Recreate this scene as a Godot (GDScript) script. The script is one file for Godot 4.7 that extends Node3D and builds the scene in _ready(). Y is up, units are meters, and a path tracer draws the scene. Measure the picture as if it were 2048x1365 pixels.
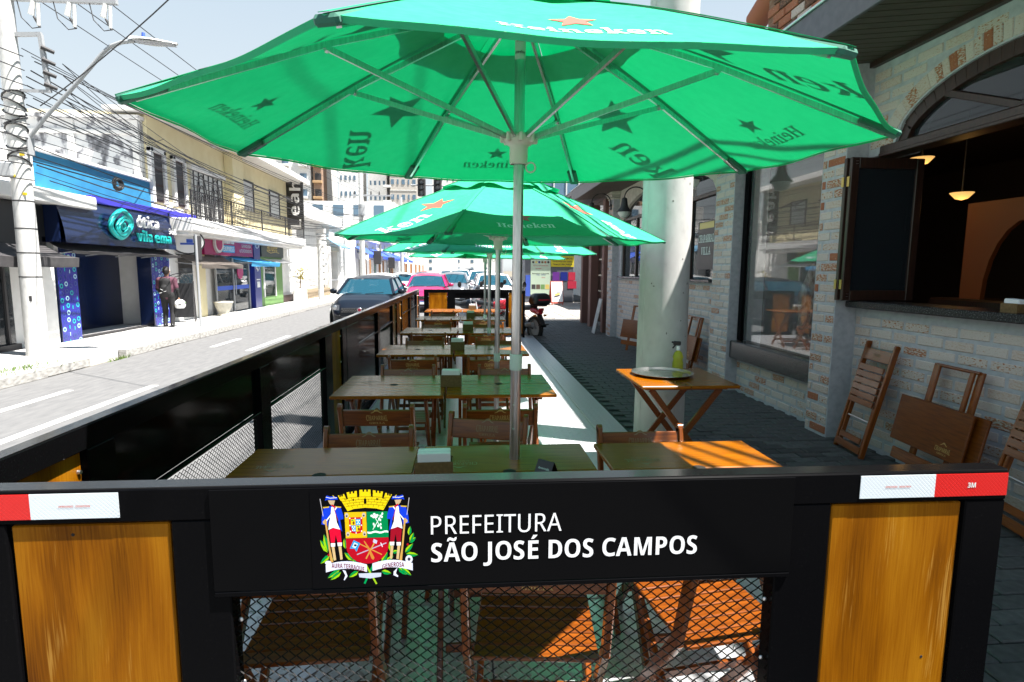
extends Node3D
# A street parklet with green parasols beside a brick restaurant. Forward is -Z, the road lies to the left, units are metres, road surface y = 0.

class MB:
	var v := PackedVector3Array()
	var n := PackedVector3Array()
	var uv := PackedVector2Array()
	var x := PackedInt32Array()

	func tri(a: Vector3, b: Vector3, c: Vector3) -> MB:
		var m := (b - a).cross(c - a).normalized()
		var k := v.size()
		for p: Vector3 in [a, b, c]:
			v.append(p); n.append(m); uv.append(Vector2(p.x, p.y))
		x.append_array([k, k + 2, k + 1])
		return self

	func quad(a: Vector3, b: Vector3, c: Vector3, d: Vector3, u0 := Vector2(0, 1), u1 := Vector2(1, 0)) -> MB:
		var m := (b - a).cross(c - a)
		if m.length_squared() < 1e-16: m = (c - a).cross(d - a)
		m = m.normalized()
		var k := v.size()
		v.append_array([a, b, c, d]); n.append_array([m, m, m, m])
		uv.append_array([u0, Vector2(u1.x, u0.y), u1, Vector2(u0.x, u1.y)])
		x.append_array([k, k + 2, k + 1, k, k + 3, k + 2])
		return self

	func box(c: Vector3, s: Vector3, b := Basis(), bev := 0.0) -> MB:
		var h := s * 0.5
		if bev <= 0.0:
			var p := []
			for i in 8: p.append(c + b * Vector3(h.x * (1 if i & 1 else -1), h.y * (1 if i & 2 else -1), h.z * (1 if i & 4 else -1)))
			quad(p[4], p[5], p[7], p[6]); quad(p[1], p[0], p[2], p[3])
			quad(p[5], p[1], p[3], p[7]); quad(p[0], p[4], p[6], p[2])
			quad(p[6], p[7], p[3], p[2]); quad(p[0], p[1], p[5], p[4])
			return self
		var e := minf(bev, minf(h.x, minf(h.y, h.z)) * 0.9)
		var q := {}
		for i in 8:
			var sx := 1.0 if i & 1 else -1.0
			var sy := 1.0 if i & 2 else -1.0
			var sz := 1.0 if i & 4 else -1.0
			q[i * 3] = c + b * Vector3(sx * h.x, sy * (h.y - e), sz * (h.z - e))
			q[i * 3 + 1] = c + b * Vector3(sx * (h.x - e), sy * h.y, sz * (h.z - e))
			q[i * 3 + 2] = c + b * Vector3(sx * (h.x - e), sy * (h.y - e), sz * h.z)
		for f in [[0, 1, 3, 7, 5], [0, 0, 4, 6, 2], [1, 2, 6, 7, 3], [1, 0, 1, 5, 4], [2, 4, 5, 7, 6], [2, 0, 2, 3, 1]]:
			out(q[f[1] * 3 + f[0]], q[f[2] * 3 + f[0]], q[f[3] * 3 + f[0]], q[f[4] * 3 + f[0]], c)
		for i in 8:
			for ax in 3:
				var j := i | (1 << ax)
				if j == i: continue
				var o1 := (ax + 1) % 3
				var o2 := (ax + 2) % 3
				out(q[i * 3 + o1], q[j * 3 + o1], q[j * 3 + o2], q[i * 3 + o2], c)
			var a: Vector3 = q[i * 3]; var d: Vector3 = q[i * 3 + 1]; var g: Vector3 = q[i * 3 + 2]
			if (d - a).cross(g - a).dot(a - c) > 0: tri(a, d, g)
			else: tri(a, g, d)
		return self

	func out(a: Vector3, b: Vector3, c: Vector3, d: Vector3, from: Vector3) -> void:
		if (b - a).cross(c - a).dot((a + c) * 0.5 - from) > 0: quad(a, b, c, d)
		else: quad(a, d, c, b)

	func bar(a: Vector3, b: Vector3, w: float, t: float, up := Vector3.UP, bev := 0.0) -> MB:
		var z := (b - a).normalized()
		var r := up.cross(z)
		if r.length() < 0.01: r = Vector3.RIGHT.cross(z)
		r = r.normalized()
		return box((a + b) * 0.5, Vector3(w, t, (b - a).length()), Basis(r, z.cross(r), z), bev)

	func cyl(a: Vector3, b: Vector3, r0: float, r1 := -1.0, seg := 12, caps := true) -> MB:
		if r1 < 0: r1 = r0
		var z := (b - a).normalized()
		var r := (Vector3.RIGHT if absf(z.x) < 0.9 else Vector3.UP).cross(z).normalized()
		var u := z.cross(r)
		var k := v.size()
		for i in seg + 1:
			var t := TAU * i / seg
			var d := r * cos(t) + u * sin(t)
			v.append(a + d * r0); v.append(b + d * r1)
			var m := (d + z * (r0 - r1) / maxf((b - a).length(), 1e-5)).normalized()
			n.append(m); n.append(m)
			uv.append(Vector2(float(i) / seg, 1)); uv.append(Vector2(float(i) / seg, 0))
		for i in seg:
			var p := k + i * 2
			x.append_array([p, p + 1, p + 2, p + 2, p + 1, p + 3])
		if caps:
			for e in 2:
				var c := a if e == 0 else b
				var rr := r0 if e == 0 else r1
				if rr < 1e-4: continue
				var m := -z if e == 0 else z
				var s := v.size()
				v.append(c); n.append(m); uv.append(Vector2(0.5, 0.5))
				for i in seg + 1:
					var t := TAU * i / seg
					v.append(c + (r * cos(t) + u * sin(t)) * rr); n.append(m); uv.append(Vector2(0.5 + cos(t) * 0.5, 0.5 + sin(t) * 0.5))
				for i in seg:
					if e == 0: x.append_array([s, s + 1 + i, s + 2 + i])
					else: x.append_array([s, s + 2 + i, s + 1 + i])
		return self

	func tube(pts: Array, rad: float, seg := 6, rads := []) -> MB:
		var k := v.size()
		var m := pts.size()
		var prev := Vector3.ZERO
		for i in m:
			var p: Vector3 = pts[i]
			var z: Vector3 = ((pts[mini(i + 1, m - 1)] as Vector3) - (pts[maxi(i - 1, 0)] as Vector3)).normalized()
			var r := prev - z * prev.dot(z)
			if r.length() < 0.1: r = (Vector3.UP if absf(z.y) < 0.9 else Vector3.RIGHT).cross(z)
			r = r.normalized(); prev = r
			var u := z.cross(r)
			var rr: float = rads[i] if rads else rad
			for j in seg + 1:
				var t := TAU * j / seg
				var d := r * cos(t) + u * sin(t)
				v.append(p + d * rr); n.append(d); uv.append(Vector2(float(j) / seg, float(i)))
		for i in m - 1:
			for j in seg:
				var p := k + i * (seg + 1) + j
				var q := p + seg + 1
				x.append_array([p, q, p + 1, p + 1, q, q + 1])
		return self

	func lathe(prof: Array, seg := 16, xf := Transform3D()) -> MB:
		var k := v.size()
		var m := prof.size()
		for i in m:
			var p: Vector2 = prof[i]
			var t2: Vector2 = (prof[mini(i + 1, m - 1)] as Vector2) - (prof[maxi(i - 1, 0)] as Vector2)
			var nn := Vector2(t2.y, -t2.x).normalized()
			for j in seg + 1:
				var t := TAU * j / seg
				v.append(xf * Vector3(p.x * cos(t), p.y, p.x * sin(t)))
				n.append((xf.basis * Vector3(nn.x * cos(t), nn.y, nn.x * sin(t))).normalized())
				uv.append(Vector2(float(j) / seg, float(i) / (m - 1)))
		for i in m - 1:
			for j in seg:
				var p := k + i * (seg + 1) + j
				var q := p + seg + 1
				x.append_array([p, q, p + 1, p + 1, q, q + 1])
		return self

	# f(u, v) -> Vector3, u and v in 0..1
	func grid(f: Callable, nu: int, nv: int, flip := false) -> MB:
		var k := v.size()
		var g := []
		for i in nu + 1:
			for j in nv + 1: g.append(f.call(float(i) / nu, float(j) / nv))
		for i in nu + 1:
			for j in nv + 1:
				var du: Vector3 = g[mini(i + 1, nu) * (nv + 1) + j] - g[maxi(i - 1, 0) * (nv + 1) + j]
				var dv: Vector3 = g[i * (nv + 1) + mini(j + 1, nv)] - g[i * (nv + 1) + maxi(j - 1, 0)]
				var m := du.cross(dv)
				if m.length_squared() < 1e-14: m = Vector3.UP
				m = m.normalized()
				v.append(g[i * (nv + 1) + j]); n.append(-m if flip else m); uv.append(Vector2(float(i) / nu, float(j) / nv))
		for i in nu:
			for j in nv:
				var p := k + i * (nv + 1) + j
				var q := p + nv + 1
				if flip: x.append_array([p, q, p + 1, p + 1, q, q + 1])
				else: x.append_array([p, p + 1, q, q, p + 1, q + 1])
		return self

	# a polygon in the xy plane of xf, d thick towards +z of xf
	func slab(poly: PackedVector2Array, d: float, xf := Transform3D()) -> MB:
		if Geometry2D.is_polygon_clockwise(poly): poly.reverse()
		var t := Geometry2D.triangulate_polygon(poly)
		var at := func(p: Vector2, z: float) -> Vector3: return xf * Vector3(p.x, p.y, z)
		for i in range(0, t.size(), 3):
			var a := poly[t[i]]; var b := poly[t[i + 1]]; var c := poly[t[i + 2]]
			if (b - a).cross(c - a) < 0:
				var s := b; b = c; c = s
			tri(at.call(a, d), at.call(b, d), at.call(c, d))
			if d > 0: tri(at.call(a, 0.0), at.call(c, 0.0), at.call(b, 0.0))
		if d > 0:
			for i in poly.size():
				var a := poly[i]; var b := poly[(i + 1) % poly.size()]
				quad(at.call(a, 0.0), at.call(b, 0.0), at.call(b, d), at.call(a, d))
		return self

	func add(o: MB, xf := Transform3D()) -> MB:
		var k := v.size()
		for i in o.v.size():
			v.append(xf * o.v[i]); n.append((xf.basis * o.n[i]).normalized()); uv.append(o.uv[i])
		for i in o.x: x.append(k + i)
		return self

	func mesh() -> ArrayMesh:
		for i in range(0, x.size(), 3):   # wind every face to match its normals
			var p := v[x[i]]
			if (v[x[i + 1]] - p).cross(v[x[i + 2]] - p).dot(n[x[i]] + n[x[i + 1]] + n[x[i + 2]]) > 0.0:
				var s := x[i + 1]
				x[i + 1] = x[i + 2]; x[i + 2] = s
		var a := []
		a.resize(Mesh.ARRAY_MAX)
		a[Mesh.ARRAY_VERTEX] = v; a[Mesh.ARRAY_NORMAL] = n; a[Mesh.ARRAY_TEX_UV] = uv; a[Mesh.ARRAY_INDEX] = x
		var m := ArrayMesh.new()
		m.add_surface_from_arrays(Mesh.PRIMITIVE_TRIANGLES, a)
		return m

var rng := RandomNumberGenerator.new()
var used := {}
var mats := {}
var texts := {}
var serif: Font
var sans: Font
var sans_bold: Font
var T0 := 0

func V(x: float, y: float, z: float) -> Vector3: return Vector3(x, y, z)
func lin(r: float, g: float, b: float, a := 1.0) -> Color:
	var c := Color(r, g, b).linear_to_srgb()
	c.a = a
	return c
func stage(s: String) -> void: print(s, " ", Time.get_ticks_msec() - T0, " ms")

func numbered(called: String) -> String:
	var k: int = used.get(called, 0)
	used[called] = k + 1
	return called if k == 0 else "%s_%03d" % [called, k]
func tag(o: Node, label: String, category: String, group := "", kind := "") -> Node:
	o.set_meta("label", label)
	if category: o.set_meta("category", category)
	if group: o.set_meta("group", group)
	if kind: o.set_meta("kind", kind)
	return o
func thing(called: String, label: String, category: String, at := Vector3.ZERO, turn := 0.0, group := "") -> Node3D:
	var o := Node3D.new()
	o.name = numbered(called)
	add_child(o)
	o.position = at; o.rotation.y = turn
	tag(o, label, category, group)
	return o
func part(parent: Node, called: String, mb, m: Material, at := Vector3.ZERO, b := Basis()) -> MeshInstance3D:
	var o := MeshInstance3D.new()
	o.name = called
	o.mesh = mb.mesh() if mb is MB else mb
	o.material_override = m
	o.transform = Transform3D(b, at)
	parent.add_child(o, true)
	return o
func solo(called: String, label: String, category: String, mb, m: Material, at := Vector3.ZERO, group := "") -> MeshInstance3D:
	var o := MeshInstance3D.new()
	o.name = numbered(called)
	o.mesh = mb.mesh() if mb is MB else mb
	o.material_override = m
	o.position = at
	add_child(o)
	tag(o, label, category, group)
	return o
func struct(called: String, mb: MB, m: Material) -> MeshInstance3D:
	var o := MeshInstance3D.new()
	o.name = numbered(called)
	if mb: o.mesh = mb.mesh()
	o.material_override = m
	add_child(o)
	o.set_meta("kind", "structure")
	return o
func copy(o: Node3D, label: String, at: Vector3, turn := 0.0) -> Node3D:
	var c: Node3D = o.duplicate()
	c.name = numbered(String(o.name))
	add_child(c)
	c.position = at; c.rotation = V(0, turn, 0)
	c.set_meta("label", label)
	return c
func bx(parent: Node, called: String, m: Material, c: Vector3, s: Vector3, bev := 0.0, b := Basis()) -> MeshInstance3D:
	return part(parent, called, MB.new().box(Vector3.ZERO, s, Basis(), bev), m, c, b)

# ---- textures and materials (colours are linear base colours)
func noise_tex(sd: int, freq: float, oct: int, stops: Array, size := 256, kind := FastNoiseLite.TYPE_SIMPLEX_SMOOTH) -> NoiseTexture2D:
	var f := FastNoiseLite.new()
	f.seed = sd; f.frequency = freq; f.fractal_octaves = oct; f.noise_type = kind
	var t := NoiseTexture2D.new()
	t.width = size; t.height = size; t.seamless = true; t.noise = f
	var g := Gradient.new()
	var off := PackedFloat32Array(); var col := PackedColorArray()
	for s in stops:
		off.append(s[0]); col.append(s[1])
	g.offsets = off; g.colors = col
	t.color_ramp = g
	return t
func mat(called: String, c: Color, rough := 0.6, metal := 0.0, spec := 0.5) -> StandardMaterial3D:
	if mats.has(called): return mats[called]
	var m := StandardMaterial3D.new()
	m.resource_name = called
	m.albedo_color = c; m.roughness = rough; m.metallic = metal; m.metallic_specular = spec
	mats[called] = m
	return m
# a surface whose colour wanders between the stops
func nmat(called: String, stops: Array, scale: Vector3, rough := 0.7, freq := 0.02, oct := 4, world := true, bump := 0.0, size := 256) -> StandardMaterial3D:
	if mats.has(called): return mats[called]
	var m := mat(called, Color.WHITE, rough)
	var t := noise_tex(called.hash() & 0xffff, freq, oct, stops, size)
	m.albedo_texture = t
	m.uv1_triplanar = true; m.uv1_world_triplanar = world; m.uv1_scale = scale
	m.uv1_triplanar_sharpness = 4.0
	if bump != 0.0:
		m.heightmap_enabled = true; m.heightmap_texture = t; m.heightmap_scale = bump
	return m
func metal_mat(called: String, c: Color, rough: float) -> StandardMaterial3D: return mat(called, c, rough, 1.0)
func glass_mat(called: String, c: Color, alpha: float) -> StandardMaterial3D:
	var m := mat(called, Color(c.r, c.g, c.b, alpha), 0.02)
	m.transparency = BaseMaterial3D.TRANSPARENCY_ALPHA
	return m

# ---- lettering: flat triangles of a word, centred on its box; height = capital height in metres
func word(s: String, f: Font, height: float) -> PackedVector2Array:
	var key := s + str(f.get_instance_id())
	if not texts.has(key):
		var t := TextMesh.new()
		t.text = s; t.font = f; t.font_size = 64; t.pixel_size = 0.01; t.depth = 0.0; t.curve_step = 2.0
		var a := t.surface_get_arrays(0)
		var vs: PackedVector3Array = a[Mesh.ARRAY_VERTEX]
		var ns: PackedVector3Array = a[Mesh.ARRAY_NORMAL]
		var ix: PackedInt32Array = a[Mesh.ARRAY_INDEX] if a[Mesh.ARRAY_INDEX] != null else PackedInt32Array(range(vs.size()))
		var p := PackedVector2Array()
		for i in range(0, ix.size(), 3):
			if ns[ix[i]].z < 0.5: continue
			for k in 3: p.append(Vector2(vs[ix[i + k]].x, vs[ix[i + k]].y))
		var lo := Vector2(1e9, 1e9); var hi := -lo
		for q in p: lo = lo.min(q); hi = hi.max(q)
		for i in p.size(): p[i] -= (lo + hi) * 0.5
		texts[key] = p
	var src: PackedVector2Array = texts[key]
	var k := height / (64 * 0.01 * 0.715)
	var r := PackedVector2Array()
	for q in src: r.append(q * k)
	return r
func span(p: PackedVector2Array) -> Vector2:
	var lo := Vector2(1e9, 1e9); var hi := -lo
	for q in p: lo = lo.min(q); hi = hi.max(q)
	return hi - lo
# split triangles until no side is longer than m, so that they can follow a curved sheet
func dense(p: PackedVector2Array, m: float) -> PackedVector2Array:
	var todo := p.duplicate()
	var o := PackedVector2Array()
	while todo.size():
		var n := todo.size()
		var t := [todo[n - 3], todo[n - 2], todo[n - 1]]
		todo.resize(n - 3)
		var k := 0; var far := 0.0
		for i in 3:
			var d: float = (t[i] as Vector2).distance_to(t[(i + 1) % 3])
			if d > far:
				far = d; k = i
		if far <= m: o.append_array(t)
		else:
			var a: Vector2 = t[k]; var b: Vector2 = t[(k + 1) % 3]; var c: Vector2 = t[(k + 2) % 3]
			var h := (a + b) * 0.5
			todo.append_array([a, h, c, h, b, c])
	return o
# triangles -> mesh through f(Vector2) -> Vector3
func lay(p: PackedVector2Array, f: Callable, mb: MB = null) -> MB:
	if mb == null: mb = MB.new()
	for i in range(0, p.size(), 3):
		var a: Vector3 = f.call(p[i]); var b: Vector3 = f.call(p[i + 1]); var c: Vector3 = f.call(p[i + 2])
		if (p[i + 1] - p[i]).cross(p[i + 2] - p[i]) > 0: mb.tri(a, b, c)
		else: mb.tri(a, c, b)
	return mb
# a word as a thin raised sheet: right = reading direction, up = letter direction
func letters(parent: Node, called: String, s: String, f: Font, h: float, m: Material, at: Vector3, right := Vector3.RIGHT, up := Vector3.UP, wide := 0.0, thick := 0.0) -> MeshInstance3D:
	var p := word(s, f, h)
	var k := 1.0 if wide <= 0.0 else wide / span(p).x
	var mb := lay(p, func(q: Vector2) -> Vector3: return right * q.x * k + up * q.y)
	if thick > 0.0:   # channel letters: front and back sheets joined by walls round every outline edge
		var fwd := right.cross(up)
		var edges := {}
		for i in range(0, mb.v.size(), 3):
			for e in 3:
				var a := mb.v[i + e]; var b := mb.v[i + (e + 1) % 3]
				var ka := "%.4f,%.4f,%.4f" % [a.x, a.y, a.z]; var kb := "%.4f,%.4f,%.4f" % [b.x, b.y, b.z]
				if edges.has(kb + ka): edges.erase(kb + ka)
				else: edges[ka + kb] = [a, b]
		for e in edges.values(): mb.quad(e[0] - fwd * thick, e[1] - fwd * thick, e[1], e[0])
	return part(parent, called, mb, m, at)
func star(r: float, inner := 0.42, turn := 0.0) -> PackedVector2Array:
	var o := PackedVector2Array()
	for i in 10:
		var t := PI / 2 + turn + i * PI / 5
		o.append(Vector2(cos(t), sin(t)) * (r if i % 2 == 0 else r * inner))
	var p := PackedVector2Array()
	for i in 10: p.append_array([Vector2.ZERO, o[i], o[(i + 1) % 10]])
	return p
func disc(r: float, seg := 12, sy := 1.0) -> PackedVector2Array:
	var o := PackedVector2Array()
	for i in seg: o.append(Vector2(cos(TAU * i / seg) * r, sin(TAU * i / seg) * r * sy))
	return o

func _ready() -> void:
	T0 = Time.get_ticks_msec()
	rng.seed = 7
	# camera
	var cam := Camera3D.new()
	cam.name = "camera"
	cam.fov = 61.61; cam.near = 0.05; cam.far = 900.0
	cam.transform = Transform3D(Basis(Vector3.UP, deg_to_rad(-4.5)) * Basis(Vector3.RIGHT, deg_to_rad(-7.07)) * Basis(Vector3.BACK, deg_to_rad(0.4)), V(0, 1.67, 0))
	add_child(cam)
	cam.current = true
	# sky and exposure
	var sky := ProceduralSkyMaterial.new()
	sky.sky_top_color = lin(0.075, 0.14, 0.22)
	sky.sky_horizon_color = lin(0.272, 0.29, 0.293)
	sky.sky_curve = 0.5
	sky.ground_bottom_color = lin(0.10, 0.10, 0.10)
	sky.ground_horizon_color = lin(0.22, 0.225, 0.225)
	sky.sun_angle_max = 25.0
	var env := Environment.new()
	env.background_mode = Environment.BG_SKY
	env.sky = Sky.new()
	env.sky.sky_material = sky
	env.tonemap_mode = Environment.TONE_MAPPER_LINEAR
	env.tonemap_exposure = 3.45
	env.sdfgi_enabled = true; env.ssao_enabled = true; env.ssil_enabled = true
	var we := WorldEnvironment.new()
	we.name = "world_environment"
	we.environment = env
	add_child(we)
	# sun: from the right and a little behind the camera
	var sun := DirectionalLight3D.new()
	sun.name = "sun"
	sun.light_energy = 1.6; sun.light_angular_distance = 0.53
	sun.light_color = Color(1.0, 0.98, 0.955)
	sun.shadow_enabled = true
	add_child(sun)
	sun.look_at_from_position(V(0.41, 1, 0.175) * 20, Vector3.ZERO)

	serif = sysfont("Droid Serif", 700); sans = sysfont("Droid Sans", 400); sans_bold = sysfont("Droid Sans", 700)
	make_materials()
	stage("materials")
	build_ground()
	stage("ground")
	build_restaurant()
	stage("restaurant")
	build_left_side()
	stage("left side")
	build_far()
	stage("far")
	build_barriers()
	stage("barriers")
	build_tables()
	stage("tables")
	build_umbrellas()
	stage("umbrellas")
	build_sidewalk_things()
	stage("sidewalk things")
	build_street_things()
	stage("street things")
	build_traffic()
	stage("traffic")
	build_cables()
	stage("cables")

func sysfont(fam: String, w: int) -> Font:
	var f := SystemFont.new()
	f.font_names = PackedStringArray([fam])
	f.font_weight = w
	return f

func make_materials() -> void:
	# varnished red-brown hardwood of the tables and chairs
	for k in 3:
		var d: float = [0.68, 0.55, 0.75][k]
		var w := nmat("varnished_wood_%d" % k, [[0.0, lin(0.14 * d, 0.033 * d, 0.004 * d)], [0.45, lin(0.23 * d, 0.057 * d, 0.006 * d)], [1.0, lin(0.32 * d, 0.085 * d, 0.009 * d)]], V(0.7, 9, 9) if k < 2 else V(9, 0.7, 9), 0.3, 0.025, 5, false)
		w.clearcoat_enabled = true; w.clearcoat = 0.5; w.clearcoat_roughness = 0.12
	var dw := nmat("table_wood", [[0.0, lin(0.16, 0.044, 0.001)], [0.5, lin(0.235, 0.07, 0.0015)], [1.0, lin(0.30, 0.095, 0.002)]], V(0.8, 11, 11), 0.26, 0.02, 5, true)
	dw.clearcoat_enabled = true; dw.clearcoat = 0.14; dw.clearcoat_roughness = 0.06; dw.metallic_specular = 0.25
	# weathered plywood of the barrier panels: vertical grain, blotches of worn stain
	var py := mat("stained_plywood", Color.WHITE, 0.45, 0.0, 0.18)
	py.albedo_texture = plywood_picture()
	py.uv1_triplanar = true; py.uv1_world_triplanar = true; py.uv1_scale = V(1.35, 1.35, 1.35); py.uv1_offset = V(0.3, 0.1, 0.2)
	py.roughness_texture = noise_tex(92, 0.02, 4, [[0.0, Color(0.7, 0.7, 0.7)], [1.0, Color.WHITE]])
	for m: StandardMaterial3D in [mats.varnished_wood_0, mats.varnished_wood_1, mats.varnished_wood_2]: m.metallic_specular = 0.35
	# black paint with faint dust specks
	var bp := nmat("black_paint", [[0.0, lin(0.0025, 0.0025, 0.003)], [0.78, lin(0.003, 0.003, 0.0035)], [0.93, lin(0.006, 0.006, 0.006)], [1.0, lin(0.04, 0.04, 0.038)]], V(6, 6, 6), 0.22, 0.09, 3)
	bp.metallic_specular = 0.13
	mat("black_vinyl", lin(0.003, 0.003, 0.0034), 0.12, 0.0, 0.14)
	mat("glossy_black", lin(0.004, 0.004, 0.0045), 0.14, 0.0, 0.5)
	mat("white_vinyl", lin(0.78, 0.79, 0.80), 0.35)
	mat("black_mesh", lin(0.004, 0.004, 0.004), 0.5, 0.0, 0.25)
	metal_mat("bolt_steel", lin(0.55, 0.55, 0.56), 0.3)
	var al := nmat("aluminium", [[0.0, lin(0.45, 0.45, 0.46)], [1.0, lin(0.66, 0.66, 0.67)]], V(14, 1.2, 14), 0.32, 0.03, 3)
	al.metallic = 1.0
	mat("umbrella_plastic", lin(0.62, 0.62, 0.56), 0.45)
	mat("collar_plastic", lin(0.50, 0.62, 0.58), 0.5)
	# canopy cloth: thin woven polyester, light passes through it
	for k in 2:
		var cl := nmat("canopy_cloth" if k == 0 else "canopy_cloth_cap", [[0.0, lin(0.045, 0.40, 0.215)], [1.0, lin(0.055, 0.44, 0.235)]], V(3, 3, 3), 0.62, 0.02, 4)
		cl.backlight_enabled = true
		cl.backlight = lin(0.002, 0.42, 0.245)
		cl.metallic_specular = 0.12
		cl.heightmap_enabled = true; cl.heightmap_texture = noise_tex(52, 0.010, 3, [[0.0, Color.BLACK], [1.0, Color.WHITE]]); cl.heightmap_scale = 0.35
	var dk := mat("canopy_pocket", lin(0.012, 0.11, 0.07), 0.8)
	dk.rim_enabled = true
	mat("print_white", lin(0.62, 0.72, 0.70), 0.6)
	mat("print_red", lin(0.52, 0.085, 0.05), 0.6)
	mat("gold_print", lin(0.42, 0.27, 0.08), 0.5)
	mat("faded_print", lin(0.20, 0.13, 0.06), 0.5)
	mat("paper", lin(0.78, 0.79, 0.80), 0.85)
	nmat("cork_wood", [[0.0, lin(0.11, 0.060, 0.018)], [1.0, lin(0.20, 0.12, 0.04)]], V(6, 6, 6), 0.7, 0.03, 5)
	mat("black_plastic", lin(0.012, 0.012, 0.013), 0.35)
	mat("rubber", lin(0.02, 0.02, 0.02), 0.85)
	mat("dark_hole", lin(0.008, 0.006, 0.005), 0.9)
	# painted brick: whitewash worn off to different degrees
	var wash := lin(0.54, 0.475, 0.43); var wash2 := lin(0.46, 0.385, 0.335)
	var red := lin(0.30, 0.085, 0.04); var ora := lin(0.36, 0.14, 0.065)
	var ramps := [
		[[0.0, wash2], [0.4, wash], [0.72, wash], [0.86, lin(0.45, 0.31, 0.23)], [1.0, lin(0.42, 0.24, 0.15)]],
		[[0.0, wash2], [0.58, wash], [0.68, lin(0.43, 0.32, 0.23)], [0.78, ora], [1.0, red]],
		[[0.0, wash], [0.40, wash2], [0.50, lin(0.40, 0.25, 0.16)], [0.58, ora], [1.0, red]],
		[[0.0, lin(0.46, 0.33, 0.26)], [0.3, lin(0.48, 0.37, 0.30)], [0.6, wash], [1.0, lin(0.45, 0.29, 0.21)]],
		[[0.0, wash], [0.18, lin(0.38, 0.22, 0.13)], [0.3, red], [0.7, ora], [1.0, red]]]
	for k in 5: nmat("painted_brick_%d" % k, ramps[k], V(2.3, 5.5, 2.3), 0.85, 0.022, 5, true, 0.5, 512)
	nmat("mortar_paint", [[0.0, lin(0.34, 0.35, 0.375)], [0.6, lin(0.42, 0.43, 0.455)], [1.0, lin(0.47, 0.475, 0.49)]], V(1.5, 1.5, 1.5), 0.9, 0.03, 5, true, 0.4)
	nmat("old_brick", [[0.0, lin(0.05, 0.035, 0.028)], [0.5, lin(0.13, 0.06, 0.035)], [1.0, lin(0.32, 0.17, 0.10)]], V(3, 6, 3), 0.9, 0.03, 5, true, 0.5)
	nmat("cream_stucco", [[0.0, lin(0.40, 0.38, 0.32)], [1.0, lin(0.55, 0.52, 0.44)]], V(1.2, 1.2, 1.2), 0.9, 0.02, 5, true, 0.3)
	nmat("dark_brown_wood", [[0.0, lin(0.020, 0.009, 0.006)], [1.0, lin(0.052, 0.022, 0.014)]], V(8, 1, 8), 0.38, 0.02, 5)
	nmat("soffit_wood", [[0.0, lin(0.035, 0.027, 0.018)], [1.0, lin(0.085, 0.066, 0.045)]], V(1, 8, 8), 0.55, 0.02, 4)
	nmat("fascia_paint", [[0.0, lin(0.05, 0.05, 0.065)], [1.0, lin(0.085, 0.08, 0.10)]], V(2, 2, 2), 0.4, 0.02, 4)
	metal_mat("gutter_zinc", lin(0.55, 0.60, 0.62), 0.4)
	nmat("granite", [[0.0, lin(0.012, 0.012, 0.013)], [0.55, lin(0.03, 0.03, 0.03)], [0.8, lin(0.10, 0.10, 0.10)], [1.0, lin(0.4, 0.4, 0.38)]], V(5, 5, 5), 0.22, 0.06, 4)
	nmat("concrete_pole", [[0.0, lin(0.40, 0.395, 0.38)], [0.2, lin(0.47, 0.465, 0.45)], [0.6, lin(0.52, 0.517, 0.50)], [1.0, lin(0.56, 0.555, 0.54)]], V(0.9, 0.5, 0.9), 0.88, 0.018, 6, true, 0.15, 512)
	glass_mat("window_glass", lin(0.75, 0.80, 0.80), 0.06)
	glass_mat("dark_glass", lin(0.02, 0.025, 0.03), 0.72)
	mat("darkened_interior", lin(0.075, 0.042, 0.028), 0.6)  # dark tone put into the colour for the shade of the room
	mat("interior_floor", lin(0.10, 0.065, 0.045), 0.5)
	# pavement stones
	for k in 4:
		var g: float = [0.06, 0.075, 0.09, 0.05][k]
		nmat("paver_%d" % k, [[0.0, lin(g * 0.65, g * 0.62, g * 0.6)], [0.6, lin(g, g * 0.97, g * 0.94)], [0.9, lin(g * 1.25, g * 1.2, g * 1.15)], [1.0, lin(g * 2.2, g * 2.1, g * 2.0)]], V(2.1, 2.1, 2.1), 0.72, 0.03, 5, true, 0.25)
	for k in 3:
		var g2: float = [0.30, 0.35, 0.26][k]
		nmat("pale_tile_%d" % k, [[0.0, lin(g2 * 0.7, g2 * 0.62, g2 * 0.55)], [1.0, lin(g2 * 1.1, g2, g2 * 0.9)]], V(1, 1, 1), 0.8, 0.03, 4)
	nmat("paver_joint", [[0.0, lin(0.04, 0.04, 0.04)], [1.0, lin(0.09, 0.085, 0.08)]], V(3, 3, 3), 0.95, 0.03, 4)
	var asp := nmat("asphalt", [[0.0, lin(0.125, 0.124, 0.124)], [0.35, lin(0.15, 0.149, 0.149)], [0.65, lin(0.165, 0.164, 0.163)], [1.0, lin(0.20, 0.198, 0.196)]], V(0.9, 0.9, 0.22), 0.85, 0.02, 6, true, 0.5, 512)
	asp.detail_enabled = true
	asp.detail_blend_mode = BaseMaterial3D.BLEND_MODE_MUL
	asp.detail_albedo = noise_tex(17, 0.16, 3, [[0.0, Color(0.68, 0.68, 0.68)], [0.5, Color(0.93, 0.93, 0.93)], [1.0, Color(1, 1, 1)]], 512)
	asp.detail_uv_layer = BaseMaterial3D.DETAIL_UV_2
	asp.uv2_triplanar = true; asp.uv2_world_triplanar = true; asp.uv2_scale = V(2.7, 2.7, 2.7)
	nmat("pale_concrete", [[0.0, lin(0.36, 0.355, 0.345)], [0.4, lin(0.48, 0.475, 0.46)], [1.0, lin(0.55, 0.545, 0.53)]], V(0.6, 0.6, 0.6), 0.88, 0.02, 6, true, 0.3)
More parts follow.
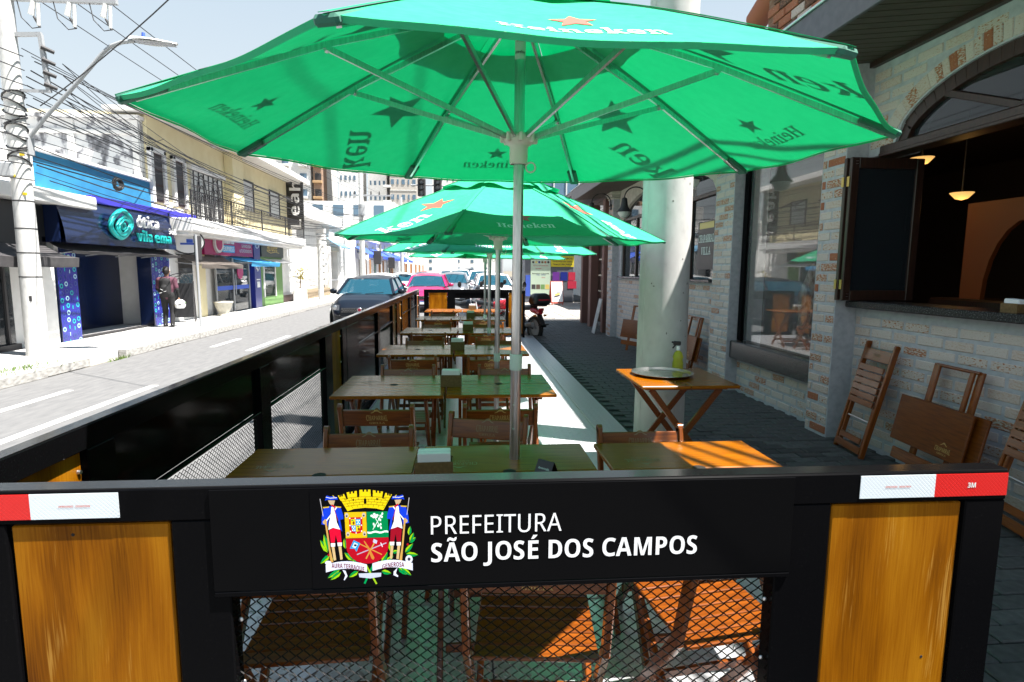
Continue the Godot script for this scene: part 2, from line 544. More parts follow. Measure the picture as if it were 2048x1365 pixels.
	nmat("kerb_stone", [[0.0, lin(0.20, 0.19, 0.18)], [0.5, lin(0.36, 0.35, 0.33)], [1.0, lin(0.46, 0.45, 0.43)]], V(0.9, 2, 0.9), 0.9, 0.03, 5, true, 0.4)
	nmat("road_paint", [[0.0, lin(0.22, 0.22, 0.21)], [0.3, lin(0.48, 0.48, 0.46)], [1.0, lin(0.62, 0.62, 0.6)]], V(2, 2, 0.7), 0.8, 0.04, 5)
	nmat("earth", [[0.0, lin(0.10, 0.085, 0.06)], [1.0, lin(0.20, 0.18, 0.14)]], V(0.3, 0.3, 0.3), 0.95)
	# tread plate: rows of short raised bars, each turned across its neighbour
	var tp := mat("tread_plate", lin(0.68, 0.69, 0.70), 0.42, 0.6)
	var im := Image.create(128, 128, false, Image.FORMAT_RGBA8)
	im.fill(Color(0.2, 0.2, 0.2))
	for yy in 128:
		for xx in 128:
			var h := 0.0
			for c in [[32, 32, 1], [96, 96, 1], [32, 96, -1], [96, 32, -1]]:
				var dx: float = xx - c[0]; var dy: float = yy - c[1]
				var a: float = (dx + dy * c[2]) * 0.7071; var b: float = (dx - dy * c[2]) * 0.7071
				h = maxf(h, 1.0 - pow(a / 30.0, 2.0) - pow(b / 8.0, 2.0))
			h = clampf(h * 1.6, 0, 1)
			im.set_pixel(xx, yy, Color(0.1 + 0.9 * h, 0.1 + 0.9 * h, 0.1 + 0.9 * h))
	tp.heightmap_enabled = true; tp.heightmap_texture = ImageTexture.create_from_image(im); tp.heightmap_scale = 0.9
	tp.uv1_triplanar = true; tp.uv1_world_triplanar = true; tp.uv1_scale = V(8, 8, 8)
	tp.roughness_texture = noise_tex(33, 0.03, 4, [[0.0, Color(0.6, 0.6, 0.6)], [1, Color(1, 1, 1)]])
	# left-hand street
	nmat("white_wall", [[0.0, lin(0.66, 0.65, 0.63)], [1.0, lin(0.80, 0.79, 0.77)]], V(0.4, 0.4, 0.4), 0.85, 0.02, 5)
	nmat("mouldy_wall", [[0.0, lin(0.07, 0.07, 0.075)], [0.22, lin(0.16, 0.16, 0.17)], [0.36, lin(0.34, 0.34, 0.36)], [0.46, lin(0.66, 0.66, 0.66)], [1.0, lin(0.74, 0.73, 0.72)]], V(0.33, 0.24, 0.33), 0.9, 0.014, 6, true, 0.0, 512)
	nmat("blue_wall", [[0.0, lin(0.018, 0.17, 0.34)], [1.0, lin(0.03, 0.24, 0.43)]], V(0.4, 0.4, 0.4), 0.7, 0.02, 5)
	nmat("yellow_wall", [[0.0, lin(0.72, 0.63, 0.38)], [1.0, lin(0.78, 0.70, 0.46)]], V(0.4, 0.4, 0.4), 0.85, 0.02, 5)
	mat("navy_panel", lin(0.008, 0.016, 0.055), 0.18)
	mat("purple_strip", lin(0.05, 0.045, 0.45), 0.4)
	mat("teal_sign", lin(0.01, 0.42, 0.40), 0.35)
	mat("white_sign", lin(0.72, 0.72, 0.72), 0.4)
	nmat("charcoal_awning", [[0.0, lin(0.045, 0.042, 0.045)], [1.0, lin(0.07, 0.066, 0.068)]], V(1, 1, 1), 0.85)
	nmat("taupe_awning", [[0.0, lin(0.12, 0.10, 0.085)], [1.0, lin(0.17, 0.145, 0.125)]], V(1, 1, 1), 0.85)
	mat("sky_awning", lin(0.05, 0.33, 0.62), 0.7)
	mat("royal_awning", lin(0.035, 0.09, 0.45), 0.7)
	mat("magenta_sign", lin(0.42, 0.006, 0.11), 0.2)
	mat("royal_panel", lin(0.015, 0.025, 0.20), 0.3)
	mat("dark_green_sign", lin(0.025, 0.04, 0.032), 0.4)
	mat("leaf_green_wall", lin(0.13, 0.25, 0.08), 0.7)
	mat("gold_sign", lin(0.55, 0.42, 0.12), 0.4)
	mat("black_sign", lin(0.014, 0.014, 0.015), 0.4)
	mat("iron", lin(0.035, 0.033, 0.035), 0.6)
	mat("curtain", lin(0.62, 0.62, 0.60), 0.9)
	mat("brown_shutter", lin(0.05, 0.028, 0.025), 0.6)
	mat("grey_steel", lin(0.32, 0.33, 0.34), 0.45)
	mat("cable_black", lin(0.02, 0.02, 0.022), 0.6)
	mat("terracotta", lin(0.33, 0.10, 0.045), 0.7)
	mat("lamp_white", lin(0.6, 0.6, 0.58), 0.4)
	nmat("grass", [[0.0, lin(0.05, 0.10, 0.015)], [1.0, lin(0.13, 0.19, 0.03)]], V(4, 4, 4), 0.9)

# stained veneer: fine upright grain, wandering figure, worn and darkened strokes of the brush
func plywood_picture() -> ImageTexture:
	var n := 512
	var im := Image.create(n, n, false, Image.FORMAT_RGBA8)
	var f := FastNoiseLite.new()
	f.seed = 11; f.frequency = 1.0; f.fractal_octaves = 3; f.noise_type = FastNoiseLite.TYPE_SIMPLEX_SMOOTH
	var dark := Vector3(0.085, 0.024, 0.001); var mid := Vector3(0.22, 0.074, 0.002); var light := Vector3(0.33, 0.135, 0.006); var bare := Vector3(0.40, 0.22, 0.045)
	for y in n:
		for x in n:
			var u := x / float(n); var w := y / float(n)
			# blend two shifted samples so that the picture repeats without a seam
			var v := 0.0; var g := 0.0; var s := 0.0
			for k in 2:
				var uu := u + k; var ww := minf(w, 1.0) 
				var share := (1.0 - u) if k == 1 else u
				var warp := f.get_noise_2d(uu * 2.0 + 5.0, ww * 1.2) * 0.14
				v += share * f.get_noise_2d(uu * 4.5 + warp, ww * 0.9)
				g += share * f.get_noise_2d(uu * 150.0 + warp * 14.0, ww * 3.0 + 9.0)
				s += share * f.get_noise_2d(uu * 9.0 + 31.0 + warp, ww * 1.3 + 3.0)
			var t := clampf(0.5 + v * 0.8 + g * 0.3, 0.0, 1.0)
			var c := dark.lerp(mid, clampf(t * 2.0, 0, 1)) if t < 0.5 else mid.lerp(light, clampf(t * 2.0 - 1.0, 0, 1))
			c = c.lerp(bare, clampf((s + g * 0.5 - 0.40) * 2.0, 0.0, 0.6))
			c = c.lerp(dark, clampf((-s - g * 0.35 - 0.38) * 2.2, 0.0, 0.8))
			im.set_pixel(x, y, lin(c.x, c.y, c.z))
	return ImageTexture.create_from_image(im)

func build_ground() -> void:
	var fl := func(x0: float, x1: float, z0: float, z1: float, y: float) -> MB:
		return MB.new().quad(V(x0, y, z0), V(x1, y, z0), V(x1, y, z1), V(x0, y, z1))
	struct("ground", fl.call(-420.0, 420.0, 30.0, -800.0, -0.03), mats.earth)
	# the road, with the patched and worn surface of an old street
	struct("road", fl.call(-6.36, 1.5, 14.0, -330.0, 0.0), mats.asphalt)
	for d in [[-4.45, -4.9, -8.4], [-4.45, -11.9, -14.6], [-4.45, -22.0, -25.0], [-5.41, -5.0, -8.1], [-5.41, -12.5, -14.0]]:
		struct("road_marking", fl.call(d[0] - 0.06, d[0] + 0.06, d[1], d[2], 0.004), mats.road_paint)
	# far pavement: kerb stones, slab surface
	var lp := struct("pavement_left", MB.new().box(V(-8.35, 0.06, -70), V(3.68, 0.18, 160)), mats.pale_concrete)
	for i in 44:
		var z := -6.6 - i * 1.0
		var y := 0.005 * sin(i * 2.3)
		if z < -10.5 and z > -11.2: continue
		bx(lp, "kerb_stone", mats.kerb_stone, V(-6.43 + 0.012 * sin(i * 1.7), 0.078 + y, z), V(0.16, 0.16, 0.985), 0.014)
	# slab joints of the far pavement: grooves between poured slabs, built as separate slabs
	for i in 26:
		for j in 2:
			bx(lp, "pavement_slab", mats.pale_concrete, V(-6.52 - 0.41 - j * 0.815, 0.152 + 0.003 * sin(i * 1.9 + j), -6.5 - i * 1.2), V(0.80, 0.02, 1.185), 0.004)
	# near pavement along the restaurant
	var rp := struct("pavement_right", MB.new().box(V(6.1, 0.05, -60), V(9.16, 0.16, 150)), mats.paver_joint)
	var stones := []
	for i in 150:
		for j in 9:
			var z := -1.2 - i * 0.112
			var x := 1.66 + j * 0.222 + (0.111 if i % 2 else 0.0)
			if x > 3.45: continue
			stones.append([Vector2(x - 0.6, z + 2.2).length(), x, z])
	stones.sort_custom(func(a, b): return a[0] < b[0])
	var unit := MB.new().box(Vector3.ZERO, V(0.214, 0.04, 0.104), Basis(), 0.006)
	var pm := unit.mesh()
	var rest := MB.new()
	for k in stones.size():
		var s: Array = stones[k]
		var b := Basis(V(0, 1, 0), rng.randf_range(-0.02, 0.02)) * Basis(V(0, 0, 1), rng.randf_range(-0.012, 0.012))
		var at := V(s[1], 0.128 + rng.randf_range(-0.004, 0.003), s[2])
		if k < 300: part(rp, "paver", pm, mats["paver_%d" % rng.randi_range(0, 3)], at, b)
		else: rest.add(unit, Transform3D(b, at))
	part(rp, "paver_field", rest, mats.paver_1).set_meta("kind", "stuff")
	# sunlit square tiles further along
	var tm := MB.new().box(Vector3.ZERO, V(0.385, 0.03, 0.385), Basis(), 0.006).mesh()
	for i in 26:
		for j in 9:
			part(rp, "tile", tm, mats["pale_tile_%d" % rng.randi_range(0, 2)], V(1.78 + j * 0.4, 0.131 + rng.randf_range(-0.003, 0.003), -18.1 - i * 0.4))
	bx(rp, "kerb_stone", mats.kerb_stone, V(1.55, 0.06, -21), V(0.14, 0.15, 15.0), 0.015)
	# the deck of the parklet: tread plates in a row and a bent edge strip towards the pavement
	var dk := struct("parklet_deck", MB.new().box(V(0.1, 0.05, -7.15), V(2.3, 0.1, 12.2)), mats.black_paint)
	for i in 10:
		for j in 2:
			bx(dk, "tread_plate", mats.tread_plate, V(-0.48 + j * 1.152, 0.128 + 0.001 * (i % 2), -1.87 - i * 1.2), V(1.146, 0.04, 1.194), 0.003)
	for i in 5:
		bx(dk, "edge_strip", mats.tread_plate, V(1.375, 0.150, -2.45 - i * 2.4), V(0.30, 0.012, 2.392), 0.003, Basis(V(0, 0, 1), -0.05))
	# tufts of weed and grass in the gutter
	var gb := MB.new()
	for k in 420:
		var cz := -9.0 + rng.randfn(0, 0.34)
		var cx := -6.62 + rng.randfn(0, 0.13)
		if k > 330:
			cx = -6.33 + rng.randfn(0, 0.02); cz = -10.85 + rng.randfn(0, 0.18)
		var h := rng.randf_range(0.03, 0.09)
		var t := rng.randf() * TAU
		var d := V(cos(t), 0, sin(t))
		var lean := V(rng.randfn(0, 0.03), 0, rng.randfn(0, 0.03))
		var p0 := V(cx, 0.15 if k <= 330 else 0.0, cz)
		gb.tri(p0 - d * 0.006, p0 + d * 0.006, p0 + lean + V(0, h, 0))
	var go := solo("grass", "green weeds growing on the kerb edge near the street pole", "grass", gb, mats.grass)
	go.set_meta("kind", "stuff")

# expanded metal: zigzag strands that touch at the knots; local xy plane, origin at the lower left corner
func expanded_metal(w: float, h: float, px: float, py: float, t: float) -> MB:
	var mb := MB.new()
	var nx := int(w / px); var ny := int(h / py) * 2
	for i in nx + 1:
		for j in ny:
			var s := 1.0 if (i + j) % 2 == 0 else -1.0
			var a := V(i * px + s * px * 0.46, j * py * 0.5, s * 0.0016)
			var b := V(i * px - s * px * 0.46, (j + 1) * py * 0.5, -s * 0.0016)
			var d := (b - a).normalized()
			var r := V(d.y, -d.x, 0) * t * 0.5
			var f := V(0, 0, t * 0.8)
			mb.quad(a - r, b - r, b + f, a + f)
			mb.quad(a + f, b + f, b + r, a + r)
			mb.quad(a + r, b + r, b - r, a - r)
	return mb

# one barrier panel: local x along it, y up from the road, z towards the viewer's face
func barrier_frame(w: float, woods: Array, meshes: Array, h := 1.212) -> MB:
	var mb := MB.new()
	mb.box(V(w / 2, 0.16, -0.025), V(w, 0.12, 0.046), Basis(), 0.003)
	var x := 0.0
	var cuts := []
	for q in woods: cuts.append([q[0] + 0.012, q[1] - 0.012])
	for q in meshes: cuts.append(q)
	cuts.sort_custom(func(a, b): return a[0] < b[0])
	for q in cuts:
		if q[0] - x > 0.01: mb.box(V((x + q[0]) / 2, 0.68, -0.025), V(q[0] - x, h - 0.072 - 0.22, 0.048), Basis(), 0.003)
		x = q[1]
	if w - x > 0.01: mb.box(V((x + w) / 2, 0.68, -0.025), V(w - x, h - 0.072 - 0.22, 0.048), Basis(), 0.003)
	return mb

var fence_mesh: ArrayMesh
func top_rail(t: Node3D, w: float, h := 1.212) -> void:
	part(t, "top_rail", MB.new().box(V(w / 2, h - 0.036, -0.025), V(w, 0.072, 0.05), Basis(), 0.003), mats.black_paint)
	part(t, "sky_gloss_sheet", MB.new().box(V(w / 2, h + 0.001, -0.025), V(w - 0.004, 0.003, 0.044)), mats.glossy_black)  # added glossy sheet, so only the rail top mirrors the sky

func build_barriers() -> void:
	# ---- front barrier, facing the camera at z = -1.2
	var X0 := -1.055
	var W := 2.323
	var t := thing("parklet_barrier", "black steel parklet barrier with city crest, white lettering and two wood panels", "barrier", V(X0, 0, -1.2))
	top_rail(t, W)
	part(t, "frame", barrier_frame(W, [[0.092, 0.442], [1.88, 2.235]], [[0.545, 1.765]]), mats.black_paint)
	# sheet with crest and lettering over the mesh opening
	var bandw := 1.284
	bx(t, "name_plate", mats.black_vinyl, V(0.513 + bandw / 2, 1.0945, 0.0035), V(bandw, 0.2275, 0.004), 0.0012)
	bx(t, "plate_rim", mats.black_paint, V(0.513 + bandw / 2, 0.974, -0.004), V(bandw, 0.012, 0.02), 0.002)
	var ex := part(t, "expanded_metal", expanded_metal(1.22, 0.75, 0.0163, 0.0245, 0.0031), mats.black_mesh, V(0.545, 0.225, -0.03))
	ex.set_meta("kind", "stuff")
	for yy in [0.9, 0.75, 0.6]:
		for xx in [0.555, 1.757]:
			part(t, "bolt", MB.new().lathe([Vector2(0.0055, 0), Vector2(0.005, 0.003), Vector2(0.0, 0.004)], 8), mats.bolt_steel, V(xx, yy, -0.022), Basis(V(1, 0, 0), PI / 2))
	for q in [[0.092, 0.442], [1.88, 2.235]]:
		var cx: float = (q[0] + q[1]) / 2
		bx(t, "wood_panel", mats.stained_plywood, V(cx, 0.68, -0.016), V(q[1] - q[0] - 0.035, 0.91, 0.018), 0.003)
		for kx in [-0.1]:
			part(t, "knot", MB.new().cyl(V(0, 0, 0), V(0, 0, 0.0012), 0.0045, 0.003, 8), mats.dark_hole, V(cx + kx * 0.32 + (0.13 if cx > 1 else -0.005), 1.113 if cx < 1 else 0.742, -0.0075))
	for s in [[0.0, 0.157, 0.331, -1], [2.323 - 0.367, 2.323 - 0.184, 2.32, 1]]:
		var red := mat("reflective_red", lin(0.55, 0.008, 0.006), 0.3)
		var wht := mat("reflective_white", lin(0.60, 0.66, 0.70), 0.3)
		if not wht.heightmap_enabled:
			for m: StandardMaterial3D in [red, wht]:
				m.heightmap_enabled = true; m.heightmap_texture = honeycomb(); m.heightmap_scale = 0.06
				m.uv1_triplanar = true; m.uv1_world_triplanar = true; m.uv1_scale = V(55, 55, 55)
		var tape := bx(t, "reflective_tape", red if s[3] < 0 else wht, V((s[0] + s[1]) / 2, 1.179, 0.0012), V(s[1] - s[0], 0.054, 0.0016))
		var tape2 := bx(t, "reflective_tape", wht if s[3] < 0 else red, V((s[1] + s[2]) / 2, 1.179, 0.0012), V(s[2] - s[1], 0.054, 0.0016))
		var wt := tape2 if s[3] < 0 else tape
		letters(wt, "lettering", "APROVADO   DENATRAN", sans_bold, 0.0042, mats.print_red, V(0, 0, 0.0016), Vector3.RIGHT, Vector3.UP, 0.062)
		if s[3] > 0: letters(tape2, "lettering", "3M", sans_bold, 0.012, mats.print_white, V(0, 0, 0.0016), Vector3.RIGHT, Vector3.UP, 0.02)
	letters(t, "lettering", "PREFEITURA", sans, 0.0415, mats.white_vinyl, V(-0.08 - X0 + 0.1435, 1.118, 0.0065), Vector3.RIGHT, Vector3.UP, 0.287)
	letters(t, "lettering", "SÃO JOSÉ DOS CAMPOS", sans_bold, 0.0425, mats.white_vinyl, V(-0.08 - X0 + 0.299, 1.0555, 0.0065), Vector3.RIGHT, Vector3.UP, 0.598)
	build_crest(t, -X0)
	# ---- street-side fence: three modules along x = -1.08
	fence_mesh = expanded_metal(1.27, 0.56, 0.0163, 0.0245, 0.0028).mesh()
	var names := ["black steel fence section beside the nearest tables, between parklet and road", "black steel fence section beside the middle tables, between parklet and road", "black steel fence section at the far end, between parklet and road"]
	var zs := [-1.26, -5.33, -9.36]
	for k in 3:
		var o := thing("side_fence", names[k], "fence", V(-1.105, 0, zs[k]), PI / 2, "street-side fence sections")
		var L := 4.05
		var woods := [[0.10, 0.46], [3.48, 3.9]] if k != 1 else [[3.33, 3.8]]
		var ms := [[0.58, 1.85], [2.0, 3.27]]
		part(o, "frame", barrier_frame(L, woods, ms, 1.215), mats.black_paint)
		top_rail(o, L, 1.215)
		for m in ms:
			bx(o, "upper_plate", mats.black_vinyl, V((m[0] + m[1]) / 2, 1.025, -0.028), V(m[1] - m[0], 0.24, 0.006))
			bx(o, "plate_lip", mats.black_vinyl, V((m[0] + m[1]) / 2, 0.898, -0.014), V(m[1] - m[0], 0.012, 0.024), 0.002)
			if k > 0 and m[0] < 1.0: bx(o, "lower_plate", mats.black_vinyl, V((m[0] + m[1]) / 2, 0.55, -0.028), V(m[1] - m[0], 0.68, 0.006))
			else: part(o, "expanded_metal", fence_mesh, mats.black_mesh, V(m[0], 0.33, -0.03)).set_meta("kind", "stuff")
		for q in woods:
			bx(o, "wood_panel", mats.stained_plywood, V((q[0] + q[1]) / 2, 0.68, -0.03), V(q[1] - q[0] - 0.03, 0.92, 0.02), 0.003)
			for yy in [1.08, 0.85, 0.62]:
				part(o, "bolt", MB.new().cyl(V(0, 0, 0), V(0, 0, 0.008), 0.008, 0.006, 8), mats.bolt_steel, V(q[1] - 0.03, yy, -0.02))
	# ---- far barrier and the short return on the pavement side
	var f := thing("parklet_barrier", "black steel barrier closing the far end of the parklet near the motorcycles", "barrier", V(-1.0, 0, -13.36))
	top_rail(f, 2.32)
	part(f, "frame", barrier_frame(2.32, [[0.1, 0.55], [1.95, 2.24]], [[0.72, 1.9]]), mats.black_paint)
	bx(f, "upper_plate", mats.black_vinyl, V(1.31, 1.08, -0.02), V(1.18, 0.14, 0.006))
	bx(f, "wood_panel", mats.stained_plywood, V(0.325, 0.68, -0.02), V(0.42, 0.92, 0.02), 0.003)
	bx(f, "wood_panel", mats.stained_plywood, V(2.095, 0.68, -0.02), V(0.26, 0.92, 0.02), 0.003)
	for xx in [0.11, 0.54, 1.97]:
		for yy in [1.05, 0.7]: part(f, "bolt", MB.new().cyl(V(0, 0, 0), V(0, 0, 0.012), 0.012, 0.01, 8), mats.bolt_steel, V(xx, yy, 0.0))
	var r := thing("return_panel", "short black barrier with wood panel at far right corner of the parklet", "barrier", V(1.29, 0, -12.75), PI / 2)
	top_rail(r, 0.6, 1.21)
	part(r, "frame", barrier_frame(0.6, [[0.08, 0.52]], [], 1.21), mats.black_paint)
	bx(r, "wood_panel", mats.stained_plywood, V(0.3, 0.68, -0.03), V(0.40, 0.90, 0.02), 0.003)

func honeycomb() -> ImageTexture:
	if texts.has("honeycomb"): return texts.honeycomb
	var im := Image.create(64, 64, false, Image.FORMAT_RGBA8)
	for y in 64:
		for x in 64:
			var a: float = absf(sin(PI * (x + y) / 32.0)); var b: float = absf(sin(PI * (x - y) / 32.0))
			var h := clampf(minf(a, b) * 3.0, 0, 1)
			im.set_pixel(x, y, Color(h, h, h))
	texts.honeycomb = ImageTexture.create_from_image(im)
	return texts.honeycomb

# ---- the printed crest: flat colour print on the name plate, drawn as polygons into one picture
func fill(im: Image, pts: Array, c: Color) -> void:
	var k := 0.5
	var lo := 1e9; var hi := -1e9
	for p: Vector2 in pts: lo = minf(lo, p.y * k); hi = maxf(hi, p.y * k)
	for y in range(maxi(0, int(lo)), mini(im.get_height(), int(hi) + 1)):
		var xs := []
		var yy := y + 0.5
		for i in pts.size():
			var a: Vector2 = pts[i] * k; var b: Vector2 = pts[(i + 1) % pts.size()] * k
			if (a.y <= yy) != (b.y <= yy): xs.append(a.x + (yy - a.y) / (b.y - a.y) * (b.x - a.x))
		xs.sort()
		for i in range(0, xs.size() - 1, 2):
			var x0 := int(round(xs[i])); var x1 := int(round(xs[i + 1]))
			if x1 > x0: im.fill_rect(Rect2i(x0, y, x1 - x0, 1), c)
func pts(a: Array) -> Array:
	var o := []
	for i in range(0, a.size(), 2): o.append(Vector2(a[i], a[i + 1]))
	return o
func line(im: Image, a: Vector2, b: Vector2, w: float, c: Color) -> void:
	var d := (b - a).normalized().orthogonal() * w * 0.5
	fill(im, [a - d, a + d, b + d, b - d], c)
func ell(im: Image, c: Vector2, rx: float, ry: float, col: Color) -> void:
	var o := []
	for i in 16: o.append(c + Vector2(cos(TAU * i / 16) * rx, sin(TAU * i / 16) * ry))
	fill(im, o, col)
func leaf(im: Image, a: Vector2, b: Vector2, w: float) -> void:
	var d := b - a
	var s := d.normalized().orthogonal() * w
	fill(im, [a, a + d * 0.3 + s * 0.9, a + d * 0.65 + s * 0.75, b, a + d * 0.5], Color8(150, 200, 20))
	fill(im, [a, a + d * 0.5, b, a + d * 0.65 - s * 0.75, a + d * 0.3 - s * 0.9], Color8(0, 150, 70))
	line(im, a, b, 5, Color8(10, 60, 20))

func soldier(im: Image, ox: float, oy: float, fl: float, lit: bool) -> void:
	var q := func(a: Array) -> Array:
		var o := []
		for i in range(0, a.size(), 2): o.append(Vector2(ox + a[i] * fl, oy + a[i + 1]))
		return o
	var blue := Color8(20, 60, 205); var red := Color8(215, 15, 50) if lit else Color8(150, 15, 35); var cream := Color8(205, 175, 125); var white := Color8(235, 235, 240); var skin := Color8(190, 165, 130)
	fill(im, q.call([-55, 0, -35, 40, 0, 75, 25, 60, 45, 5]), skin)
	fill(im, q.call([-95, 5, -70, -60, -20, -45, 30, -50, 75, -35, 85, -5, 40, -5, 0, 0, -50, -8]), blue)
	line(im, Vector2(ox - 80 * fl, oy - 40), Vector2(ox - 20 * fl, oy - 25), 8, white)
	line(im, Vector2(ox - 20 * fl, oy - 25), Vector2(ox + 70 * fl, oy - 30), 8, white)
	line(im, Vector2(ox + 15 * fl, oy - 60), Vector2(ox + 45 * fl, oy - 25), 8, Color8(230, 200, 20))
	fill(im, q.call([-110, 90, -20, 75, 40, 75, 120, 95, 150, 190, 155, 240, 110, 250, 100, 210, 120, 330, 130, 400, 95, 360, 75, 230, 0, 100, -50, 230, -70, 330, -100, 240, -150, 260, -140, 180]), blue)
	line(im, Vector2(ox - 125 * fl, oy + 92), Vector2(ox - 40 * fl, oy + 85), 16, Color8(205, 170, 50))
	line(im, Vector2(ox + 40 * fl, oy + 85), Vector2(ox + 125 * fl, oy + 92), 16, Color8(205, 170, 50))
	fill(im, q.call([-10, 85, 30, 85, 45, 180, 60, 280, 105, 380, 40, 380, 10, 345, -60, 375, -50, 290, -20, 180]), white)
	line(im, Vector2(ox + 65 * fl, oy + 90), Vector2(ox - 85 * fl, oy + 260), 15, Color8(250, 250, 250))
	line(im, Vector2(ox - 5 * fl, oy + 60), Vector2(ox + 45 * fl, oy + 95), 22, Color8(190, 20, 40))
	line(im, Vector2(ox + 25 * fl, oy + 100), Vector2(ox + 75 * fl, oy + 260), 8, Color8(170, 20, 40))
	fill(im, q.call([-50, 378, 10, 350, 105, 375, 118, 540, 62, 540, 38, 440, 22, 540, -32, 540]), red)
	fill(im, q.call([-35, 545, 28, 545, 25, 590, -32, 590]), white)
	fill(im, q.call([58, 540, 122, 540, 118, 585, 62, 585]), white)
	fill(im, q.call([-25, 592, 15, 592, 35, 760, 0, 770]), cream)
	fill(im, q.call([70, 590, 112, 590, 125, 755, 92, 760]), cream)
	fill(im, q.call([-120, 150, -155, 300, -110, 310, -80, 260]), blue)
	ell(im, Vector2(ox - 105 * fl, oy + 275), 30, 26, skin)
	line(im, Vector2(ox - 160 * fl, oy - 20), Vector2(ox - 125 * fl, oy + 200), 9, Color8(190, 185, 190))
	fill(im, q.call([-110, 240, -85, 240, -40, 620, -5, 790, -45, 790, -65, 620]), Color8(200, 155, 80))

func build_crest(t: Node3D, ox: float) -> void:
	var im := Image.create(819, 683, false, Image.FORMAT_RGBA8)
	im.fill(lin(0.003, 0.003, 0.0034))
	var yel := Color8(228, 200, 20); var ink := Color8(60, 48, 5)
	# laurel branches
	for l in [[225, 870, 120, 700, 40], [225, 860, 175, 625, 38], [250, 900, 110, 1010, 34], [300, 960, 240, 940, 20], [470, 830, 455, 690, 30], [560, 980, 450, 870, 34], [620, 1060, 560, 950, 26], [380, 1090, 200, 1200, 32], [400, 1120, 240, 1225, 34], [640, 1120, 500, 1195, 34], [1090, 880, 1105, 715, 30], [965, 1020, 1060, 880, 34], [1030, 1000, 1140, 935, 28], [960, 1130, 1105, 1165, 34], [1200, 1090, 1320, 1190, 36], [1230, 1080, 1390, 1205, 32], [1310, 915, 1490, 935, 34], [1300, 900, 1420, 780, 34], [1360, 770, 1460, 705, 30], [1370, 760, 1430, 640, 30], [1360, 680, 1380, 555, 30], [1120, 890, 1215, 875, 26], [640, 1020, 720, 1050, 24], [900, 1050, 940, 995, 24]]:
		leaf(im, Vector2(l[0], l[1]), Vector2(l[2], l[3]), l[4])
	line(im, Vector2(850, 1040), Vector2(720, 1285), 26, Color8(0, 150, 80)); line(im, Vector2(745, 1040), Vector2(890, 1295), 24, Color8(150, 190, 30))
	for b in [[232, 900], [1095, 905], [1340, 795]]: ell(im, Vector2(b[0], b[1]), 16, 18, Color8(160, 15, 25))
	# shield
	fill(im, pts([468, 362, 770, 362, 775, 692, 476, 692]), Color8(214, 178, 20))
	fill(im, pts([770, 362, 1065, 362, 1072, 692, 775, 692]), Color8(0, 128, 70))
	var sh := [Vector2(476, 696)]
	for i in 17: sh.append(Vector2(774, 800) + Vector2(-cos(PI * i / 16) * (296 - 6 * sin(PI * i / 16)), sin(PI * i / 16) * 226))
	sh.append(Vector2(1073, 696))
	fill(im, sh, Color8(175, 12, 32))
	fill(im, pts([528, 428, 715, 428, 712, 590, 680, 632, 620, 640, 560, 630, 530, 590]), Color8(190, 20, 30))
	fill(im, pts([552, 450, 618, 450, 618, 530, 552, 530]), yel); fill(im, pts([620, 450, 686, 450, 686, 530, 620, 530]), Color8(30, 150, 215))
	fill(im, pts([552, 532, 618, 532, 618, 612, 575, 605]), Color8(30, 150, 215)); fill(im, pts([620, 532, 686, 532, 670, 605, 620, 612]), yel)
	for d in [[540, 440], [615, 440], [700, 440], [540, 530], [700, 530], [545, 605], [622, 628], [698, 605], [640, 470], [668, 470], [654, 490], [640, 510], [668, 510], [575, 550], [603, 550], [589, 570], [575, 592], [603, 592]]: ell(im, Vector2(d[0], d[1]), 9, 9, Color8(245, 245, 245))
	ell(im, Vector2(590, 500), 14, 22, Color8(120, 60, 20)); ell(im, Vector2(660, 580), 14, 22, Color8(120, 60, 20)); ell(im, Vector2(575, 465), 16, 8, Color8(0, 140, 70)); ell(im, Vector2(650, 545), 16, 8, Color8(0, 140, 70))
	for c in [[498, 402], [734, 402], [508, 640], [738, 640]]:
		ell(im, Vector2(c[0], c[1]), 24, 30, Color8(190, 180, 170)); ell(im, Vector2(c[0], c[1] + 8), 12, 12, Color8(60, 50, 50))
	for c in [[845, 415], [880, 395], [920, 410], [870, 430], [905, 430], [895, 415]]: ell(im, Vector2(c[0], c[1]), 19, 16, Color8(225, 240, 230))
	line(im, Vector2(880, 420), Vector2(970, 575), 9, Color8(225, 240, 230)); line(im, Vector2(990, 390), Vector2(855, 590), 9, Color8(225, 240, 230))
	for c in [[992, 390], [965, 420], [985, 430], [945, 455], [962, 470], [868, 520], [880, 545], [930, 545], [965, 525], [970, 570]]: ell(im, Vector2(c[0], c[1]), 13, 17, Color8(225, 240, 230))
	var wave := []
	for i in 13: wave.append(Vector2(778 + i * 24.3, 612 + 8 * sin(i * 1.05)))
	for i in 13: wave.append(Vector2(778 + (12 - i) * 24.3, 636 + 8 * sin((12 - i) * 1.05)))
	fill(im, wave, Color8(235, 240, 240))
	line(im, Vector2(770, 362), Vector2(774, 694), 5, ink); line(im, Vector2(474, 694), Vector2(1073, 694), 5, ink)
	# weapons and banner on the red field
	line(im, Vector2(625, 905), Vector2(1040, 765), 14, Color8(175, 165, 190)); line(im, Vector2(960, 760), Vector2(985, 815), 12, Color8(225, 225, 235))
	line(im, Vector2(670, 770), Vector2(975, 915), 14, Color8(195, 145, 60)); line(im, Vector2(890, 730), Vector2(750, 962), 18, Color8(195, 150, 70))
	fill(im, pts([723, 735, 735, 730, 800, 820, 870, 955, 850, 980, 825, 960, 780, 840]), Color8(195, 130, 50))
	fill(im, pts([865, 710, 915, 735, 900, 775, 850, 750]), Color8(190, 195, 225))
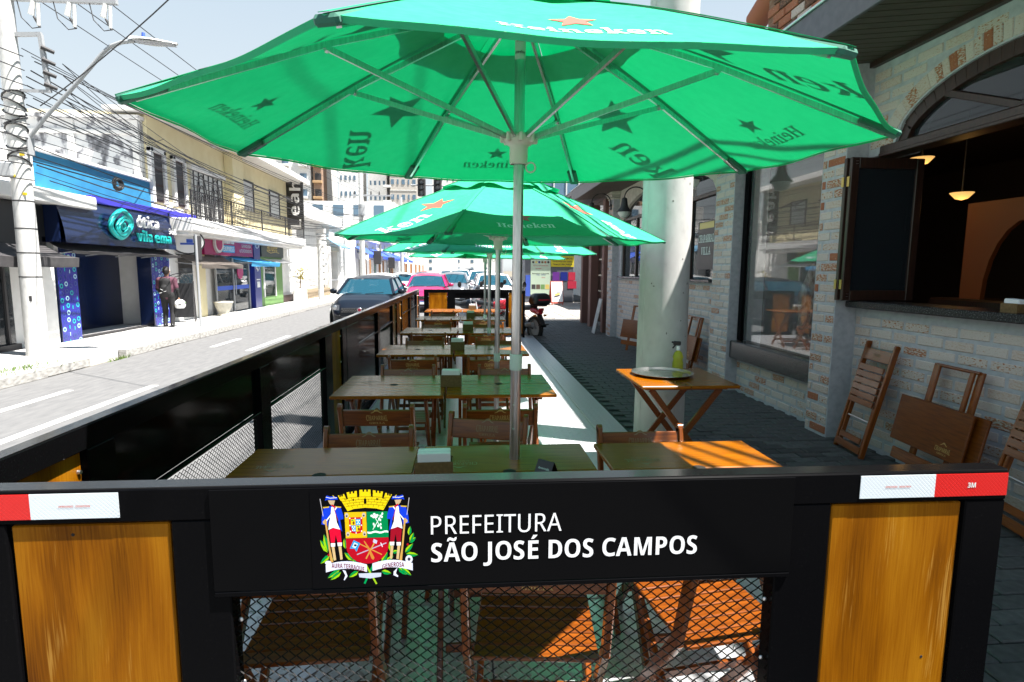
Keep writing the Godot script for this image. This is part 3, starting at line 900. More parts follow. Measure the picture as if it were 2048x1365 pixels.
	fill(im, pts([585, 718, 675, 760, 620, 870, 595, 830, 527, 825]), Color8(30, 150, 215)); fill(im, pts([592, 745, 645, 770, 605, 825, 560, 805]), Color8(205, 220, 235)); ell(im, Vector2(605, 785), 20, 14, Color8(20, 20, 30))
	# mural crown
	fill(im, pts([415, 190, 470, 175, 480, 205, 560, 190, 640, 175, 690, 172, 755, 168, 830, 172, 870, 178, 960, 190, 1030, 205, 1050, 180, 1105, 190, 1008, 347, 905, 322, 755, 310, 600, 322, 512, 350]), yel)
	for w in [[385, 150, 470, 130, 500, 195, 420, 215], [505, 112, 645, 95, 650, 190, 525, 205], [683, 85, 836, 85, 838, 185, 680, 185], [868, 92, 1008, 112, 990, 205, 866, 190], [1042, 128, 1132, 150, 1095, 210, 1015, 195]]:
		fill(im, pts(w), yel)
		for u in [0.36, 0.69]:
			var a := Vector2(w[0], w[1]).lerp(Vector2(w[2], w[3]), u)
			fill(im, [a + Vector2(-13, -8), a + Vector2(13, -8), a + Vector2(10, 26), a + Vector2(-10, 26)], lin(0.006, 0.006, 0.007))
	for r in 4:
		for i in 14:
			var u0 := i / 14.0; var u1 := (i + 1) / 14.0
			var f := func(u: float, rr: float) -> Vector2: return Vector2(lerpf(420 + rr * 24, 1100 - rr * 24, u), 195 + rr * 32 - 24 * sin(PI * u))
			line(im, f.call(u0, r), f.call(u1, r), 4, ink)
			if i % 2 == r % 2: line(im, f.call(u1, r), f.call(u1, r + 1), 4, ink)
	fill(im, pts([740, 260, 740, 205, 757, 185, 776, 205, 776, 260]), Color8(20, 18, 10)); fill(im, pts([585, 195, 602, 192, 604, 220, 588, 222]), Color8(20, 18, 10)); fill(im, pts([915, 190, 935, 192, 934, 222, 914, 218]), Color8(20, 18, 10))
	soldier(im, 300, 205, 1.0, true)
	soldier(im, 1210, 215, -1.0, false)
	# motto ribbon
	var rib := Color8(215, 218, 235)
	fill(im, pts([640, 1150, 960, 1150, 955, 1200, 800, 1220, 650, 1200]), Color8(190, 195, 215))
	for s in [0, 1]:
		var up := []; var dn := []
		for i in 9:
			var u := i / 8.0
			var px := lerpf(185, 760, u) if s == 0 else lerpf(835, 1405, u)
			var py := 1060 - 75 * sin(PI * (u * 0.75 + (0.15 if s == 0 else 0.1))) if s == 0 else 1060 - 75 * sin(PI * ((1 - u) * 0.75 + 0.1))
			up.append(Vector2(px, py)); dn.push_front(Vector2(px, py + 98))
		fill(im, up + dn, rib)
	ell(im, Vector2(222, 1000), 45, 28, rib); ell(im, Vector2(1355, 985), 52, 52, rib); ell(im, Vector2(1355, 985), 22, 22, Color8(60, 60, 75))
	fill(im, pts([415, 1095, 460, 1110, 485, 1180, 440, 1235, 430, 1225, 455, 1170]), rib); fill(im, pts([1190, 1090, 1135, 1140, 1130, 1185, 1190, 1215, 1200, 1200, 1165, 1165]), rib)
	for w in [["AURA TERRAQUE", 495, 1068, 455, 0.13], ["GENEROSA", 1130, 1058, 310, -0.06]]:
		var p := word(w[0], sans_bold, 58)
		var k: float = w[3] / span(p).x
		for i in range(0, p.size(), 3):
			var o := []
			for j in 3:
				var q := p[i + j]
				var x := q.x * k
				var bend: float = (x / w[3] + 0.5)
				o.append(Vector2(w[1] + x, w[2] - q.y + x * w[4] - 18 * sin(PI * bend) + 9))
			fill(im, o, Color8(110, 15, 30))
	var m := mat("crest_print", Color.WHITE, 0.12, 0.0, 0.14)
	m.albedo_texture = ImageTexture.create_from_image(im)
	var x0 := -0.3346 + ox; var x1 := -0.085 + ox
	var mb := MB.new().quad(V(x0, 0.9822, 0.0065), V(x1, 0.9822, 0.0065), V(x1, 1.2063, 0.0065), V(x0, 1.2063, 0.0065), Vector2(0, 0.97), Vector2(1, 0.045))
	part(t, "crest", mb, m)

# burned-in name on chairs and tables: a long-horn line, the word, a small second line
func brand(parent: Node, at: Vector3, right: Vector3, up: Vector3, w: float, m: Material) -> void:
	var mb := MB.new()
	var p := word("CHAPARRAL", serif, 0.03)
	var k := w / span(p).x
	var put := func(q: Vector2) -> Vector3: return right * q.x + up * q.y
	# the first and last letters stand a little larger, so the word bows
	lay(p, func(q: Vector2) -> Vector3:
		var e := absf(q.x * k) / (w * 0.5)
		return right * q.x * k + up * (q.y * (0.9 + 0.35 * e * e * e)), mb)
	var p2 := word("GRILLA", serif, 0.012)
	lay(p2, func(q: Vector2) -> Vector3: return right * q.x * 1.3 + up * (q.y - 0.031), mb)
	var horn := PackedVector2Array()
	for i in 8:
		var x0 := lerpf(-0.032, 0.032, i / 8.0); var x1 := lerpf(-0.032, 0.032, (i + 1) / 8.0)
		var f := func(x: float) -> float: return 0.036 + 0.006 * cos(x * 95.0) + (0.004 if absf(x) < 0.01 else 0.0)
		var t0 := 0.0052 * (1.0 - absf(x0) / 0.034) + 0.001; var t1 := 0.0052 * (1.0 - absf(x1) / 0.034) + 0.001
		var y0: float = f.call(x0); var y1: float = f.call(x1)
		horn.append_array([Vector2(x0, y0 - t0), Vector2(x1, y1 - t1), Vector2(x1, y1 + t1), Vector2(x0, y0 - t0), Vector2(x1, y1 + t1), Vector2(x0, y0 + t0)])
	lay(horn, put, mb)
	part(parent, "logo_print", mb, m, at)

# folding chair; origin on the floor under the seat, the sitter looks towards -z
func make_chair(label: String) -> Node3D:
	var t := thing("folding_chair", label, "chair", Vector3.ZERO, 0.0, "wooden folding chairs at the parklet tables")
	var w0: Material = mats.varnished_wood_0
	var w1: Material = mats.varnished_wood_2
	for s in [-1, 1]:
		var up := MB.new().bar(V(s * 0.195, 0.0, -0.21), V(s * 0.195, 0.47, 0.13), 0.022, 0.042, V(0, 0, 1), 0.004)
		up.bar(V(s * 0.195, 0.455, 0.122), V(s * 0.195, 0.775, 0.205), 0.022, 0.042, V(0, 0, 1), 0.004)
		up.cyl(V(s * 0.206, 0.775, 0.205), V(s * 0.184, 0.775, 0.205), 0.0208, 0.0208, 14)
		part(t, "upright", up, w1)
		part(t, "leg", MB.new().bar(V(s * 0.168, 0.0, 0.22), V(s * 0.168, 0.425, -0.19), 0.02, 0.038, V(0, 0, 1), 0.004), w1)
	var bk := part(t, "backrest", MB.new().box(Vector3.ZERO, V(0.372, 0.098, 0.016), Basis(), 0.004), w0, V(0, 0.712, 0.187), Basis(V(1, 0, 0), 0.25))
	brand(bk, V(0, 0.004, 0.0088), V(1, 0, 0), V(0, 1, 0), 0.115, mats.gold_print)
	brand(bk, V(0, 0.004, -0.0088), V(-1, 0, 0), V(0, 1, 0), 0.115, mats.faded_print)
	for i in 6:
		part(t, "seat_slat", MB.new().box(Vector3.ZERO, V(0.352, 0.014, 0.054), Basis(), 0.003), w0, V(0, 0.443 - absf(i - 2.5) * -0.0012, -0.19 + i * 0.0615))
	part(t, "stretcher", MB.new().box(Vector3.ZERO, V(0.37, 0.03, 0.014), Basis(), 0.003), w0, V(0, 0.19, -0.085))
	part(t, "stretcher", MB.new().box(Vector3.ZERO, V(0.32, 0.03, 0.014), Basis(), 0.003), w0, V(0, 0.13, 0.10))
	return t

func make_table(label: String) -> Node3D:
	var t := thing("folding_table", label, "table", Vector3.ZERO, 0.0, "wooden folding tables on the parklet deck")
	var tp := part(t, "table_top", MB.new().box(V(0, 0.72, -0.176), V(0.708, 0.022, 0.348), Basis(), 0.004), mats.table_wood)
	part(t, "table_top", MB.new().box(V(0, 0.72, 0.176), V(0.708, 0.022, 0.348), Basis(), 0.004), mats.table_wood)
	part(t, "dark_hole_disc", MB.new().lathe([Vector2(0.026, 0.0), Vector2(0.026, 0.0016), Vector2(0.0, 0.0018)], 16), mats.dark_hole, V(0, 0.731, 0.0))  # dark disc laid on top imitates the shade in the open hole
	for s in [-1, 1]:
		part(t, "batten", MB.new().box(V(s * 0.25, 0.697, 0), V(0.035, 0.024, 0.6), Basis(), 0.003), mats.varnished_wood_1)
		part(t, "leg", MB.new().bar(V(s * 0.27, 0.0, 0.27), V(s * 0.27, 0.69, -0.26), 0.022, 0.045, V(0, 0, 1), 0.004), mats.varnished_wood_1)
		part(t, "leg", MB.new().bar(V(s * 0.235, 0.0, -0.27), V(s * 0.235, 0.69, 0.26), 0.022, 0.045, V(0, 0, 1), 0.004), mats.varnished_wood_1)
		part(t, "stretcher", MB.new().box(V(0, 0.12, s * 0.18), V(0.5, 0.035, 0.016), Basis(), 0.003), mats.varnished_wood_0)
	brand(tp, V(-0.2, 0.7316, -0.105), V(-1, 0, 0), V(0, 0, 1), 0.15, mats.faded_print)
	return t

func build_tables() -> void:
	var zc := [-2.17, -3.92, -5.68, -7.5, -9.45, -11.3]
	var ord := ["nearest", "second", "third", "fourth", "fifth", "farthest"]
	var first: Node3D = null
	var D := 0.15
	for r in 6:
		var cols := [[-0.57, "left"], [0.165, "middle"], [0.935, "right"]] if r == 0 else [[-0.515 + r * 0.012, "left"], [0.205 + r * 0.012, "right"]]
		for c in cols:
			var lb := "brown folding table, %s one in the %s row" % [c[1], ord[r]]
			if r == 0 and c[1] == "right": lb = "sunlit orange folding table at the right end of the nearest row"
			if first == null:
				first = make_table(lb)
				first.position = V(c[0], D, zc[r])
			else:
				copy(first, lb, V(c[0], D, zc[r]), [0.0, 0.008, -0.01, 0.006][(r * 2 + int(c[0] > 0)) % 4])
		# napkin box on the joint of the two tables
		var nb := thing("napkin_holder", "small wooden box of paper napkins on the %s table row" % ord[r], "napkin holder", V(-0.125 + r * 0.045 * (1.0 if r > 2 else 0.3), D + 0.731, zc[r] + [0.07, 0.05, 0.02, 0.0, -0.1, -0.1][r]), [0.03, -0.04, 0.02, 0.05, 0.0, -0.03][r], "napkin holders on the tables")
		var box := MB.new()
		for s in [-1, 1]:
			box.box(V(0, 0.04, s * 0.036), V(0.14, 0.08, 0.005)); box.box(V(s * 0.0675, 0.04, 0), V(0.005, 0.07, 0.067))
		box.box(V(0, 0.003, 0), V(0.13, 0.006, 0.067))
		part(nb, "box", box, mats.cork_wood)
		for s in 5:
			part(nb, "napkin", MB.new().box(V(0, 0.06 + 0.0015 * (s % 3), -0.026 + s * 0.013), V(0.122 - 0.002 * (s % 2), 0.105, 0.0115), Basis(V(1, 0, 0), 0.03 * (s - 2)), 0.003), mats.paper)
	# chairs: [x, z of the seat, turn (0 = sitter looks to -z), where]
	var lst := [
		[-0.455, -1.63, 0.03, "near-side chair at left table of the nearest row, seen through the mesh"],
		[0.19, -1.60, -0.05, "near-side chair at middle table of the nearest row, seen through the mesh"],
		[0.78, -1.64, 0.12, "near-side sunlit chair at right table of the nearest row, behind the mesh"],
		[-0.455, -2.44, PI, "far-side chair tucked in at left table of the nearest row"],
		[0.06, -2.66, PI - 0.22, "far-side chair turned askew at middle table of the nearest row"],
		[0.82, -2.40, PI, "sunlit orange folding chair behind the right end table"]]
	for r in range(1, 6):
		lst.append([-0.495 + r * 0.012, zc[r] + 0.63, 0.0, "near-side chair at left table of the %s row" % ord[r]])
		lst.append([0.18 + r * 0.012, zc[r] + 0.66, 0.03, "near-side chair at right table of the %s row" % ord[r]])
		if r < 5:
			lst.append([-0.465 + r * 0.012, zc[r] - 0.26, PI, "far-side chair at left table of the %s row" % ord[r]])
			lst.append([0.27 + r * 0.012, zc[r] - 0.25 , PI, "far-side chair at right table of the %s row" % ord[r]])
	var c0: Node3D = null
	for c in lst:
		if c0 == null:
			c0 = make_chair(c[3])
			c0.position = V(c[0], D, c[1]); c0.rotation.y = c[2]
		else: copy(c0, c[3], V(c[0] + rng.randf_range(-0.012, 0.012), D, c[1]), c[2] + rng.randf_range(-0.05, 0.05))
	# small tent card on the middle table
	var tc := thing("tent_card", "small black reserved tent card on the nearest table row", "sign", V(0.305, D + 0.731, -2.13), -0.75)
	for s in [-1, 1]:
		part(tc, "card", MB.new().box(Vector3.ZERO, V(0.075, 0.062, 0.0015)), mats.black_plastic, V(0, 0.028, s * 0.016), Basis(V(1, 0, 0), -s * 0.5))
	letters(tc, "lettering", "Reservado", serif, 0.008, mats.print_white, V(0, 0.0285, 0.0172), Vector3.RIGHT, V(0, cos(0.5), -sin(0.5)), 0.05)

# ---- parasols
const RIM := 1.25
func canopy_point(a0: float, a1: float, u: float, w: float, rise: float, lift := 0.0) -> Vector3:
	# u: 0 at one rib, 1 at the next; w: 0 at the apex, 1 at the rim
	var p0 := V(cos(a0), 0, sin(a0)); var p1 := V(cos(a1), 0, sin(a1))
	var d := p0.lerp(p1, u) * RIM * w
	var mid := 4.0 * u * (1.0 - u)
	var y := rise * (1.0 - w) + 0.05 * sin(PI * w) * rise - 0.030 * mid * w * sin(PI * minf(w, 1.0) * 0.9)
	d *= 1.0 - 0.014 * mid * w * w          # the hem is pulled in between the ribs
	# slack cloth: faint ripples along and across the panel
	y += 0.0045 * mid * w * sin(11.0 * u + 8.0 * w + a0 * 3.0) + 0.003 * mid * sin(23.0 * w + 5.0 * u + a0)
	d += Vector3(0, y + lift, 0)
	return d

func make_umbrella(label: String, rise: float, rot: float) -> Node3D:
	var t := thing("parasol", label, "parasol", Vector3.ZERO, 0.0, "green parasols over the parklet")
	var pw: Material = mats.print_white; var pr: Material = mats.print_red
	for k in 8:
		var a0 := rot + k * PI / 4; var a1 := a0 + PI / 4
		var panel := MB.new().grid(func(u: float, v: float) -> Vector3: return canopy_point(a0, a1, u, 0.24 + 0.76 * v, rise), 26, 32)
		var po := part(t, "canopy_panel", panel, mats.canopy_cloth)
		# stitched seam over the rib
		var sm := MB.new()
		for i in 10:
			var s0 := canopy_point(a0, a1, 0, 0.26 + 0.074 * i, rise, 0.0022); var s1 := canopy_point(a0, a1, 0, 0.26 + 0.074 * (i + 1), rise, 0.0022)
			sm.bar(s0, s1, 0.022, 0.0012)
		part(po, "seam", sm, mats.canopy_cloth_cap)
		part(po, "hem", MB.new().grid(func(u: float, v: float) -> Vector3:
			var p := canopy_point(a0, a1, u, 1.0, rise)
			return p + V(0, -0.001 - 0.009 * v, 0) - V(p.x, 0, p.z).normalized() * 0.008 * v, 18, 1), mats.canopy_cloth)
		# flaps of the wind vent on top
		part(t, "vent_panel", MB.new().grid(func(u: float, v: float) -> Vector3:
			var w := 0.012 + 0.36 * v
			var p := canopy_point(a0, a1, u, w, rise)
			return p + V(0, 0.045 - 0.02 * v + 0.012 * sin(u * TAU * 1.5 + k) * v * v, 0), 10, 6), mats.canopy_cloth_cap)
		var half := PI / 8
		# prints on the outer side: the panel's own axes are across (x) and up towards the apex (y)
		var am := a0 + half
		var tang := V(sin(am), 0, -cos(am))     # reading direction seen from outside
		var on := func(x: float, wrad: float) -> Vector3:
			# x metres across, wrad = share of the way from apex to rim along the middle
			var wl := wrad * RIM * cos(half)
			var wid := 2.0 * sin(half) * RIM * wrad
			return canopy_point(a0, a1, clampf(0.5 - x / wid, 0.0, 1.0), wrad, rise, 0.0016)
		if k % 2 == 0:
			var mb := lay(dense(word("Heineken", serif, 0.066), 0.025), func(q: Vector2) -> Vector3: return on.call(q.x * 0.80, 0.875 - q.y / RIM))
			part(po, "print", mb, pw)
			part(po, "print", lay(dense(star(0.058, 0.45), 0.025), func(q: Vector2) -> Vector3: return on.call(q.x, 0.79 - q.y / RIM)), pr)
		else:
			part(po, "print", lay(dense(star(0.125, 0.45, 0.3), 0.025), func(q: Vector2) -> Vector3: return on.call(q.x * 1.05 - 0.02, 0.60 - q.y / RIM)), pr)
			var big := lay(dense(word("ken", serif, 0.165), 0.025), func(q: Vector2) -> Vector3:
				var c := q.rotated(1.15)
				return on.call(c.x * 0.85 - 0.03, clampf(0.86 - c.y * 0.8 / RIM, 0.3, 0.995)))
			part(po, "print", big, pw)
		# rib, strut, corner pocket
		var r0 := canopy_point(a0, a1, 0, 0.03, rise, -0.022); var r1 := canopy_point(a0, a1, 0, 0.965, rise, -0.020)
		var rm := canopy_point(a0, a1, 0, 0.55, rise, -0.022)
		var rb := part(t, "rib", MB.new().bar(r0, rm, 0.011, 0.017).bar(rm, r1, 0.011, 0.017), mats.aluminium)
		part(rb, "pivot", MB.new().cyl(rm + V(-sin(a0), 0, cos(a0)) * 0.014 - V(0, 0.012, 0), rm - V(-sin(a0), 0, cos(a0)) * 0.014 - V(0, 0.012, 0), 0.011, 0.011, 10), mats.bolt_steel)
		part(t, "strut", MB.new().bar(V(cos(a0) * 0.045, 0.02, sin(a0) * 0.045), rm - V(0, 0.012, 0), 0.010, 0.018), mats.aluminium)
		var c0 := canopy_point(a0, a1, 0, 0.90, rise, -0.016); var c1 := canopy_point(a0, a1, 0, 0.998, rise, -0.012)
		part(t, "corner_pocket", MB.new().bar(c0, c1, 0.05, 0.020, Vector3.UP, 0.006), mats.canopy_pocket)
	part(t, "finial", MB.new().lathe([Vector2(0.0, 0.0), Vector2(0.03, 0.0), Vector2(0.028, 0.02), Vector2(0.012, 0.035), Vector2(0.0, 0.05)], 12), mats.umbrella_plastic, V(0, rise + 0.05, 0))
	# crown notch, sliding runner with teeth and a ring for the pin
	var run := MB.new().lathe([Vector2(0.030, -0.075), Vector2(0.034, -0.07), Vector2(0.034, -0.012), Vector2(0.052, 0.0), Vector2(0.060, 0.022), Vector2(0.050, 0.034), Vector2(0.030, 0.036)], 20)
	for k in 8:
		var a := rot + k * PI / 4 + PI / 8
		run.box(V(cos(a) * 0.058, 0.018, sin(a) * 0.058), V(0.026, 0.034, 0.014), Basis(V(0, 1, 0), -a), 0.004)
	part(t, "runner", run, mats.umbrella_plastic)
	part(t, "crown", MB.new().lathe([Vector2(0.028, -0.03), Vector2(0.05, -0.02), Vector2(0.05, 0.01), Vector2(0.026, 0.02)], 16), mats.umbrella_plastic, V(0, rise * 0.97, 0))
	var ring := []
	for i in 13: ring.append(V(0.045 + 0.018 * cos(TAU * i / 12), -0.085 + 0.018 * sin(TAU * i / 12), 0.01))
	part(t, "pin_ring", MB.new().tube(ring, 0.0035, 6), mats.umbrella_plastic)
	return t

func build_umbrellas() -> void:
	# rim height, place, collar height; the mast leans a touch, as in the street
	var U := [
		[0.205, 2.165, -2.33, 1.28, 155.2, "large green parasol nearest to the camera, with aluminium pole through the table"],
		[0.238, 1.90, -4.45, 0.977, 151.0, "second green parasol, its sunlit top with red stars showing"],
		[0.262, 1.87, -6.72, 0.95, 158.0, "third green parasol, half hidden under the second one"],
		[0.28, 1.86, -8.98, 0.93, 150.0, "farthest green parasol, at the end of the parklet"]]
	for k in 4:
		var u: Array = U[k]
		var rot: float = deg_to_rad(u[4])
		var o := make_umbrella(u[5], 0.50, rot)
		var base := V(u[0] - 0.012, 0.15, u[2])
		var hub := V(u[0], u[1], u[2])
		o.position = hub
		# the whole canopy tips a little towards the camera
		o.basis = Basis(V(1, 0, 0), 0.042 if k == 0 else 0.02) * Basis(V(0, 0, 1), -0.008)
		if k == 0: o.basis = o.basis.scaled(Vector3.ONE * 1.056)
		var inv: Transform3D = o.transform.affine_inverse()
		var top := inv * (hub + V(0.004, 0.53, 0))
		var foot := inv * base
		var cy: float = (u[3] - 0.15) / (u[1] + 0.5 - 0.15)
		var col := foot.lerp(top, cy)
		part(o, "pole", MB.new().cyl(col, top, 0.0195, 0.0195, 20), mats.aluminium)
		var lower := part(o, "pole", MB.new().cyl(foot, col, 0.0205, 0.0205, 20), mats.aluminium)
		part(o, "collar", MB.new().lathe([Vector2(0.0207, -0.032), Vector2(0.024, -0.03), Vector2(0.025, 0.028), Vector2(0.0205, 0.032)], 18, Transform3D(Basis(), col)), mats.collar_plastic)
		for q in [0.07, 0.11]:
			part(lower, "rivet", MB.new().lathe([Vector2(0.0045, 0), Vector2(0.003, 0.0035), Vector2(0, 0.004)], 8), mats.bolt_steel, foot.lerp(top, cy - q) + V(-0.008, 0, 0.0188), Basis(V(1, 0, 0), PI / 2))
		part(o, "base_plate", MB.new().box(foot + V(0, 0.004, 0), V(0.22, 0.008, 0.22), Basis(), 0.002), mats.aluminium)
		if k == 0:
			var lab := part(o, "pole_label", MB.new().grid(func(uu: float, v: float) -> Vector3:
				var a := lerpf(-0.2, PI - 0.2, uu)
				var q := foot.lerp(top, lerpf(0.915, 0.955, v))
				return q + V(cos(a), 0, sin(a)) * 0.0199, 10, 1), mat("label_grey", lin(0.5, 0.5, 0.48), 0.5))
			for s in [["Sancher", 0.942, mats.print_red, 0.010], ["ombrellone", 0.925, mats.black_plastic, 0.010]]:
				part(lab, "lettering", lay(word(s[0], sans_bold, s[3]), func(q: Vector2) -> Vector3:
					var a: float = PI / 2 + 0.1 - q.x * 0.55 / 0.0199
					return foot.lerp(top, s[1] as float) + V(0, q.y, 0) + V(cos(a), 0, sin(a)) * 0.0203), s[2])

var bricks := []
const BL := 0.236
const BH := 0.070
func brick_field(xf: float, z0: float, z1: float, y0: float, y1: float, skip = null, wear := 0) -> void:
	# courses on a wall that looks towards -x; z0 > z1
	var rows := int((y1 - y0) / (BH + 0.024))
	for r in rows:
		var y := y0 + 0.012 + (r + 0.5) * (BH + 0.024)
		var z := z0 + (BL * 0.5 if r % 2 else 0.0)
		while z > z1 + 0.02:
			var a := minf(z, z0) - 0.011; var b := maxf(z - BL - 0.022, z1) + 0.011
			z -= BL + 0.022
			if a - b < 0.04: continue
			var c := V(xf, y, (a + b) / 2)
			if skip != null and skip.call(c, (a - b) / 2): continue
			bricks.append([c, a - b, Basis(), wear])

func arch_y(z: float, zc: float, hw: float, spring: float, rise: float) -> float:
	var u := (z - zc) / hw
	return spring + rise * sqrt(maxf(0.0, 1.0 - u * u))

func build_restaurant() -> void:
	var B := thing("restaurant_building", "whitewashed brick restaurant with arched windows and dark wooden eaves on the right", "building", V(3.3, 0, -5))
	var o := -B.position
	var W: Material = mats.mortar_paint
	var wall := func(x0: float, x1: float, y0: float, y1: float, z0: float, z1: float, m: Material = W) -> void:
		bx(B, "wall", m, V((x0 + x1) / 2, (y0 + y1) / 2, (z0 + z1) / 2) + o, V(x1 - x0, y1 - y0, absf(z1 - z0)))
	# near bay: sill wall, jamb, arch
	wall.call(3.506, 3.75, 0.13, 1.36, -1.0, -4.915)
	var near_arch := PackedVector2Array()
	for i in 25:
		var z := lerpf(-4.62, -2.48, i / 24.0)
		near_arch.append(Vector2(-z, arch_y(z, -3.55, 1.07, 2.70, 0.47)))
	var above := PackedVector2Array([Vector2(4.915, 2.66), Vector2(4.915, 3.46), Vector2(1.0, 3.46), Vector2(1.0, 2.66), Vector2(2.48, 2.66)])
	var rev := near_arch.duplicate(); rev.reverse()
	above.append_array(rev)
	above.append(Vector2(4.62, 2.66))
	# local x of the slab runs along -z, its depth along +x
	var xs := Transform3D(Basis(V(0, 0, -1), V(0, 1, 0), V(1, 0, 0)), V(3.506, 0, 0) + o)
	part(B, "wall", MB.new().slab(above, 0.24, xs), W)
	# pilasters
	for p in [[-4.91, -5.24], [-7.02, -7.55], [-13.0, -13.4]]:
		wall.call(3.306, 3.75, 0.13, 3.46, p[0], p[1])
	# glazed bay
	wall.call(3.456, 3.75, 0.13, 0.58, -5.24, -7.02)
	wall.call(3.456, 3.75, 2.98, 3.46, -5.24, -7.02)
	bx(B, "window_beam", mats.granite, V(3.46, 0.69, -6.13) + o, V(0.24, 0.22, 1.775), 0.012)
	var gl := bx(B, "shop_window", mats.window_glass, V(3.47, 1.89, -6.13) + o, V(0.01, 2.17, 1.7))
	for zz in [-5.30, -6.965]: bx(gl, "window_frame", mats.black_paint, V(0, 0, zz + 6.13), V(0.08, 2.17, 0.10), 0.006)
	bx(gl, "window_frame", mats.black_paint, V(0, 1.06, 0), V(0.078, 0.06, 1.58))
	# second bay with the wide arch
	wall.call(3.456, 3.75, 0.13, 1.52, -7.55, -13.0)
	for p in [[-7.55, -7.85], [-12.75, -13.0]]: wall.call(3.456, 3.75, 1.52, 2.75, p[0], p[1])
	var arch2 := PackedVector2Array([Vector2(7.55, 2.75), Vector2(7.55, 3.46), Vector2(13.0, 3.46), Vector2(13.0, 2.75), Vector2(12.75, 2.75)])
	for i in 29:
		var z := lerpf(-12.75, -7.85, i / 28.0)
		arch2.append(Vector2(-z, arch_y(z, -10.3, 2.45, 2.75, 0.52)))
	part(B, "wall", MB.new().slab(arch2, 0.24, Transform3D(Basis(V(0, 0, -1), V(0, 1, 0), V(1, 0, 0)), V(3.456, 0, 0) + o)), mats.cream_stucco)
	wall.call(3.456, 3.75, 0.13, 3.46, -13.4, -13.9)
	bx(B, "window_sill", mats.granite, V(3.50, 1.535, -10.3) + o, V(0.26, 0.04, 4.95), 0.006)
	for k in 6:
		var z := -7.87 - k * 0.975
		var f := bx(B, "window_frame", mats.dark_brown_wood, V(3.52, 2.15, z) + o, V(0.07, 1.19, 0.075), 0.006)
		if k < 5: bx(f, "pane", mats.dark_glass, V(0.0, 0, -0.487), V(0.008, 1.18, 0.90))
	bx(B, "transom_rail", mats.dark_brown_wood, V(3.52, 2.775, -10.3) + o, V(0.09, 0.06, 4.9), 0.006)
	var fan := PackedVector2Array([Vector2(7.86, 2.80), Vector2(12.74, 2.80)])
	for i in 25:
		var z := lerpf(-12.74, -7.86, i / 24.0)
		fan.append(Vector2(-z, maxf(2.802, arch_y(z, -10.3, 2.45, 2.75, 0.52) - 0.01)))
	part(B, "fanlight", MB.new().slab(fan, 0.008, Transform3D(Basis(V(0, 0, -1), V(0, 1, 0), V(1, 0, 0)), V(3.52, 0, 0) + o)), mats.dark_glass)
	# capital of the far pilaster
	for c in [[3.36, 0.06, 0.04], [3.42, 0.07, 0.07], [3.30, 0.04, 0.02]]:
		bx(B, "capital_moulding", mats.cream_stucco, V(3.50, c[0], -13.2) + o, V(0.40 + c[2] * 2, c[1], 0.40 + c[2] * 2), 0.01)
	# brown timber posts and boards of the last bay
	for p in [[-14.0, 0.22], [-15.5, 0.30], [-16.6, 0.22]]: bx(B, "timber_post", mat("rosy_wood", lin(0.16, 0.075, 0.06), 0.7), V(3.44, 1.75, p[0]) + o, V(0.22, 3.3, p[1]), 0.012)
	for k in 7: bx(B, "timber_board", mats.dark_brown_wood, V(3.56, 0.5 + k * 0.42, -15.3) + o, V(0.06, 0.38, 2.6), 0.008)
	# long room behind the windows
	bx(B, "room_floor", mats.interior_floor, V(6.3, 0.10, -8) + o, V(5.1, 0.1, 16))
	bx(B, "room_wall", mats.darkened_interior, V(8.8, 1.9, -8) + o, V(0.2, 3.5, 16))
	bx(B, "room_wall", mats.darkened_interior, V(6.2, 1.9, -13.8) + o, V(5.0, 3.5, 0.18))
	bx(B, "room_wall", mats.darkened_interior, V(6.2, 1.9, -0.9) + o, V(5.3, 3.5, 0.18))
	bx(B, "room_wall", mats.darkened_interior, V(4.6, 1.9, -7.3) + o, V(1.7, 3.5, 0.12))
	bx(B, "room_ceiling", mats.darkened_interior, V(6.3, 3.52, -7.5) + o, V(5.6, 0.1, 17))
	# roof over it, with overhanging eaves: boards, fascia, zinc edge
	bx(B, "roof", mats.fascia_paint, V(5.8, 3.62, -7.9) + o, V(6.3, 0.10, 17.8))
	for k in 130:
		bx(B, "soffit_board", mats.soffit_wood, V(3.06, 3.425, -1.0 - k * 0.102) + o, V(0.88, 0.02, 0.095), 0.004, Basis(V(0, 0, 1), 0.10))
	bx(B, "fascia_board", mats.fascia_paint, V(2.605, 3.49, -7.6) + o, V(0.03, 0.25, 13.6), 0.004)
	bx(B, "gutter_edge", mats.gutter_zinc, V(2.60, 3.625, -7.6) + o, V(0.06, 0.018, 13.62), 0.004)
	bx(B, "soffit_trim", mats.dark_brown_wood, V(3.475, 3.435, -3.0) + o, V(0.05, 0.05, 4.1), 0.004)
	# upper storey of bare brick
	bx(B, "upper_wall", nmat("bare_brick_wall", [[0.0, lin(0.16, 0.075, 0.04)], [0.5, lin(0.22, 0.12, 0.075)], [1.0, lin(0.28, 0.20, 0.14)]], V(1.4, 3.0, 1.4), 0.9, 0.03, 5), V(6.1, 4.85, -4.0) + o, V(5.0, 2.3, 6.0))
	for r in 14:
		for c in 14:
			var zz := -6.98 + c * 0.26 + (0.13 if r % 2 else 0.0)
			bx(B, "upper_brick", mats["painted_brick_%d" % [4, 3, 2, 4, 4][(r * 5 + c * 3) % 5]] if (r + c) % 3 else mats.old_brick, V(3.592, 3.86 + r * 0.105, zz + 0.12) + o, V(0.03, 0.09, 0.245), 0.006)
	part(B, "ridge_tile", MB.new().cyl(V(3.7, 5.0, -7.0), V(3.7, 4.85, -7.5), 0.16, 0.14, 16), mats.terracotta, o)
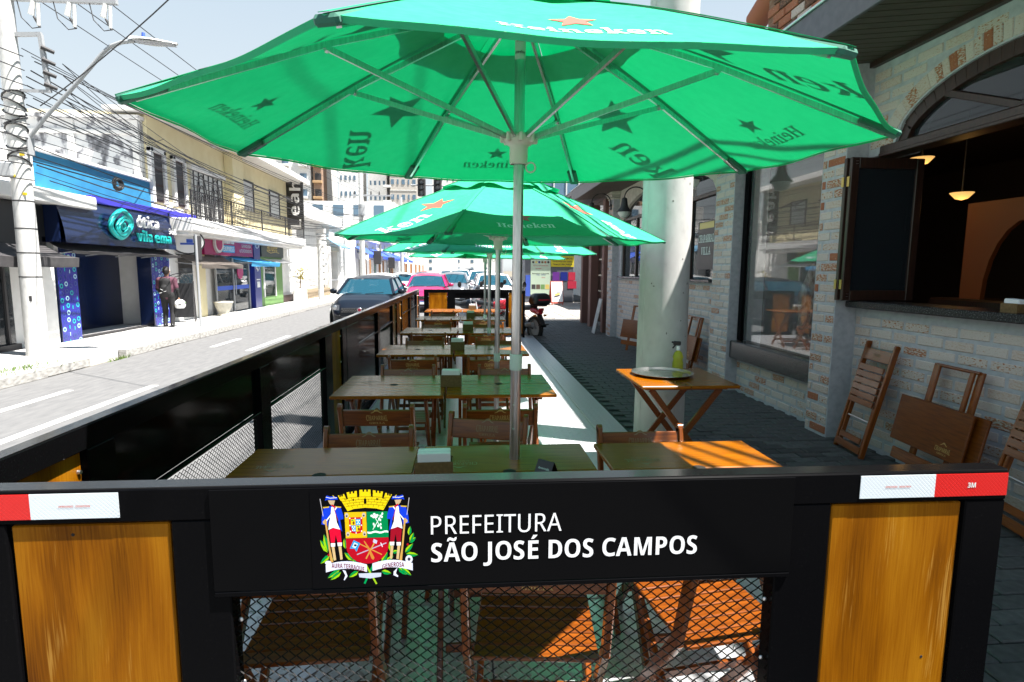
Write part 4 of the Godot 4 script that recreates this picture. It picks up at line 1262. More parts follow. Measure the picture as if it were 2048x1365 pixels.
	# near window: granite sill, wooden head with arched fanlight, folded leaves
	bx(B, "window_sill", mats.granite, V(3.58, 1.39, -3.0) + o, V(0.36, 0.06, 3.84), 0.008)
	bx(B, "window_head", mats.dark_brown_wood, V(3.56, 2.685, -3.55) + o, V(0.16, 0.09, 2.4), 0.01)
	bx(B, "window_head", mats.dark_brown_wood, V(3.50, 2.655, -3.55) + o, V(0.05, 0.03, 2.4), 0.006)
	var ring := MB.new()
	for i in 24:
		var q0 := near_arch[i]; var q1 := near_arch[i + 1]
		ring.bar(V(3.56, q0.y - 0.03, -q0.x), V(3.56, q1.y - 0.03, -q1.x), 0.15, 0.062, V(1, 0, 0), 0.004)
	part(B, "arch_frame", ring, mats.dark_brown_wood, o)
	var fan1 := PackedVector2Array()
	for q in near_arch: fan1.append(q - Vector2(0, 0.05))
	fan1.append(Vector2(2.48, 2.73)); fan1.append(Vector2(4.62, 2.73))
	for i in fan1.size(): fan1[i].y = maxf(fan1[i].y, 2.73)
	var f1 := MB.new()
	for i in 24: f1.quad(V(3.57, 2.73, -near_arch[i].x), V(3.57, 2.73, -near_arch[i + 1].x), V(3.57, maxf(2.735, near_arch[i + 1].y - 0.05), -near_arch[i + 1].x), V(3.57, maxf(2.735, near_arch[i].y - 0.05), -near_arch[i].x))
	part(B, "fanlight", f1, mats.dark_glass, o)
	part(B, "glazing_bar", MB.new().bar(V(3.55, 3.0, -4.18), V(3.55, 2.74, -3.55), 0.05, 0.04, V(1, 0, 0), 0.004), mats.dark_brown_wood, o)
	part(B, "glazing_bar", MB.new().bar(V(3.55, 3.0, -2.92), V(3.55, 2.74, -3.55), 0.05, 0.04, V(1, 0, 0), 0.004), mats.dark_brown_wood, o)
	for k in 2:
		var sx := 0.66
		var leaf := thing("shutter_leaf", ["front leaf of the folded brown wooden window shutter, with dark glass", "rear leaf of the folded brown wooden window shutter, mostly hidden"][k], "shutter", V(3.27 + sx / 2 - k * 0.015, 1.425, -4.795 - k * 0.05))
		for s in [-1, 1]:
			bx(leaf, "stile", mats.dark_brown_wood, V(s * (sx / 2 - 0.035), 0.61, 0), V(0.07, 1.22, 0.036), 0.005)
			bx(leaf, "rail", mats.dark_brown_wood, V(0, 0.61 + s * 0.565, 0), V(sx - 0.14, 0.09, 0.034), 0.005)
		bx(leaf, "pane", mats.dark_glass, V(0, 0.61, 0), V(sx - 0.13, 1.05, 0.006))
		for yy in [0.14, 1.02]: bx(leaf, "hinge", metal_mat("brass", lin(0.6, 0.42, 0.14), 0.35), V(-sx / 2 - 0.004, yy, -0.012), V(0.008, 0.085, 0.03), 0.002)
		if k == 0:
			for yy in [0.035, 0.058, 1.165, 1.188]: part(leaf, "screw", MB.new().box(V(0, 0, 0), V(0.022, 0.004, 0.002)), mats.bolt_steel, V(-sx / 2 + 0.045, yy, 0.0195))
	# ---- brickwork
	brick_field(3.518, -1.6, -4.905, 0.15, 1.35)
	brick_field(3.518, -1.6, -4.905, 2.70, 3.45, func(c: Vector3, h: float) -> bool: return absf(c.z + 3.55) < 1.30 + h * 0.2 and c.y < arch_y(clampf(c.z, -4.80, -2.30), -3.55, 1.25, 2.66, 0.665))
	for i in 27:
		var a := lerpf(PI * 0.995, PI * 0.45, i / 26.0)
		var c := V(3.516, 2.70 + 0.47 * sin(a), -3.55 - 1.07 * -cos(a) * -1.0 * -1.0)
		c.z = -3.55 + 1.07 * cos(a)
		var nrm := Vector2(cos(a) / 1.07, sin(a) / 0.47).normalized()
		c += V(0, nrm.y, nrm.x) * 0.075
		# long side along the normal of the arch
		var zax := V(0, nrm.y, nrm.x)
		bricks.append([c, 0.125, Basis(V(1, 0, 0), V(1, 0, 0).cross(zax) * -1.0, zax), 2])
	brick_field(3.318, -4.912, -5.238, 0.15, 3.45, null, 2)
	brick_field(3.468, -5.245, -7.02, 0.15, 0.58, null, 1)
	brick_field(3.318, -7.022, -7.548, 0.15, 3.45, null, 1)
	brick_field(3.468, -7.555, -13.0, 0.15, 1.50)
	brick_field(3.318, -13.002, -13.398, 0.15, 3.2, null, 1)
	bricks.sort_custom(func(a, b): return (a[0] as Vector3).distance_to(V(0, 1.6, 0)) < (b[0] as Vector3).distance_to(V(0, 1.6, 0)))
	var unit := MB.new().box(Vector3.ZERO, V(0.034, BH, BL), Basis(), 0.006)
	var um := unit.mesh()
	var rest := [MB.new(), MB.new(), MB.new()]
	for k in bricks.size():
		var q: Array = bricks[k]
		var roll := rng.randf()
		var mk := 0
		if q[3] == 0: mk = 0 if roll < 0.45 else (3 if roll < 0.75 else (1 if roll < 0.93 else 2))
		elif q[3] == 1: mk = 0 if roll < 0.35 else (3 if roll < 0.5 else (1 if roll < 0.8 else 2))
		else: mk = 0 if roll < 0.15 else (3 if roll < 0.35 else (1 if roll < 0.6 else (2 if roll < 0.85 else 4)))
		var low: bool = q[3] == 1 and q[0].y < 0.36 and q[0].z > -7.0
		var b: Basis = q[2] * Basis.from_scale(V(1, rng.randf_range(0.95, 1.02), q[1] / BL)) * Basis(V(1, 0, 0), rng.randf_range(-0.012, 0.012))
		var at: Vector3 = q[0] + V(rng.randf_range(-0.003, 0.003), rng.randf_range(-0.002, 0.002), 0) + o
		if k < 300: part(B, "brick", um, mats.old_brick if low and roll < 0.7 else mats["painted_brick_%d" % mk], at, b)
		else: (rest[[0, 1, 2, 0, 2][mk]] as MB).add(unit, Transform3D(b, at))
	for k in 3: part(B, "brick_courses", rest[k], mats["painted_brick_%d" % [0, 1, 2][k]]).set_meta("kind", "stuff")
	build_restaurant_things()

func wall_lantern(label: String, at: Vector3) -> void:
	var t := thing("wall_lantern", label, "lantern", at, 0.0, "wall lanterns of the restaurant")
	var curl := []
	for i in 15:
		var a := -0.5 + i / 14.0 * (PI + 0.5)
		curl.append(V(0.22 + 0.22 * -cos(a) * -1.0, 0.30 + 0.20 * sin(a), 0))
	part(t, "bracket", MB.new().tube(curl, 0.012, 8), mats.iron)
	part(t, "wall_plate", MB.new().cyl(V(0.46, 0.2, 0), V(0.43, 0.2, 0), 0.07, 0.06, 14), mats.iron)
	part(t, "hood", MB.new().lathe([Vector2(0.02, 0.30), Vector2(0.05, 0.28), Vector2(0.06, 0.20), Vector2(0.075, 0.12), Vector2(0.14, 0.04), Vector2(0.145, 0.03), Vector2(0.12, 0.03)], 18), mats.iron)
	part(t, "glass_bowl", MB.new().lathe([Vector2(0.0, -0.08), Vector2(0.06, -0.07), Vector2(0.105, -0.02), Vector2(0.12, 0.03)], 18), mats.lamp_white)

func build_restaurant_things() -> void:
	wall_lantern("black wall lantern left of the concrete pole, beside the arched window", V(2.98, 2.75, -10.9))
	wall_lantern("black wall lantern on the far pilaster under the eaves", V(2.85, 2.92, -13.2))
	wall_lantern("black wall lantern just right of the concrete pole under the parasol", V(2.86, 2.80, -7.35))
	# warm lamps inside
	var k := 0
	for q in [[4.6, 2.56, -6.33], [5.0, 2.93, -6.13], [5.5, 2.56, -6.12]]:  # first lamp is added to imitate a glow reflected in the shutter pane
		var t := thing("ceiling_lamp", ["warm dome lamp added behind the shutter glass for a reflected glow", "warm dome lamp under the window head inside the restaurant", "warm dome lamp deep inside the restaurant"][k], "lamp", V(q[0], q[1], q[2]), 0.0, "warm dome lamps in the restaurant")
		var em := mat("lamp_glow", lin(0.9, 0.6, 0.25), 0.5)
		em.emission_enabled = true; em.emission = lin(1.0, 0.55, 0.16); em.emission_energy_multiplier = 0.28
		part(t, "lamp_bowl", MB.new().lathe([Vector2(0.0, -0.08), Vector2(0.06, -0.065), Vector2(0.10, -0.02), Vector2(0.115, 0.0), Vector2(0.0, 0.0)], 18), em)
		part(t, "stem", MB.new().cyl(V(0, 0, 0), V(0, 3.44 - q[1], 0), 0.008, 0.008, 6), mats.iron)
		var li := OmniLight3D.new()
		li.name = "lamp_light"
		li.light_color = Color(1.0, 0.75, 0.4); li.light_energy = 0.015; li.omni_range = 8.0; li.omni_attenuation = 2.0; li.shadow_enabled = true; li.light_size = 0.08
		t.add_child(li)
		li.position = V(0, -0.12, 0)
		k += 1
	var cnt := thing("bar_counter", "dark bar counter with orange arched panel inside the restaurant", "counter", V(5.5, 0.30, -4.9))
	bx(cnt, "counter_body", mats.dark_brown_wood, V(0, 0.475, 0), V(0.6, 1.25, 2.4), 0.02)
	var ap := PackedVector2Array([Vector2(-0.5, 1.1), Vector2(-0.5, 2.1), Vector2(0.9, 2.1), Vector2(0.9, 1.1), Vector2(0.65, 1.1)])
	for i in 13: ap.append(Vector2(0.2 + 0.45 * cos(PI * i / 12), 1.1 + 0.8 * sin(PI * i / 12)))
	part(cnt, "arched_panel", MB.new().slab(ap, 0.05, Transform3D(Basis(V(0, 0, -1), V(0, 1, 0), V(1, 0, 0)), V(-0.2, 0, 0))), mat("orange_wood", lin(0.26, 0.06, 0.008), 0.5))  # panel colour darkened as well, for the dim room
	for i in 7:
		var bt := thing("bottle", "dark glass bottle on the bar shelf, one of a row", "bottle", V(5.5, 1.402, -4.0 - i * 0.14), 0.0, "bottles on the bar")
		part(bt, "glass", MB.new().lathe([Vector2(0.0, 0), Vector2(0.035, 0), Vector2(0.036, 0.18), Vector2(0.013, 0.24), Vector2(0.013, 0.30), Vector2(0, 0.30)], 10), mat("bottle_glass", lin(0.02, 0.05, 0.02), 0.1))
	# napkin box on the near sill
	var nb := thing("napkin_holder", "wooden napkin box with folded white napkins on the granite window sill", "napkin holder", V(3.52, 1.42, -3.42), PI / 2 - 0.1)
	var box := MB.new()
	for s in [-1, 1]:
		box.box(V(0, 0.03, s * 0.04), V(0.13, 0.06, 0.005)); box.box(V(s * 0.0625, 0.03, 0), V(0.005, 0.055, 0.075))
	part(nb, "box", box, mats.cork_wood)
	part(nb, "napkin", MB.new().box(V(0, 0.062, 0), V(0.115, 0.05, 0.065), Basis(V(0, 0, 1), 0.06), 0.006), mats.paper)
	# menu board behind the second window
	var sb := thing("window_sign", "dark sign with white serif lettering behind the second restaurant window", "sign", V(3.50, 2.05, -8.25))
	bx(sb, "board", mats.black_sign, V(0, 0, 0), V(0.012, 0.7, 0.62))
	for l in [["CHAPARRAL", 0.10, 0.55], ["VILLA", -0.08, 0.34]]: letters(sb, "lettering", l[0], serif, 0.11, mats.print_white, V(-0.009, l[1], 0), V(0, 0, 1), V(0, 1, 0), l[2])
	bx(sb, "yellow_strip", mats.gold_sign, V(-0.008, 0.29, 0), V(0.004, 0.09, 0.5))
	# racks of ribs roasting behind the shop window
	for i in 2:
		var rb := thing("rib_rack", ["front slab of roasting ribs on a stake behind the shop window", "rear slab of roasting ribs on a stake behind the shop window"][i], "meat", V(4.12 + i * 0.1, 0.80, -6.35 - i * 0.42), 0.5 - i * 0.2, "slabs of ribs")
		var flesh := nmat("roast_meat", [[0.0, lin(0.08, 0.045, 0.03)], [0.35, lin(0.22, 0.16, 0.12)], [0.6, lin(0.40, 0.36, 0.31)], [1.0, lin(0.52, 0.49, 0.44)]], V(2, 0.8, 2), 0.55, 0.03, 5, true, 0.8)
		var meat := MB.new()
		for sgn in [1.0, -1.0]:
			meat.grid(func(u: float, v: float) -> Vector3:
				var w := 0.27 * (0.75 + 0.25 * sin(PI * v)) * (1.0 - 0.35 * pow(v, 6.0))
				var x := (u - 0.5) * 2.0 * w
				var edge := sqrt(maxf(0.0, 1.0 - pow(absf(u - 0.5) * 2.0, 3.0))) * sqrt(maxf(0.0, 1.0 - pow(absf(v - 0.5) * 2.0, 6.0)))
				return V(x + 0.03 * sin(v * 9.0), 0.17 + v * 0.80, 0.03 * sin(u * 9.0 + v * 3.0) * edge + sgn * (0.055 + 0.012 * sin(x * 60.0)) * edge + 0.10 * sin(v * 2.0)), 14, 16, sgn < 0)
		part(rb, "slab", meat, flesh)
		part(rb, "stake", MB.new().cyl(V(0, -0.1, 0.08), V(0.02, 1.08, 0.14), 0.01, 0.006, 8), mats.grey_steel)
		part(rb, "cross_bar", MB.new().cyl(V(-0.25, 0.35, 0.1), V(0.25, 0.37, 0.1), 0.006, 0.006, 8), mats.grey_steel)
	var tr := thing("roasting_bed", "grey perforated grill bed under the roasting ribs", "grill", V(4.15, 0.62, -6.4))
	bx(tr, "tray", mats.grey_steel, V(0, 0, 0), V(1.1, 0.06, 1.3), 0.01)
	bx(tr, "plinth", mats.darkened_interior, V(0, -0.26, 0), V(1.0, 0.44, 1.2))
	var sp := MB.new()
	for i in 24:
		for j in 28: sp.box(V(-0.52 + i * 0.045, 0.04, -0.62 + j * 0.045), V(0.026, 0.014, 0.026), Basis(V(0, 1, 0), PI / 4))
	part(tr, "pebble_grid", sp, mat("pale_stone", lin(0.5, 0.49, 0.46), 0.8)).set_meta("kind", "stuff")

func folded_chair(label: String, at: Vector3, turn: float, lean: float) -> void:
	var t := thing("folded_chair", label, "chair", at, turn, "folded wooden chairs leaning on the wall")
	t.basis = Basis(V(0, 1, 0), turn) * Basis(V(1, 0, 0), lean)
	var w: Material = mats.varnished_wood_2; var h: Material = mats.varnished_wood_0
	for s in [-1, 1]:
		part(t, "upright", MB.new().box(V(s * 0.195, 0.47, 0), V(0.024, 0.94, 0.045), Basis(), 0.005).cyl(V(s * 0.207, 0.94, 0), V(s * 0.183, 0.94, 0), 0.022, 0.022, 12), w)
		part(t, "leg", MB.new().box(V(s * 0.165, 0.36, -0.004), V(0.022, 0.66, 0.036), Basis(), 0.004), w)
	part(t, "backrest", MB.new().box(V(0, 0.85, 0.012), V(0.366, 0.10, 0.016), Basis(), 0.004), h)
	for i in 6: part(t, "seat_slat", MB.new().box(V(0, 0.735 - i * 0.058, 0.03), V(0.345, 0.05, 0.014), Basis(), 0.003), h)
	part(t, "stretcher", MB.new().box(V(0, 0.055, 0.02), V(0.366, 0.06, 0.016), Basis(), 0.003), h)
	part(t, "stretcher", MB.new().cyl(V(-0.17, 0.30, 0.0), V(0.17, 0.30, 0.0), 0.008, 0.008, 8), mats.bolt_steel)
	part(t, "stretcher", MB.new().box(V(0, 0.13, 0.02), V(0.31, 0.05, 0.014), Basis(), 0.003), h)
	brand(t, V(0, 0.852, 0.0208), V(1, 0, 0), V(0, 1, 0), 0.11, mats.faded_print)

func folded_table(label: String, at: Vector3, turn: float, lean: float) -> void:
	var t := thing("folded_table", label, "table", at, turn, "folded wooden tables leaning on the wall")
	t.basis = Basis(V(0, 1, 0), turn) * Basis(V(1, 0, 0), lean)
	part(t, "table_top", MB.new().box(V(-0.02, 0.42, 0.05), V(0.70, 0.35, 0.02), Basis(), 0.004), mats.varnished_wood_1)  # both tops use a darker wood to stand in for the wall's shade
	part(t, "table_top", MB.new().box(V(0.06, 0.42, 0.012), V(0.70, 0.35, 0.02), Basis(), 0.004), mats.varnished_wood_1)
	for s in [-1, 1]:
		part(t, "leg", MB.new().box(V(s * 0.20, 0.44, -0.02), V(0.05, 0.88, 0.022), Basis(), 0.004), mats.varnished_wood_2)
		part(t, "leg", MB.new().box(V(s * 0.155, 0.44, 0.004), V(0.035, 0.86, 0.022), Basis(), 0.004), mats.varnished_wood_2)
	part(t, "stretcher", MB.new().cyl(V(-0.2, 0.87, -0.01), V(0.2, 0.87, -0.01), 0.013, 0.013, 10), mats.varnished_wood_0)
	part(t, "stretcher", MB.new().box(V(-0.02, 0.15, 0.045), V(0.60, 0.085, 0.02), Basis(), 0.004), mats.varnished_wood_0)
	brand(t, V(0.16, 0.31, 0.0606), V(1, 0, 0), V(0, 1, 0), 0.14, mats.gold_print)

func build_sidewalk_things() -> void:
	# concrete street pole
	var p := thing("concrete_pole", "thick round concrete utility pole standing on the pavement beside the parklet", "utility pole", V(1.70, 0.13, -4.86))
	var prof := []
	for i in 19: prof.append(Vector2(0.218 - i * 0.5 * 0.0055, i * 0.5))
	part(p, "shaft", MB.new().lathe(prof, 40), mats.concrete_pole)
	for a in [2.75, -0.4]: part(p, "mould_seam", MB.new().bar(V(cos(a) * 0.218, 0, sin(a) * 0.218), V(cos(a) * 0.169, 9, sin(a) * 0.169), 0.012, 0.006, V(cos(a), 0, sin(a)), 0.002), mats.concrete_pole)
	for i in 26:
		var a := rng.randf_range(0.6, 2.6); var y := rng.randf_range(0.3, 2.9)
		var r := 0.2185 - y * 0.0055
		part(p, "pit", MB.new().lathe([Vector2(0.0, 0.0008), Vector2(0.004, 0.0006), Vector2(0.006, 0.0)], 6), mat("pit_dark", lin(0.16, 0.155, 0.14), 0.95), V(cos(a) * r, y, sin(a) * r), Basis(V(1, 0, 0), PI / 2).rotated(V(0, 1, 0), PI / 2 - a).scaled_local(V(rng.randf_range(0.6, 1.6), 1, rng.randf_range(0.5, 2.2))))
	bx(p, "cross_arm", mats.dark_brown_wood, V(0, 8.2, 0), V(2.2, 0.12, 0.1), 0.01)
	# tray table
	var t := make_table("folding table with steel tray on the pavement in front of the concrete pole")
	t.position = V(1.55, 0.15, -4.14); t.rotation.y = PI / 2
	var tr := solo("serving_tray", "round stainless steel tray lying on the pavement table", "tray", MB.new().lathe([Vector2(0.0, 0.004), Vector2(0.19, 0.004), Vector2(0.205, 0.008), Vector2(0.222, 0.022), Vector2(0.234, 0.024), Vector2(0.236, 0.021), Vector2(0.22, 0.018), Vector2(0.2, 0.0), Vector2(0.0, 0.0)], 48), metal_mat("stainless", lin(0.74, 0.74, 0.74), 0.22), V(1.49, 0.8815, -4.22))
	var sb := thing("spray_bottle", "spray bottle of yellow-green liquid with black trigger on the pavement table", "bottle", V(1.70, 0.8815, -4.46), -0.5)
	var lq2 := mat("tinted_bottle", lin(0.46, 0.42, 0.05), 0.12)
	lq2.backlight_enabled = true; lq2.backlight = lin(0.8, 0.8, 0.2)
	part(sb, "flask", MB.new().lathe([Vector2(0.0, 0.0), Vector2(0.04, 0.0), Vector2(0.043, 0.01), Vector2(0.043, 0.05), Vector2(0.036, 0.08), Vector2(0.043, 0.10), Vector2(0.03, 0.135), Vector2(0.014, 0.15), Vector2(0.014, 0.158)], 20), lq2)
	part(sb, "neck", MB.new().cyl(V(0, 0.155, 0), V(0, 0.188, 0), 0.016, 0.015, 14), mats.paper)
	part(sb, "trigger_head", MB.new().box(V(-0.012, 0.212, 0), V(0.06, 0.034, 0.022), Basis(), 0.006).box(V(-0.045, 0.218, 0), V(0.02, 0.014, 0.014), Basis(), 0.003).bar(V(-0.022, 0.2, 0), V(-0.045, 0.168, 0), 0.012, 0.008, V(0, 0, 1), 0.002), mats.black_plastic)
	# folded furniture against the wall; it looks towards -x
	folded_chair("folded wooden chair leaning on the wall beside the brick pilaster", V(3.24, 0.15, -4.50), -PI / 2 - 0.12, -0.23)
	folded_chair("folded wooden chair leaning on the wall at the right edge of the picture", V(3.20, 0.15, -3.02), -PI / 2 - 0.2, -0.25)
	folded_table("folded wooden table leaning on the wall between two folded chairs", V(3.26, 0.15, -3.72), -PI / 2 - 0.08, -0.19)
	folded_table("folded wooden table leaning on the wall just behind the concrete pole, at its right", V(3.18, 0.15, -8.15), -PI / 2, -0.2)
	folded_table("folded wooden table leaning on the wall, showing at the left of the concrete pole", V(3.12, 0.15, -10.55), -PI / 2 + 0.4, -0.2)
	bx(thing("leaning_board", "grey board leaning on the far brick pilaster", "board", V(3.16, 0.15, -13.75)), "board", mats.pale_concrete, V(0, 0.42, 0), V(0.02, 0.86, 0.3), 0.004, Basis(V(0, 0, 1), -0.2))
	# newsstand with posters
	var n := thing("newsstand", "grey newsstand covered with posters at the far end of the pavement", "kiosk", V(3.9, 0.14, -28.3))
	var gm := mat("kiosk_grey", lin(0.10, 0.105, 0.12), 0.5)
	bx(n, "cabin", gm, V(0, 1.25, 0), V(2.35, 2.5, 2.2), 0.02)
	bx(n, "roof", gm, V(0, 2.56, 0), V(2.7, 0.12, 2.6), 0.02)
	bx(n, "door", gm, V(0.75, 1.05, 1.11), V(0.8, 2.0, 0.03), 0.01)
	bx(n, "awning_corner", mat("kiosk_blue", lin(0.04, 0.09, 0.42), 0.5), V(-1.02, 0.8, 1.112), V(0.22, 1.0, 0.02))
	var po := bx(n, "poster", mat("poster_green", lin(0.42, 0.52, 0.40), 0.6), V(-0.42, 1.25, 1.115), V(0.95, 1.75, 0.012))
	for q in 6:
		part(po, "picture", MB.new().lathe([Vector2(0, 0.006), Vector2(0.05, 0.004), Vector2(0.055, 0)], 10), [mats.iron, mats.gold_sign, mats.royal_panel, mats.cork_wood, mats.terracotta, mats.iron][q], V(-0.36 + q * 0.145, 0.66, 0.006), Basis(V(1, 0, 0), PI / 2))
	letters(po, "lettering", "Revistas e Jornais", sans_bold, 0.055, mats.iron, V(0, 0.12, 0.008), Vector3.RIGHT, Vector3.UP, 0.8)
	letters(po, "lettering", "Cursos com certificado", sans_bold, 0.045, mat("poster_red", lin(0.4, 0.05, 0.08), 0.6), V(0, 0.5, 0.008), Vector3.RIGHT, Vector3.UP, 0.72)
	for q in 3: letters(po, "lettering", ["Recargas", "Chips   Cartões", "Xerox"][q], sans_bold, 0.045, [mat("poster_red", Color.WHITE), mats.royal_panel, mat("poster_red", Color.WHITE)][q], V(-0.1 + q * 0.12, 0.36 - q * 0.12 - (0.18 if q else 0.0), 0.008))
	for q in 4: bx(po, "picture", [mats.iron, mats.interior_floor, mats.leaf_green_wall, mats.gold_sign][q], V(-0.33 + q * 0.22, -0.5, 0.008), V(0.19, 0.22, 0.004))
	var yb := bx(n, "yellow_board", mat("poster_yellow", lin(0.62, 0.5, 0.02), 0.5), V(0.62, 1.95, 1.14), V(1.1, 0.5, 0.012))
	for q in 3: letters(yb, "lettering", ["VENDEMOS", "PAPELARIA EM GERAL", "TEMOS RECARGA"][q], sans_bold, 0.075, mats.iron, V(0, 0.14 - q * 0.14, 0.008), Vector3.RIGHT, Vector3.UP, 0.95)
	for q in 3: bx(n, "poster", [mat("poster_purple", lin(0.12, 0.02, 0.22), 0.5), mats.royal_panel, mat("poster_crimson", lin(0.45, 0.02, 0.05), 0.5)][q], V(0.32 + q * 0.38, 1.25, 1.135), V(0.33, 0.4, 0.01))
	for q in 2: bx(n, "poster", mats["poster_purple" if q == 0 else "poster_crimson"], V(0.4 + q * 0.7, 0.85, 1.135), V(0.42, 0.36, 0.01))
	# sandwich board in front of it
	var eb := thing("sandwich_board", "white sandwich board with a red frame standing before the newsstand", "sign", V(3.95, 0.145, -25.3), 0.1)
	for s in [-1, 1]:
		var bd := part(eb, "board", MB.new().box(Vector3.ZERO, V(0.56, 1.0, 0.02), Basis(), 0.004), mat("red_frame", lin(0.4, 0.06, 0.03), 0.6), V(0, 0.56, s * 0.14), Basis(V(1, 0, 0), -s * 0.22))
		part(bd, "sheet", MB.new().box(Vector3.ZERO, V(0.5, 0.9, 0.004)), mats.paper, V(0, 0.02, s * 0.013))
		if s > 0:
			for q in 3: part(bd, "picture", MB.new().box(Vector3.ZERO, V(0.3 - q * 0.06, 0.06 + 0.02 * q, 0.003)), [mats.iron, mats.gold_sign, mats.grey_steel][q], V(-0.03 + q * 0.04, 0.0 + q * 0.09 - 0.18, 0.017), Basis(V(0, 0, 1), 0.25))
		for x in [-0.24, 0.24]: part(eb, "leg", MB.new().bar(V(x, 0, s * 0.25), V(x, 0.1, s * 0.225), 0.03, 0.02), mats["red_frame"])

const FX := -8.2   # plane of the shop fronts across the street, looking towards +x
func awning(label: String, m: Material, z0: float, z1: float, x_out: float, y_top: float, y_out: float, drop: float) -> void:
	var t := thing("awning", label, "awning", V(FX, y_top, (z0 + z1) / 2))
	var L := absf(z1 - z0)
	var w := x_out - FX
	var n := maxi(2, int(L / 0.9))
	part(t, "cloth", MB.new().grid(func(u: float, v: float) -> Vector3: return V(w * v, (y_out - y_top) * v - 0.05 * sin(PI * v) - 0.012 * absf(sin(u * PI * n)), (0.5 - u) * L), n * 4, 5), m)
	part(t, "valance", MB.new().grid(func(u: float, v: float) -> Vector3: return V(w + 0.004 - 0.02 * v, (y_out - y_top) - drop * v - 0.012 * absf(sin(u * PI * n)), (0.5 - u) * L), n * 4, 2), m)
	for k in n + 1: part(t, "arm", MB.new().bar(V(0, -0.25, (0.5 - float(k) / n) * (L - 0.04)), V(w - 0.02, y_out - y_top - 0.03, (0.5 - float(k) / n) * (L - 0.04)), 0.02, 0.02), mats.grey_steel)

func shop_letters(t: Node3D, s: String, f: Font, h: float, m: Material, y: float, z: float, wide := 0.0, thick := 0.0, x := 0.0) -> void:
	letters(t, "lettering", s, f, h, m, V(x, y, z), V(0, 0, -1), V(0, 1, 0), wide, thick)

